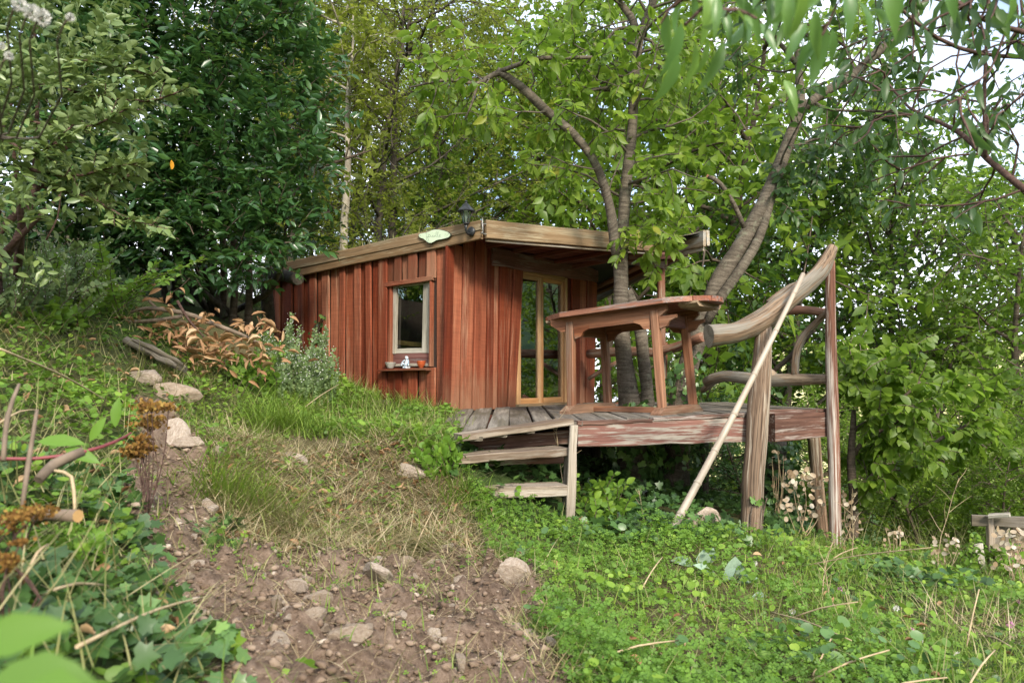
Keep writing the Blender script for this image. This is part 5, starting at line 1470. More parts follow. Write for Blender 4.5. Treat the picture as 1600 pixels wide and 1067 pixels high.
for c, r in bl[:12]:
    for k in range(1):
        s0 = np.array(base) + np.array([rng.normal() * .45, rng.normal() * .3, -.15])
        e = np.array(c) + rng.normal(size=3) * .25; m = (s0 + e) / 2 + rng.normal(size=3) * .2
        pp, rr_ = resample([s0, m, e], [.04, .028, .012], .25); stems.append((pp, rr_, 7))
obj('stems', tubes_mesh('stems', stems, MT['dark_bark']), lau)
tw = [(np.array([a, (a + b) / 2 + rng.normal(size=3) * .01, b]), np.array([.006, .005, .003]), 3) for a, b in zip(A[::2], B[::2])]
obj('twigs', tubes_mesh('twigs', tw, MT['brown_bark']), lau)
lv = twig_leaves(rng, A, B, 9, .104, .040, .8, .05, .3, 1.0, .15)
leaf_objects(lau, 'leaf', lv, 'm', MT['laurel_leaf'], 260, 'foliage')
# one yellow leaf hanging in it
a = P(268, 250, 6.9)
V, T = cloud('m', np.array([a]), np.array([(0.05, 0, -1.0)]), np.array([(.8, -.6, 0)]), .09, .04)
obj('yellow_leaf', mesh_np('yellow_leaf', V - np.array(a), T, plain('yellowed leaf', (.55, .26, .02))), lau, Matrix.Translation(a))

# laurel-like branch sprays right of it, against the sky
for seed, pts in ((62, [P(430, 300, 8.6), P(480, 270, 8.5), P(520, 255, 8.5), P(580, 235, 8.5)]),):
    pp, rr_ = resample(pts, [.03, .025, .018, .008], .15)
    rg_ = np.random.default_rng(seed)
    c = spawn(rg_, pp, 9, .1, 1, .45, .2, .6, .2, 0, 4)
    tb = [(pp, rr_, 7)] + [(q, np.linspace(.01, .004, len(q)), 4) for q in c]
    obj('branch', tubes_mesh('branch', tb, MT['brown_bark']), lau)
    A = np.array([q[0] + (q[-1] - q[0]) * .3 for q in c]); B = np.array([q[-1] for q in c])
    lv = twig_leaves(rg_, A, B, 9, .11, .045, .8, .1)
    o = obj('foliage', cloud_mesh('foliage', 'm', *lv, MT['laurel_leaf'] if seed == 61 else MT['olive_leaf']), lau); o['kind'] = 'stuff'

# ---- oleaster: lighter grey-green bush at the left edge, arching shoots
rng = np.random.default_rng(71)
bl = [(tuple(P(60, 130, 4.9)), (.62, .5, .42)), (tuple(P(20, 230, 4.6)), (.5, .45, .42)), (tuple(P(130, 190, 5.0)), (.42, .4, .3)), (tuple(P(0, 330, 4.4)), (.35, .35, .3)), (tuple(P(-60, 60, 4.8)), (.6, .5, .7)), (tuple(P(110, 290, 4.8)), (.3, .3, .2)), (tuple(P(60, 40, 5.2)), (.5, .4, .35))]
base = P(-60, 520, 4.9); base.z = gz(base.x, base.y)
ela = thing('oleaster_bush', 'pale grey green oleaster bush with arching shoots in front of the dark laurel', 'shrub', base)
A, B = blob_twigs(rng, bl, 640, .22, (.2, -1, .2), .6)
sh = []
for pts in ([P(60, 130, 4.8), P(150, 150, 4.7), P(230, 158, 4.6), P(290, 140, 4.6)], [P(40, 190, 4.6), P(130, 200, 4.5), P(200, 170, 4.4)], [P(20, 260, 4.5), P(110, 275, 4.4), P(160, 265, 4.4), P(215, 255, 4.4)], [P(60, 290, 4.5), P(140, 310, 4.5), P(200, 342, 4.5), P(262, 358, 4.5)], [P(10, 220, 4.3), P(60, 240, 4.3), P(115, 195, 4.3)], [P(80, 90, 4.8), P(170, 100, 4.8), P(240, 120, 4.8)], [P(130, 300, 4.6), P(175, 290, 4.5), P(210, 265, 4.5)]):
    pp, rr_ = resample(pts, list(np.linspace(.012, .004, len(pts))), .06); sh.append((pp, rr_, 5))
    for c in spawn(rng, pp, 12, .1, 1, .13, .2, .8, .15, 0, 2):
        A = np.vstack([A, c[:1]]); B = np.vstack([B, c[-1:]]); sh.append((c, np.array([.004, .003, .002]), 3))
    A = np.vstack([A, pp[:-1]]); B = np.vstack([B, pp[1:]])
for c, r in bl:
    s0 = np.array(base) + rng.normal(size=3) * np.array([.2, .15, 0]); e = np.array(c); pp, rr_ = resample([s0, (s0 + e) / 2 + rng.normal(size=3) * .12, e], [.03, .022, .01], .2); sh.append((pp, rr_, 6))
obj('stems', tubes_mesh('stems', sh, MT['red_bark']), ela)
lv = twig_leaves(rng, A, B, 8, .068, .028, .85, .05, .3, 1.0, .1)
leaf_objects(ela, 'leaf', lv, 'm', MT['elae_leaf'], 260, 'foliage')

# ------------------------------------------------------------------ plants, stones and litter on the slope
def scatter(rng, n, x0, x1, y0, y1, poly=None, soft=20, notpoly=(), dens=None):
    x = rng.uniform(x0, x1, n); y = rng.uniform(y0, y1, n)
    z = zbase(x, y)
    px, py = proj(np.stack([x, y, z], -1))
    jx = fbm(x * 2.1, y * 2.1, None, 3); jy = fbm(x * 2.1 + 40, y * 2.1, None, 3)
    qx, qy = px + jx * soft, py + jy * soft * .6
    k = np.ones(n, bool) if poly is None else inpoly(qx, qy, poly)
    for q in notpoly: k &= ~inpoly(qx, qy, q)
    if dens is not None: k &= rng.uniform(0, 1, n) < dens(x, y)
    x, y = x[k], y[k]
    return np.stack([x, y, zfull(x, y)], 1)
def under_cabin(p):
    v = p[:, :2] - np.array(C0)[None, :2]
    a = v @ np.array(UL)[:2]; b = v @ np.array(UF)[:2]
    return (a > -.02) & (a < LL) & (b > -.02) & (b < LF)
def deck_shade(x, y):
    """1 in the open, little under the deck boards"""
    ey = np.where(x < EL.x, EL0.y + (x - EL0.x) / (EL.x - EL0.x) * (EL.y - EL0.y), EL.y + (x - EL.x) / (ER.x - EL.x) * (ER.y - EL.y))
    return np.where((x > -.35) & (x < 3.0) & (y > ey + .35), .06, 1.0)
GREEN = [(690,720),(760,775),(880,820),(1040,830),(1320,860),(1660,880),(1660,1130),(915,1130),(850,1020),(838,900),(770,880),(745,800)]
BAND = [(400,540),(470,560),(530,600),(600,635),(700,640),(725,700),(720,760),(660,740),(600,690),(500,690),(430,660),(380,600)]
LEFT = [(-60,380),(180,455),(330,590),(320,640),(250,640),(225,700),(190,770),(195,850),(250,930),(310,1010),(340,1130),(-60,1130)]
def clump(x, y, f=1.6, s=0.0): return np.clip(.5 + .75 * fbm(x * f + s, y * f - s, None, 3), 0, 1)

def carpet(name, rng, p, shape, size, lw, h0, h1, mat, jn=.45, hs=0.0):
    n = len(p); hgt = (h0 + (h1 - h0) * clump(p[:, 0], p[:, 1], 2.3, hs)) * rng.uniform(.25, 1.0, n)
    q = p + np.stack([rng.normal(size=n) * .01, rng.normal(size=n) * .01, hgt], 1)
    a = rng.uniform(0, 6.28, n)
    dr = np.stack([np.cos(a), np.sin(a), rng.normal(size=n) * .35], 1)
    nr = np.array([0, -.25, 1.0]) + rng.normal(size=(n, 3)) * jn
    L = size * rng.uniform(.6, 1.3, n)
    rnd = np.clip(.45 * clump(p[:, 0], p[:, 1], 3.1, hs + 7) + .55 * rng.uniform(0, 1, n) * (.55 + .45 * hgt / max(h1, .01)), 0, 1)
    o = obj(name, cloud_mesh(name, shape, q, dr, nr, L, L * lw, rnd, mat)); o['kind'] = 'stuff'
    return o
def lawn(name, rng, p, L0, L1, wd, mat, th=(.05, .6), kap=(.2, 1.2), k=4, lift=0.0):
    n = len(p)
    V, T, kk = blades(rng, p + np.array([0, 0, lift]) * rng.uniform(0, 1, (n, 1)), rng.uniform(0, 6.28, n), rng.uniform(*th, n), rng.uniform(*kap, n), rng.uniform(L0, L1, n), wd * rng.uniform(.6, 1.3, n), k)
    o = obj(name, mesh_np(name, V, T, mat, np.repeat(rng.uniform(0, 1, n), kk))); o['kind'] = 'stuff'
    return o
rng = np.random.default_rng(101)
# clover and herbs on the right
p = scatter(rng, 90000, -.6, 4.6, 2.3, 7.6, GREEN, 18, (), lambda x, y: (.2 + .8 * clump(x, y, 1.5, 3)) * deck_shade(x, y) * np.clip(2.2 - .22 * y, .4, 1) * np.where(x > 1.0 + .08 * y, .3, 1))
carpet('clover', rng, p[:24000], 'trefoil', .022, 1.0, .015, .17, MT['ground_leaf'], .45)
p = scatter(rng, 30000, -.6, 6.5, 2.3, 8.5, GREEN, 18, (), lambda x, y: (.15 + .7 * clump(x, y, 1.2, 21)) * deck_shade(x, y))
carpet('herbs', rng, p[:7500], 'round', .042, .75, .01, .15, MT['ground_leaf'], .6, 5)
p = scatter(rng, 60000, -.4, 1.9, 2.3, 6.0, GREEN, 18, (), lambda x, y: np.clip(clump(x, y, 1.9, 63) * 1.6 - .75, 0, 1) * deck_shade(x, y))
carpet('clover', rng, p[:4200], 'trefoil', .026, 1.0, .06, .22, MT['bright_leaf'], .45, 13)
p = scatter(rng, 60000, -.4, 5, 2.3, 7.5, GREEN, 18, (), lambda x, y: np.clip(clump(x, y, 1.5, 91) * 1.7 - .9, 0, 1) * deck_shade(x, y))
carpet('herbs', rng, p[:450], 'round', .05, .8, .04, .2, MT['ivy_leaf'], .5, 15)
p = scatter(rng, 60000, -.8, 7.5, 2.2, 9.5, GREEN, 24, (), lambda x, y: (.25 + .75 * clump(x, y, 1.1, 9)) * deck_shade(x, y))
lawn('grass', rng, p[:13000], .05, .17, .006, MT['grass_green'])
p = scatter(rng, 26000, -.8, 7.0, 2.2, 9.0, GREEN, 24, (), lambda x, y: (.15 + .6 * clump(x, y, .9, 31) + .35 * (x > 1.6)) * deck_shade(x, y))
lawn('dry_grass', rng, p[:9000], .05, .24, .0045, MT['straw_green'], (.5, 1.5), (-.2, .9), 4, .05)
# band of herbs below the window
p = scatter(rng, 60000, -2.9, .3, 4.6, 9.0, BAND, 14, (), lambda x, y: .3 + .7 * clump(x, y, 1.8, 14)); p = p[~under_cabin(p)]
carpet('herbs', rng, p[:7000], 'round', .040, .7, .01, .14, MT['ground_leaf'], .55, 2)
lawn('grass', rng, p[7000:10000], .06, .20, .006, MT['grass_green'])
p = scatter(rng, 9000, -2.9, .3, 4.6, 9.0, BAND, 14); p = p[~under_cabin(p)]
lawn('dry_grass', rng, p[:2600], .06, .25, .005, MT['straw_green'], (.4, 1.4), (-.2, .9), 4, .06)
# rough growth on the left
p = scatter(rng, 70000, -5.5, -.2, 1.0, 8.4, LEFT, 16, (SOIL,), lambda x, y: .25 + .75 * clump(x, y, 1.7, 44)); p = p[~under_cabin(p)]
carpet('herbs', rng, p[:9000], 'round', .038, .7, .01, .15, MT['ground_leaf'], .6, 8)
carpet('small_herbs', rng, p[9000:19000], 'm', .032, .42, .01, .20, MT['mint_leaf'], .7, 11)
lawn('grass', rng, p[19000:24500], .08, .26, .005, MT['grass_green'])
p = scatter(rng, 20000, -5.5, -.2, 1.2, 8.4, LEFT, 16, (SOIL,)); p = p[~under_cabin(p)]
lawn('dry_grass', rng, p[:3600], .08, .32, .004, MT['straw_green'], (.5, 1.4), (-.3, .9), 4, .08)
lawn('straw', rng, p[3600:5200], .1, .45, .004, MT['straw'], (.7, 1.5), (-.3, .6), 4, .14)
MID = [(215, 585), (330, 570), (420, 560), (470, 640), (450, 700), (330, 760), (300, 680), (270, 620)]
p = scatter(rng, 40000, -3, -.4, 3.4, 7.6, MID, 14)
lawn('straw', rng, p[:1700], .05, .22, .004, MT['straw'], (1.1, 1.6), (-.5, .7), 5, .03)
lawn('dry_grass', rng, p[1700:3000], .06, .2, .004, MT['straw_green'], (.5, 1.5), (-.2, .9), 4, .03)
carpet('herbs', rng, p[3000:4600], 'round', .034, .7, .01, .09, MT['ground_leaf'], .6, 9)
lawn('grass', rng, p[4600:5600], .05, .16, .005, MT['grass_green'])
# the slope goes on beside the view
VIEW = [(-60, -400), (1660, -400), (1660, 1130), (-60, 1130)]
p = scatter(rng, 60000, -5.0, 5.5, .2, 7.5, None, 0, (VIEW,), lambda x, y: .3 + .7 * clump(x, y, 1.4, 77))
p = p[np.hypot(p[:, 0], p[:, 1]) > .9]
carpet('herbs', rng, p[:7000], 'round', .045, .7, .01, .14, MT['ground_leaf'], .6, 8)
lawn('grass', rng, p[7000:13000], .08, .24, .006, MT['grass_green'])
# ivy at the lower left, under the steps, round the posts
IVY = [(-60,690),(150,690),(215,760),(225,850),(270,930),(340,1010),(380,1110),(-60,1110)]
p = scatter(rng, 30000, -1.8, -.3, .9, 3.4, IVY, 14, (), lambda x, y: clump(x, y, 2.2, 71))
carpet('ivy', rng, p[:950], 'ivy', .047, 1.05, .01, .12, MT['ivy_leaf'], .6, 1)
p = np.array([G(rng.uniform(715, 895), rng.uniform(705, 790)) for i in range(500)]); p[:, 1] += rng.uniform(0, .5, 500); p[:, 2] = zfull(p[:, 0], p[:, 1])
carpet('ivy', rng, p, 'ivy', .06, 1.05, .03, .22, MT['ivy_leaf'], .6, 3)
p = scatter(rng, 16000, .1, 3.2, 5.3, 9.6, None, 0, (), lambda x, y: clump(x, y, 1.1, 55))
carpet('ivy', rng, p[:3800], 'ivy', .062, 1.05, .02, .20, MT['ivy_leaf'], .55, 4)
def climbing(name, rng, pts, rad, n, size, parent=None, label=None, cat=None, out=.05):
    pp, rr_ = resample(pts, rad, .05); k = rng.integers(0, len(pp), n); a = rng.uniform(0, 6.28, n)
    u = np.stack([np.cos(a), np.sin(a), rng.normal(size=n) * .2], 1)
    q = pp[k] + u * (rr_[k][:, None] + rng.uniform(0, out, (n, 1)))
    dr = u * .3 + np.stack([rng.normal(size=n) * .6, rng.normal(size=n) * .6, -np.abs(rng.normal(size=n))], 1)
    L = size * rng.uniform(.6, 1.3, n)
    base = Vector(pp[0]); 
    o = thing(name, label, cat, base)
    st = [(pp + np.array([rad[0] * .8 * math.cos(s), rad[0] * .8 * math.sin(s), 0]), np.full(len(pp), .006), 5) for s in (-1.2, -2.2)]
    obj('stem', tubes_mesh('stem', st, MT['brown_bark']), o)
    leaf_objects(o, 'leaf', (q, dr, u + rng.normal(size=(n, 3)) * .3, L, L * 1.05, rng.uniform(0, 1, n)), 'ivy', MT['ivy_leaf'], 40, 'foliage')
q = P(1178, 832, 6.3); g0 = Vector((q.x, q.y, gz(q.x, q.y)))
climbing('ivy_plant', rng, [g0, P(1180, 800, 6.3), P(1186, 775, 6.32)], [.12, .11, .1], 55, .055, None, 'ivy shoots climbing the foot of the split brown railing post', 'ivy')
q = P(1208, 870, 8.6); g0 = Vector((q.x, q.y, gz(q.x, q.y)))
climbing('ivy_plant', rng, [Vector((qa.x, qa.y - .12, gz(qa.x, qa.y - .12))), P(988, 700, 7.6), P(984, 655, 7.6)], [.16, .15, .12], 330, .075, None, 'dense ivy added to darken the cherry trunk under the deck', 'ivy', .12)  # added so the pale trunk base reads as shaded
climbing('ivy_plant', rng, [Vector((qb.x, qb.y - .15, gz(qb.x, qb.y - .15))), P(1060, 690, 8.3), P(1062, 655, 8.3)], [.2, .16, .14], 260, .075, None, 'dense ivy added to darken the leaning trunk under the deck', 'ivy', .12)  # likewise added, to keep this trunk foot dark
stump = thing('ivy_stump', 'dark trunk wrapped in ivy standing under the right end of the deck', 'trunk', g0)
tube('trunk', [g0 - UP * .2, P(1206, 760, 8.6), P(1206, 690, 8.6)], [.2, .17, .16], MT['dark_bark'], stump, 10, .15, .1)
n = 900; t_ = rng.uniform(0, 1, n); a = rng.uniform(0, 6.28, n); c_ = np.array(g0)[None] * (1 - t_[:, None]) + np.array(P(1206, 685, 8.6))[None] * t_[:, None]
u = np.stack([np.cos(a), np.sin(a), np.zeros(n)], 1)
lv = (c_ + u * rng.uniform(.17, .3, (n, 1)), u * .4 + np.array([0, 0, -.8]) + rng.normal(size=(n, 3)) * .3, u + rng.normal(size=(n, 3)) * .3, .06 * rng.uniform(.6, 1.3, n), .063 * rng.uniform(.6, 1.3, n), rng.uniform(0, .7, n))
leaf_objects(stump, 'leaf', lv, 'ivy', MT['ivy_leaf'], 40, 'foliage')
climbing('ivy_plant', rng, [P(1062, 650, 8.3), P(1068, 600, 8.3), P(1078, 560, 8.32)], [.17, .16, .15], 130, .075, None, 'dark ivy on the foot of the leaning trunk behind the table', 'ivy')
climbing('ivy_plant', rng, [P(985, 645, 7.5), P(1000, 632, 7.5), P(1020, 640, 7.5)], [.06, .06, .06], 45, .07, None, 'bluish ivy at the foot of the cherry trunk under the table', 'ivy')
g0 = LW(2.0, gz(*LW(2.0, 0, .05)[:2]), .05)
climbing('ivy_plant', rng, [g0, LW(1.9, g0.z + .3, .05), LW(1.75, g0.z + .55, .05)], [.03, .03, .02], 45, .055, None, 'thin ivy creeping up the shaded left end of the red plank wall', 'ivy')

# clods, pebbles, straw and roots on the bare soil
def stone_mesh(seed, sub=2, cuts=9, flat=.6, rough=.06):
    import bmesh
    bm = bmesh.new(); bmesh.ops.create_icosphere(bm, subdivisions=sub, radius=1.0)
    V = np.array([v.co[:] for v in bm.verts]); Fc = [tuple(v.index for v in f.verts) for f in bm.faces]; bm.free()
    r = np.random.default_rng(seed)
    for i in range(cuts):
        nrm = nrmz(r.normal(size=3)); h = r.uniform(.45, .85)
        d = V @ nrm - h; V = V - np.maximum(d, 0)[:, None] * nrm
    V = V * (1 + rough * fbm(V[:, 0] * 2 + seed, V[:, 1] * 2, V[:, 2] * 2, 3)[:, None])
    return V * np.array([1, r.uniform(.65, .9), flat]), Fc
cl = [stone_mesh(300 + i, 1, 7, .7, .55) for i in range(5)]
p = scatter(rng, 46000, -1.9, .5, 1.7, 5.4, SOIL, 20)[:9500]
Vs, Ts, Rs, off = [], [], [], 0
for i, q in enumerate(p):
    V, Fc = cl[i % 5]; s = .004 + .019 * rng.uniform() ** 4.0
    a = rng.uniform(0, 6.28); c, s_ = math.cos(a), math.sin(a)
    Vs.append((V @ np.array([[c, s_, 0], [-s_, c, 0], [0, 0, 1]])) * s * np.array([1, 1, rng.uniform(.6, 1)]) + q + np.array([0, 0, s * .25])); Ts.append(np.array(Fc) + off); off += len(V)
    Rs.append(np.full(len(V), rng.uniform(.2, .85) if rng.uniform() < .95 else rng.uniform(.9, 1)))
o = obj('soil_clods', mesh_np('soil_clods', np.vstack(Vs), np.vstack(Ts), MT['clod'], np.concatenate(Rs))); o['kind'] = 'stuff'
p = scatter(rng, 14000, -2.2, .6, 1.8, 6.2, SOIL, 20)
lawn('straw', rng, p[:2600], .03, .2, .0022, MT['straw'], (1.2, 1.6), (-.6, .7), 5, .025)
p = scatter(rng, 60000, -1.9, .3, 2.9, 6.2, LITTER, 22)
lawn('straw', rng, p[:6000], .06, .32, .0042, MT['straw'], (1.0, 1.6), (-.5, .7), 5, .05)
lawn('dry_grass', rng, p[7000:8000], .08, .28, .0048, MT['straw_green'], (.6, 1.5), (0, .9), 5, .03)
lawn('grass', rng, p[10500:11100], .05, .18, .005, MT['grass_green'], (.1, .9), (.2, 1.2), 4)
carpet('herbs', rng, p[12200:13500], 'round', .032, .7, .01, .07, MT['ground_leaf'], .6, 6)
n = 500; q = p[rng.integers(0, len(p), n)]
lv = (q + np.array([0, 0, .02]), rng.normal(size=(n, 3)) * np.array([1, 1, .25]), np.array([0, 0, 1.0]) + rng.normal(size=(n, 3)) * .5, rng.uniform(.03, .07, n), rng.uniform(.02, .035, n), rng.uniform(0, 1, n))
o = obj('leaf_litter', cloud_mesh('leaf_litter', 'dry', *lv, MT['dry_leaf'])); o['kind'] = 'stuff'
p = np.vstack([scatter(rng, 4000, -3, 4, 2.3, 7, GREEN, 20)[:55], scatter(rng, 5000, -4, 0, 1.5, 8, LEFT, 20)[:170]]); n = len(p)
lv = (p + np.array([0, 0, .07]), rng.normal(size=(n, 3)) * np.array([1, 1, .3]), np.array([0, 0, 1.0]) + rng.normal(size=(n, 3)) * .5, rng.uniform(.035, .075, n), rng.uniform(.02, .04, n), rng.uniform(0, 1, n))
o = obj('leaf_litter', cloud_mesh('leaf_litter', 'dry', *lv, MT['dry_leaf'])); o['kind'] = 'stuff'

p = scatter(rng, 30000, -1.9, .8, 2.0, 6.2, SOIL, 90, (), lambda x, y: clump(x, y, 2.6, 17) ** 3)
carpet('herbs', rng, p[:520], 'trefoil', .02, 1.0, .005, .04, MT['ground_leaf'], .4, 12)
lawn('grass', rng, p[520:900], .03, .12, .004, MT['grass_green'])
lawn('dry_grass', rng, p[900:1300], .04, .18, .004, MT['straw_green'], (.4, 1.5), (0, .9), 4, .02)
RIM = [(330, 840), (430, 862), (560, 850), (700, 850), (780, 880), (850, 900), (860, 1000), (900, 1080), (820, 1060), (800, 930), (700, 905), (560, 900), (420, 905), (320, 880)]
p = scatter(rng, 40000, -1.9, 1.0, 2.0, 5.2, RIM, 26)
lawn('straw', rng, p[:1500], .05, .24, .0032, MT['straw'], (.9, 1.6), (-.4, .7), 5, .04)
lawn('dry_grass', rng, p[1500:2100], .05, .2, .004, MT['straw_green'], (.3, 1.4), (0, 1), 4, .02)
carpet('herbs', rng, p[2100:2450], 'trefoil', .021, 1.0, .005, .06, MT['ground_leaf'], .4, 14)
p = scatter(rng, 30000, -1.9, .8, 2.0, 6.2, LITTER, 40)
lawn('twigs', rng, p[:260], .08, .26, .005, MT['dry_leaf'], (1.3, 1.6), (-.2, .3), 3, .04)
# stones
LIBS = [stone_mesh(400 + i, 3, 11, .62, .07) for i in range(7)]
LIBM = [mesh('stone', V, Fc, MT['stone']) for V, Fc in LIBS]
def stone(px, py, wpx, label, lib=0, sq=(1, 1, 1), rz=0.0, tilt=(0, 0), sink=.14, group=None, name='stone'):
    g = G(px, py); s = wpx * 1.12 / 2 / F * g.y
    Mx = Matrix.Translation(g + UP * s * (.62 * min(sq[2] * 1.45, 1.35)) * (.5 - sink)) @ Matrix.Rotation(rz, 4, 'Z') @ Matrix.Rotation(tilt[0] + .22, 4, 'X') @ Matrix.Rotation(tilt[1], 4, 'Y') @ Matrix.Diagonal((s * sq[0], s * sq[1], s * min(sq[2] * 1.45, 1.35), 1))
    return obj(name, LIBM[lib], None, Mx, label, 'stone', group)
stone(270, 628, 86, 'broad brown stone lying in the soil below the dry leaf pile', 0, (1, .7, .5), .3, (.1, .1), .3)
stone(222, 598, 66, 'mossy reddish stone just above the broad brown stone', 1, (1, .7, .45), -.2, (.1, 0), .3)
stone(278, 690, 84, 'long flat tan slab tilted down the left edge of the dirt', 2, (.55, 1.15, .4), .5, (.55, .25), .1)
stone(300, 712, 56, 'thin flat pale slab lying below the tilted tan slab', 3, (1, .6, .3), .2, (.1, 0))
stone(800, 918, 74, 'square grey brown stone where the dirt meets the clover', 4, (1, .7, 1.25), .15, (.2, 0), .15)
stone(590, 925, 64, 'pointed tan stone standing over the small hole in the dirt', 5, (1, .4, .9), -.7, (.5, -.3), .1)
stone(545, 1022, 78, 'large flat pinkish stone at the bottom of the dirt', 6, (1, .8, .55), .4, (.25, .1), .15)
stone(492, 1000, 44, 'pale rough stone left above the large flat pinkish stone', 0, (1, .7, .8), .9)
stone(461, 940, 38, 'angular pale beige stone in the middle of the dirt', 1, (1, .7, .8), .2)
stone(513, 955, 28, 'small smooth tan stone right of the angular beige stone', 2, (1, .8, .7), .3)
stone(438, 1020, 48, 'whitish brown lump of stone at the lower left of the dirt', 3, (.8, .7, 1.0), 1.2)
stone(828, 1003, 50, 'rounded grey stone at the edge of the clover near the bottom', 4, (1, .8, .7), .6)
stone(798, 1035, 22, 'small whitish round stone near the bottom edge of the dirt', 5, (.8, .8, 1.1), .2)
stone(905, 1058, 46, 'dark pointed grey stone at the bottom edge beside the clover', 6, (.6, .5, 1.3), .3, (.4, .5), .0)
stone(1096, 818, 66, 'tan flat stone in the grass behind the bamboo pole foot', 2, (1, .5, .7), .1, (.3, 0))
stone(640, 750, 62, 'long grey brown slab half buried in straw left of the steps', 0, (1, .5, .4), -.6, (.2, .2))
stone(458, 725, 58, 'flat brown slab between the two grass tufts', 1, (1, .5, .35), -.4, (.25, .2))
stone(328, 1045, 44, 'pale grey stone among ivy at the bottom left', 5, (.9, .7, .9), .4)
stone(545, 880, 30, 'small stone on the rim of the straw above the dirt', 3, (1, .6, .7), .1)
G_ST = 'small stones scattered over the bare soil'
rs = random.Random(4)
p = scatter(np.random.default_rng(9), 5000, -1.9, .5, 1.9, 5.4, SOIL, 10)
for i in range(130):
    q = p[i]; px, py = proj(q); w = rs.uniform(9, 24) if i % 4 else rs.uniform(24, 44)
    stone(float(px), float(py), w, 'small pale stone half sunk in the bare brown soil', rs.randrange(7), (1, rs.uniform(.6, 1), rs.uniform(.5, 1)), rs.uniform(0, 6), (rs.uniform(-.3, .3), rs.uniform(-.3, .3)), .22, G_ST)

# sedge tufts
def tuft(px, py, n, L, wd, label, mat='grass_green', spread=.12, th=(.1, .9), kap=(.5, 1.7), name='grass_tuft', bias=(0, 0), lay=None, d=None):
    g = G(px, py); rg = np.random.default_rng(int(px * 7 + py))
    b = np.array(g)[None] + rg.normal(size=(n, 3)) * np.array([spread, spread * .7, 0]); b[:, 2] = zfull(b[:, 0], b[:, 1]) - .01
    az = rg.uniform(0, 6.28, n) if lay is None else rg.normal(size=n) * lay[1] + lay[0]
    V, T, kk = blades(rg, b, az, rg.uniform(*th, n), rg.uniform(*kap, n), L * rg.uniform(.5, 1.15, n), np.full(n, wd), 6)
    V = V - np.array(g)
    return obj(name, mesh_np(name, V, T, MT[mat], np.repeat(rg.uniform(0, 1, n), kk)), None, Matrix.Translation(g), label, 'grass')
tuft(440, 675, 620, .46, .0055, 'largest bright green sedge tuft below the dead leaves', spread=.13)
tuft(372, 790, 520, .40, .005, 'bright green sedge tuft beside the dirt, below the largest tuft', spread=.13, lay=(-.7, 1.1))
tuft(420, 830, 420, .38, .004, 'half dry tuft hanging over the dirt under the lower sedge', 'straw_green', .12, lay=(-1.1, .8))
tuft(640, 865, 520, .50, .0045, 'flattened swathe of dry grass combed over the earth mound', 'straw_green', .14, (.9, 1.5), (.1, .7), lay=(3.0, .5))
tuft(600, 690, 330, .26, .005, 'low green grass clump on the bank above the slab', spread=.16)
tuft(722, 790, 300, .26, .005, 'fine green grass clump beside the lowest step', spread=.10)
tuft(640, 640, 260, .24, .005, 'small grass clump below the cabin window', spread=.14)
tuft(480, 640, 260, .30, .004, 'thin dark green grass clump beneath the flowering mint', spread=.12)
tuft(560, 640, 200, .22, .005, 'yellow green grass clump at the foot of the plank wall', spread=.15)
tuft(1250, 800, 320, .55, .004, 'tall dry grass clump between the railing posts', 'straw', .25, (.1, .7), (.1, .8))
tuft(1470, 880, 240, .5, .004, 'dry grass clump at the edge of the thicket', 'straw_green', .4, (.1, .9), (.1, .9))
tuft(1560, 985, 220, .34, .005, 'loose straw clump on the far right of the meadow', 'straw', .25, (.6, 1.5), (.0, .6))

# fallen and standing dry stalks
G_STALK = 'dry tan stalks lying over the grass'
st = [((1250, 905), (1455, 855), 5.2, 4.4), ((1230, 955), (1340, 940), 4.0, 3.7), ((1205, 940), (1330, 1000), 4.1, 3.3), ((1260, 1030), (1390, 1015), 3.1, 3.1), ((1270, 1020), (1320, 965), 3.2, 3.6), ((1510, 990), (1530, 920), 3.9, 4.0),
      ((1530, 930), (1580, 1010), 4.2, 3.6), ((1510, 1067), (1555, 1015), 3.1, 3.3), ((1350, 1062), (1480, 1058), 3.0, 3.0), ((990, 990), (1045, 1035), 3.6, 3.2), ((860, 1020), (920, 990), 3.0, 3.3), ((1000, 925), (1035, 870), 4.3, 4.6), ((930, 1030), (1060, 1000), 2.9, 3.1), ((1290, 880), (1340, 855), 5.4, 5.4),
      ((0, 545), (170, 628), 2.6, 3.6), ((0, 660), (60, 640), 2.6, 2.8), ((120, 1010), (330, 930), 1.45, 2.2), ((60, 930), (170, 915), 1.6, 1.9), ((560, 690), (640, 660), 5.6, 6.2), ((500, 880), (420, 740), 3.9, 4.6), ((640, 880), (680, 790), 4.2, 4.7), ((40, 900), (75, 850), 1.7, 1.8), ((460, 640), (530, 600), 6.5, 7.2)]
ST_LABEL = ['longest pale stalk slanting up before the thicket on the right', 'thin stalk lying level below the long slanting stalk', 'long stalk slanting down towards the bottom right corner', 'thick pale stalk lying level near the bottom right', 'short stalk crossing the thick pale stalk at the bottom right', 'upright leaning stalk left of the loose straw clump', 'stalk slanting down beside the loose straw clump', 'short pale stalk leaning at the bottom right corner', 'stalk lying flat along the bottom edge on the right', 'short stalk pointing down into the brightest clover', 'stalk at the edge of the dirt and the clover', 'thin stalk slanting above the brightest clover', 'long flat stalk lying across the bottom of the clover', 'short stalk below the foot of the tall flaking post', 'long stalk crossing the left bank from the picture edge', 'short stalk at the left edge above the red stem', 'pale stalk over the ivy beside the dirt', 'short stalk in the ivy at the lower left', 'stalk over the bank below the mint', 'tall stalk leaning over the straw above the dirt', 'stalk leaning over the earth mound left of the steps', 'tiny stalk beside the cut stick end', 'stalk lying in the grass below the shelf with the pots']
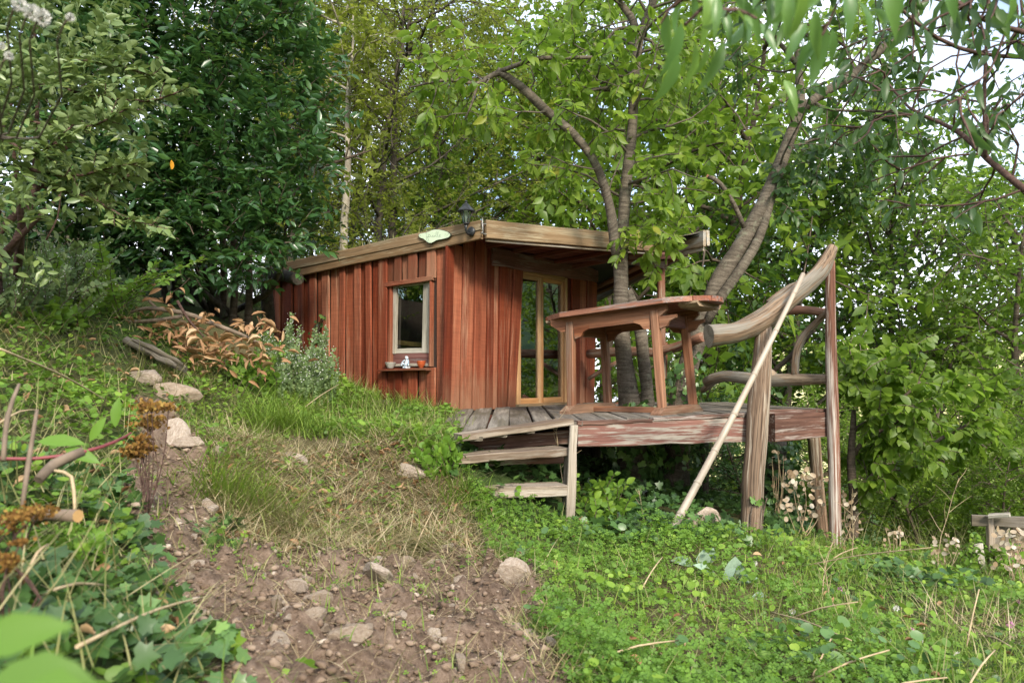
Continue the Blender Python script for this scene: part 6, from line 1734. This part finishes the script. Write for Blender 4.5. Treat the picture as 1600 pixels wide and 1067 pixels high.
for st_i, (a, b, da, db) in enumerate(st):
    pa, pb_ = P(*a, da), P(*b, db)
    for q in (pa, pb_): q.z = max(q.z, gz(q.x, q.y) + .02)
    if a[0] > 200:
        pa.z = min(pa.z, gz(pa.x, pa.y) + .05)
    m = (pa + pb_) / 2 + Vector((0, 0, .015)); r = .0045 if a[0] > 700 else .004
    tube('dry_stalk', [pa, m, pb_], [r, r * .9, r * .6], MT['dry_stalk'], None, 6, .1, .05, label='dry ' + ST_LABEL[st_i], cat='stalk', group=G_STALK)
WD_LABEL = ['weed behind the long slanting stalk', 'shorter weed close to the tall flaking post', 'weed with bare twigs left of the thicket gap', 'tallest bare weed before the thicket on the right', 'weed behind the upright dock leaves', 'shorter weed left of the upright dock leaves', 'leafless weed beside the thin step post', 'small weed curling at the top of the thin step post', 'small weed left of the bamboo pole foot']
for wd_i, (px, py, hpx, d) in enumerate([(1330, 880, 120, 5.6), (1360, 835, 70, 6.0), (1465, 900, 160, 5.8), (1490, 870, 190, 6.2), (1300, 960, 90, 4.4), (1285, 950, 110, 4.3), (885, 800, 150, 5.3), (870, 690, 60, 5.5), (1010, 820, 60, 5.2)]):
    g = G(px, py); h = hpx / F * g.y
    k = thing('dry_weed', 'thin dry ' + WD_LABEL[wd_i], 'weed', g, 'tall dry weed stalks standing in the grass')
    rg = np.random.default_rng(px); c = curve_from(rg, g, (rg.normal() * .2, 0, 1), h, 5, .07)
    tb = [(c, np.linspace(.004, .002, len(c)), 4)]
    for s in spawn(rg, c, 6, .4, 1, h * .3, .5, .7, .15, 0, 3): tb.append((s, np.linspace(.0025, .0012, len(s)), 3))
    obj('stem', tubes_mesh('stem', tb, MT['dry_stalk']), k)

# cut laurel branch with its heap of dead leaves, sticks and a rotten log
bp = [P(195, 492, 6.4), P(230, 482, 6.3), P(290, 490, 6.25), P(330, 505, 6.2), P(375, 522, 6.2), P(405, 536, 6.2)]
db = thing('dead_branch', 'cut laurel branch lying on the bank with a heap of dead brown leaves', 'branch', bp[2])
tube('stem', bp, [.012, .016, .02, .018, .015, .01], MT['grey_twig'], db, 8, .06, .05)
tube('stem', [P(165, 497, 6.3), P(200, 503, 6.25), P(250, 500, 6.2), P(285, 494, 6.2)], [.008, .014, .016, .014], MT['grey_twig'], db, 7, .06, .05)
tube('stem', [P(277, 470, 6.1), P(295, 500, 6.1), P(322, 530, 6.1)], [.012, .010, .006], MT['red_bark'], db, 7, .06, .05)
tube('stem', [P(214, 445, 6.5), P(225, 462, 6.45), P(243, 480, 6.4)], [.007, .010, .012], MT['grey_twig'], db, 7, .06, .05)
rg = np.random.default_rng(19); spots = []
for cx, cy, sx2, sy2, n, d in ((280, 520, 34, 15, 95, 6.25), (345, 535, 36, 16, 75, 6.25), (400, 560, 26, 14, 40, 6.3), (258, 470, 14, 12, 14, 6.25), (330, 492, 6, 10, 8, 6.2), (415, 505, 16, 12, 22, 6.6), (315, 560, 40, 10, 45, 6.2)):
    for k in range(n): spots.append(tuple(P(rg.normal() * sx2 + cx, rg.normal() * sy2 + cy, d + rg.normal() * .15)))
q = np.array(spots); n = len(q); q[:, 2] = np.maximum(q[:, 2], zfull(q[:, 0], q[:, 1]) + .02)
lv = (q, rg.normal(size=(n, 3)) * np.array([1, .7, .45]) + np.array([.3, -.2, -.25]), np.array([0, -.7, .9]) + rg.normal(size=(n, 3)) * .5, rg.uniform(.075, .125, n), rg.uniform(.028, .043, n), rg.uniform(0, 1, n))
leaf_objects(db, 'dead_leaf', lv, 'dry', MT['dry_leaf'], 290, 'dead_leaves')
a, b = P(196, 532, 5.9), P(290, 578, 5.8)
lg = thing('rotten_log', 'short weathered split log lying below the dead leaves', 'log', a)
for k, (o, w_, t_) in enumerate(((.0, .06, .05), (.05, .045, .035), (-.05, .05, .03), (.025, .03, .07))):
    dd_ = (b - a).normalized(); sd = dd_.cross(UP).normalized()
    plank('splinter', a + sd * o + dd_ * (.03 * k) + UP * .01 * k, b + sd * o * .8 - dd_ * (.05 * (k % 3)) + UP * .006 * k, w_, t_, (0, -.6, 1), MT['grey_deck'], lg, 6, .009, w_ * .7, .012)
a, b = P(135, 492, 6.3), P(165, 506, 6.2)
tube('wood_fragment', [a, b], [.03, .05], MT['window_wood'], None, 8, .08, .25, label='small grey piece of rotten wood left of the dead branch', cat='wood', flat=.6)
tube('branch_stub', [LW(2.45, zL(455, 520), .25), LW(2.2, zL(470, 440) , .45), P(466, 436, 8.0)], [.07, .065, .06], MT['dark_bark'], None, 9, .1, .1, label='dark sawn branch stub leaning against the left end of the cabin', cat='branch')
# small tree stems in the hollow under the laurel
for px, py, d, hp in ((345, 500, 8.4, 110), (362, 498, 8.2, 90), (385, 505, 8.3, 120), (330, 490, 8.8, 100)):
    g = G(px, py + 10); g = Vector((P(px, py, d).x, d, gz(P(px, py, d).x, d)))
    k = thing('sapling', 'bare brown stem in the dark hollow under the laurel, ' + {345: 'second from the left', 362: 'second from the cabin', 385: 'nearest the cabin', 330: 'farthest left'}[px], 'stem', g, 'bare stems under the laurel')
    tube('trunk', [g - UP * .1, g + Vector((.03, 0, .4)), g + Vector((.0, .05, .95))], [.045, .04, .035], MT['brown_bark'], k, 8, .1, .08)

# flowering mint by the wall
def bushy(name, label, cat, stems, mat, leaf, lw, nl, flower=None, fsize=.012, parts=0, seed=1, shape='m'):
    rg = np.random.default_rng(seed); base = stems[0][0]
    o = thing(name, label, cat, base); tb, A, B, fl = [], [], [], []
    for b0, tip in stems:
        m = (b0 + tip) / 2 + Vector((rg.normal() * .03, rg.normal() * .03, .02)); pp, rr_ = resample([b0, m, tip], [.004, .0035, .002], .05)
        tb.append((pp, rr_, 4)); A += list(pp[:-1]); B += list(pp[1:])
        if flower: fl += list(pp[len(pp) // 2:])
    obj('stems', tubes_mesh('stems', tb, MT['mint_leaf'] if 'mint' in name else MT['brown_bark']), o)
    A, B = np.array(A), np.array(B)
    lv = twig_leaves(rg, A, B, nl, leaf, lw, 1.0, -.1, .4)
    if parts: leaf_objects(o, 'leaf', lv, shape, MT[mat], parts, 'foliage')
    else: obj('foliage', cloud_mesh('foliage', shape, *lv, MT[mat]), o)['kind'] = 'stuff'
    if flower:
        f = np.repeat(np.array(fl), 4, 0); n = len(f)
        lv = (f + rg.normal(size=(n, 3)) * .015, rg.normal(size=(n, 3)), rg.normal(size=(n, 3)), np.full(n, fsize), np.full(n, fsize), rg.uniform(0, 1, n))
        obj('flowers', cloud_mesh('flowers', 'q', *lv, MT[flower]), o)['kind'] = 'stuff'
    return o
rg = np.random.default_rng(31)
def stems_at(px0, px1, py0, py1, hp, n, lean=.15, dd=0):
    out = []
    for k in range(n):
        g = G(rg.uniform(px0, px1), rg.uniform(py0, py1)); h = hp / F * g.y * rg.uniform(.6, 1.15)
        out.append((g, g + Vector((rg.normal() * lean * h, rg.normal() * lean * h, h))))
    return out
bushy('mint_plant', 'pale flowering mint in front of the left end of the red wall', 'plant', stems_at(430, 520, 605, 640, 85, 46), 'mint_leaf', .03, .02, 5, 'white_flower', .011, 0, 2)
bushy('mint_plant', 'tall pale mint shoots behind the dead leaves near the dark wall end', 'plant', stems_at(405, 470, 560, 590, 75, 22), 'mint_leaf', .028, .018, 5, 'white_flower', .011, 0, 3)
bushy('bramble', 'dense low bramble at the far left with tiny leaves', 'bramble', stems_at(-20, 110, 455, 520, 90, 110, .5), 'mint_leaf', .038, .026, 5, 'white_flower', .008, 60, 4)
bushy('bramble', 'loose arching bramble shoots in front of the dark laurel hollow', 'bramble', stems_at(90, 190, 470, 505, 75, 26, .9), 'bright_leaf', .05, .032, 4, None, 0, 50, 5)
bushy('nettle_plant', 'broad leaved green herb beside the dead leaves', 'plant', stems_at(60, 130, 500, 530, 35, 26, .5), 'bright_leaf', .06, .035, 4, None, 0, 40, 6)
bushy('herb_clump', 'leafy yellow green herb clump left of the wooden steps', 'plant', stems_at(668, 715, 735, 758, 38, 30, .35), 'bright_leaf', .045, .038, 4, None, 0, 60, 7, 'round')
bushy('herb_clump', 'green herb with toothed leaves under the dead leaf heap', 'plant', stems_at(350, 430, 590, 625, 40, 34, .4), 'ground_leaf', .05, .036, 4, None, 0, 60, 8)
bushy('nettle_plant', 'tall green nettles right of the thin step post', 'plant', stems_at(905, 975, 800, 830, 60, 22, .25), 'ground_leaf', .06, .036, 4, None, 0, 60, 9)
bushy('herb_clump', 'low green ivy-like plant in the middle of the dirt', 'plant', stems_at(325, 375, 840, 870, 34, 10, .5), 'ivy_leaf', .04, .034, 3, None, 0, 25, 10, 'ivy')
bushy('bramble', 'low bramble growing in front of the broken fence at the right', 'bramble', stems_at(1500, 1620, 885, 915, 55, 40, .5), 'ground_leaf', .045, .03, 4, None, 0, 40, 12)
bushy('mint_plant', 'pale mint clump among the ivy at the lower left', 'plant', stems_at(105, 150, 870, 920, 60, 16, .2), 'bright_leaf', .03, .022, 5, None, 0, 0, 11)

# big leaf clumps: ivy sprig, violet leaves, mullein, dock
def rosette(name, label, cat, leaves, shape, mat, seed=0):
    rg = np.random.default_rng(seed); g = G(*leaves[0][:2]); o = thing(name, label, cat, g)
    S, T = SHAPES[shape]
    for px, py, w, l, tilt, rot in leaves:
        b = G(px, py); d = b.y; L = l / F * d; ww = w / F * d
        dr = Vector((math.sin(rot), -.25, math.cos(rot))).normalized(); nr = Vector((0, -1, tilt)).normalized()
        s = dr.cross(nr).normalized(); n_ = s.cross(dr)
        c = b + UP * .005
        me = mesh_np('leaf', S, T, MT[mat], np.full(len(S), rg.uniform(.2, .9)))
        obj('leaf', me, o, Matrix(((s.x * ww, dr.x * L, n_.x * L, c.x), (s.y * ww, dr.y * L, n_.y * L, c.y), (s.z * ww, dr.z * L, n_.z * L, c.z), (0, 0, 0, 1))))
    return o
rosette('mullein', 'grey green woolly mullein rosette in the clover', 'plant', [(1145, 912, 32, 40, .3, .05), (1098, 890, 24, 30, .2, .0), (1108, 885, 14, 28, .2, .2), (1120, 905, 20, 45, 1.5, -1.0), (1085, 885, 20, 40, 1.2, -1.3), (1150, 915, 20, 34, 1.6, 1.2), (1175, 935, 20, 26, 1.4, 1.6), (1130, 915, 16, 30, 1.4, .6)], 'm', 'woolly_leaf', 1)
rosette('dock_plant', 'upright pair of bright dock leaves on the right of the meadow', 'plant', [(1350, 982, 24, 46, .1, .05), (1340, 985, 18, 34, .3, -.4), (1336, 940, 16, 24, .4, .2), (1305, 940, 10, 26, .3, -.1), (1360, 985, 16, 26, 1, .8)], 'm', 'bright_leaf', 2)
rosette('violet_leaves', 'round green violet leaves at the bottom edge of the dirt', 'plant', [(478, 1050, 34, 34, 1.2, -.4), (500, 1060, 40, 40, 1.2, .4), (460, 1062, 36, 36, 1.4, -1.1), (515, 1066, 30, 34, 1.4, 1.0), (485, 1067, 34, 34, 1.0, .1)], 'round', 'ground_leaf', 3)
rosette('ivy_sprig', 'shiny lobed ivy leaves at the bottom edge near the pale stone', 'ivy', [(352, 1035, 46, 42, .9, 1.2), (340, 1010, 30, 30, .8, .3), (425, 1055, 40, 36, 1.2, -.8), (400, 1067, 34, 34, 1.0, .9), (372, 1066, 30, 30, 1.2, 0)], 'ivy', 'bright_leaf', 4)
rosette('herb_sprig', 'large round bright leaf among brambles at the left edge', 'plant', [(84, 500, 34, 40, .4, .1), (70, 505, 24, 30, .6, -.6), (100, 505, 22, 28, .6, .8)], 'round', 'bright_leaf', 5)
# blurred leaf close to the lens at the lower left
cpos = P(70, 1010, .62)
bl_ = thing('near_plant', 'big blurred pale green leaves closest to the camera at the lower left corner', 'plant', (cpos.x, cpos.y, gz(cpos.x, cpos.y)))
for (px, py, d, L, w, dr, nr) in ((-30, 1075, .62, .085, .05, (1, .1, .05), (0, -.75, .7)), (-70, 1015, .64, .09, .036, (1, .1, .22), (0, -.8, .5)), (20, 1100, .6, .06, .05, (.8, -.1, .1), (.1, -.7, .7))):
    b = P(px, py, d); V, T = cloud('m', np.array([b]), np.array([dr]), np.array([nr], float), L, w)
    obj('leaf', mesh_np('leaf', V - np.array(b), T, MT['bright_leaf'], np.full(len(V), .25)), bl_, Matrix.Translation(b))
tube('stem', [Vector((cpos.x - .05, cpos.y, gz(cpos.x - .05, cpos.y) - .02)), P(-40, 1080, .62)], [.004, .003], MT['mint_leaf'], bl_, 6, .05, 0)

# rusty sedum heads and a red stem at the left
def sedum(px, py, d, hpx, wpx, label, seed):
    rg = np.random.default_rng(seed); c = P(px, py, d); g = Vector((c.x, c.y, gz(c.x, c.y)))
    o = thing('sedum', label, 'flower', g); tb, pos = [], []
    for k in range(6):
        e = P(px + rg.normal() * wpx * .28, py + rg.normal() * hpx * .3, d + rg.normal() * .04)
        pp, rr_ = resample([g, (g + e) / 2 + Vector((rg.normal() * .03, 0, .01)), e], [.0024, .0022, .0018], .05); tb.append((pp, rr_, 5))
        n = 80; v = rg.normal(size=(n, 3)) * np.array([1, .8, .35]) * wpx * .17 / F * d
        pos.append(np.array(e) + v)
    pos = np.vstack(pos); n = len(pos)
    obj('stems', tubes_mesh('stems', tb, MT['red_bark']), o)
    s = 6 / F * d
    lv = (pos, np.array([0, 0, 1.0]) + rg.normal(size=(n, 3)) * .6, rg.normal(size=(n, 3)), s * rg.uniform(.6, 1.2, n), s * rg.uniform(.6, 1.1, n), rg.uniform(0, 1, n))
    obj('buds', cloud_mesh('buds', 'round', *lv, MT['sedum']), o)['kind'] = 'stuff'
sedum(232, 650, 3.1, 62, 62, 'rusty brown sedum flower head above the tilted slab', 1)
sedum(228, 700, 3.05, 30, 50, 'lower rusty sedum head half hidden at the edge of the dirt', 4)
sedum(38, 812, 1.75, 34, 80, 'rusty orange sedum heads blurred at the left edge', 2)
sedum(8, 880, 1.5, 40, 40, 'small dark sedum head at the very left edge', 3)
rs_ = thing('pokeweed', 'red stemmed plant with a bright leaf lying over the left bank', 'plant', P(90, 716, 2.3))
tube('stem', [P(-20, 716, 2.2), P(60, 716, 2.25), P(130, 706, 2.3), P(180, 690, 2.4), P(205, 676, 2.45)], [.005, .005, .0055, .005, .003], MT['red_stem'], rs_, 8, .04, .02)
for (px, py, w, l, dr, nr) in ((58, 690, 24, 74, (1, 0, .0), (0, -.7, .6)), (180, 668, 18, 48, (.1, 0, 1), (0, -1, .1)), (100, 700, 22, 60, (.9, 0, -.35), (0, -.8, .6)), (140, 690, 16, 46, (.5, 0, .8), (.2, -1, .2))):
    b = P(px, py, 2.3); V, T = cloud('m', np.array([b]), np.array([dr], float), np.array([nr], float), l / F * 2.3, w / F * 2.3)
    obj('leaf', mesh_np('leaf', V - np.array(b), T, MT['bright_leaf'], np.full(len(V), .5)), rs_, Matrix.Translation(b))
a, b = P(70, 805, 1.85), P(122, 806, 1.8)
tube('cut_stick', [a - Vector((.08, -.1, .03)), a, b], [.012, .014, .0145], MT['grey_twig'], None, 9, .05, .1, MT['pale_wood'], label='short cut stick end among the ivy at the lower left', cat='stick')
tube('stick', [P(60, 750, 2.0), P(85, 725, 2.05), P(130, 705, 2.1)], [.012, .014, .012], MT['grey_twig'], None, 8, .05, .12, label='thick brown twig lying on the bank under the red stem', cat='stick')
tube('stick', [P(35, 790, 1.8), P(45, 720, 1.85), P(58, 640, 1.9)], [.005, .006, .004], MT['grey_twig'], None, 7, .05, .08, label='upright thin brown stick at the left edge', cat='stick')
tube('stick', [P(5, 720, 1.8), P(12, 650, 1.85), P(30, 600, 1.9)], [.006, .006, .004], MT['grey_twig'], None, 7, .05, .08, label='leaning grey stick at the very left edge', cat='stick')
tube('stick', [P(85, 735, 2.0), P(112, 745, 2.0), P(117, 800, 1.95)], [.004, .005, .004], MT['dry_stalk'], None, 7, .05, .08, label='bent tan stick above the cut stick end', cat='stick')
tube('stick', [P(95, 300, 4.4), P(90, 340, 4.4), P(72, 375, 4.4)], [.003, .005, .006], MT['red_bark'], None, 6, .05, .08, label='bare reddish twig hanging out of the oleaster bush', cat='stick')

# honesty with papery seed discs
def honesty(px0, px1, py0, py1, d, n, label, seed, size=.032):
    rg = np.random.default_rng(seed); m = P((px0 + px1) / 2, py1, d); g = Vector((m.x, m.y, gz(m.x, m.y)))
    o = thing('honesty_plant', label, 'plant', g); tb = []
    pos = np.array([tuple(P(rg.uniform(px0, px1), py0 + (py1 - py0) * rg.uniform() ** 1.3, d + rg.normal() * .12)) for k in range(n)])
    for k in range(9):
        e = Vector(pos[k]); pp, rr_ = resample([g + Vector((rg.normal() * .05, 0, -.02)), (g + e) / 2 + Vector((rg.normal() * .03, 0, 0)), e], [.004, .003, .002], .1); tb.append((pp, rr_, 4))
    obj('stems', tubes_mesh('stems', tb, MT['dry_stalk']), o)
    lv = (pos, rg.normal(size=(n, 3)), np.array([0, -1.0, .2]) + rg.normal(size=(n, 3)) * .5, size * rg.uniform(.7, 1.2, n), size * .9 * rg.uniform(.7, 1.1, n), rg.uniform(0, 1, n))
    leaf_objects(o, 'seed_disc', lv, 'round', MT['pod'], 70, 'seed_discs')
honesty(1225, 1290, 735, 812, 6.9, 90, 'tan papery honesty seed discs between the two railing posts', 1, .05)
honesty(1312, 1345, 770, 850, 7.2, 45, 'whitish honesty seed discs right of the tall flaking post', 2, .05)
honesty(1205, 1225, 700, 790, 8.0, 14, 'few pale honesty discs against the ivy trunk', 3, .05)
honesty(1455, 1500, 835, 885, 6.3, 36, 'small white honesty discs in front of the thicket', 4, .04)
honesty(1555, 1605, 830, 890, 6.0, 70, 'white honesty seed discs beside the broken fence on the right', 5, .05)
honesty(1380, 1410, 825, 850, 6.6, 18, 'thin scatter of white honesty discs behind the long stalk', 6, .035)

# broken grey fence at the right edge
g = P(1540, 880, 6.6)
fen = thing('broken_fence', 'broken grey wooden fence with leaning boards at the right edge', 'fence', (g.x, g.y, gz(g.x, g.y)))
plank('rail', P(1518, 812, 6.6), P(1640, 818, 6.4), .09, .04, (0, -1, 0), MT['grey_deck'], fen, 3, .003)
plank('post', P(1549, 890, 6.55), P(1546, 806, 6.55), .05, .05, (0, -1, 0), MT['step_wood'], fen, 3, .003)
plank('board', P(1531, 888, 6.5), P(1526, 850, 6.5), .10, .03, (.2, -1, .1), MT['window_wood'], fen, 3, .003)
plank('board', P(1566, 886, 6.55), P(1562, 822, 6.6), .13, .03, (0, -1, 0), MT['grey_deck'], fen, 3, .003)
plank('board', P(1590, 890, 6.55), P(1592, 822, 6.6), .12, .03, (0, -1, 0), MT['post_wood'], fen, 3, .003)
plank('board', P(1545, 806, 6.5), P(1578, 804, 6.4), .05, .03, (0, -.3, 1), MT['window_wood'], fen, 3, .003)

# pink clover heads and small white flowers in the meadow
for i, (px, py, w) in enumerate([(1300, 948, 12), (1234, 848, 12), (1424, 985, 12), (1440, 993, 10), (1579, 976, 12), (1313, 920, 9), (1590, 940, 9)]):
    g = G(px, py + 14); c = P(px, py, g.y - .02); s = w / F * g.y
    o = thing('clover_flower', 'pink clover flower, ' + ['above the upright dock leaves', 'near the foot of the split brown post', 'upper one right of the dock leaves', 'lower one right of the dock leaves', 'at the right edge of the meadow', 'small one behind the dock leaves', 'small one highest at the right edge'][i], 'flower', g, 'pink clover flowers in the meadow')
    tube('stem', [g, (g + c) / 2 + Vector((.004, 0, 0)), c], [.0018, .0018, .0018], MT['grass_green'], o, 5, .05, 0)
    rg = np.random.default_rng(i); n = 40; u = nrmz(rg.normal(size=(n, 3)))
    obj('head', cloud_mesh('head', 'q', np.array(c) + u * s * .15, u, rg.normal(size=(n, 3)), s * .4, s * .2, rg.uniform(0, 1, n), MT['pink_flower']), o)
for i, (px, py) in enumerate([(1364, 985), (1387, 1000), (1440, 1002), (1457, 1004), (1495, 1022), (1178, 880), (1238, 955), (1400, 950)]):
    g = G(px, py + 12); c = P(px, py, g.y - .02); s = 12 / F * g.y
    o = thing('daisy', 'small white flower, ' + ['just right of the dock leaves', 'second one right of the dock leaves', 'left one of the close pair', 'right one of the close pair', 'lowest one towards the bottom right', 'beside the grey woolly mullein', 'between mullein and dock leaves', 'highest one right of the dock leaves'][i], 'flower', g, 'small white flowers in the meadow')
    tube('stem', [g, (g + c) / 2, c], [.0015, .0015, .0015], MT['grass_green'], o, 5, .05, 0)
    a = np.arange(9) / 9 * 6.28; u = np.stack([np.cos(a), -.3 + 0 * a, np.sin(a) * .8 + .3], 1)
    obj('petals', cloud_mesh('petals', 'q', np.repeat(np.array([c]), 9, 0), u, np.tile([0, -1.0, .5], (9, 1)), s * .5, s * .3, np.full(9, .6), MT['white_flower']), o)
# pale seed heads out of focus at the upper left corner
SD_LABEL = ['upper left one of the touching pair', 'lower right one of the touching pair', 'small one standing apart on the right', 'lower one near the left edge', 'topmost one cut by the top edge', 'lowest one cut by the left edge']
for sd_i, (px, py, w) in enumerate(((50, 20, 26), (66, 28, 26), (110, 28, 14), (14, 88, 14), (30, 8, 22), (2, 72, 12))):
    c = P(px, py, 1.6); s = w / 2 / F * 1.6; rg = np.random.default_rng(px)
    u = nrmz(rg.normal(size=(120, 3)))
    o = thing('seed_head', 'fluffy white seed head, ' + SD_LABEL[sd_i], 'seed head', c, 'white seed heads at the upper left corner')
    obj('fluff', cloud_mesh('fluff', 'q', np.array(c) + u * s * .5, u, rg.normal(size=(120, 3)), s * .6, s * .35, rg.uniform(0, 1, 120), MT['white_flower']), o)
    tube('stem', [c, c + Vector((-.05, .04, -.03)), c + Vector((-.3, .4, -.12)), P(-130, 190, 3.4), P(-110, 230, 4.6)], [.002, .002, .0025, .003, .003], MT['brown_bark'], o, 5, .15, 0)
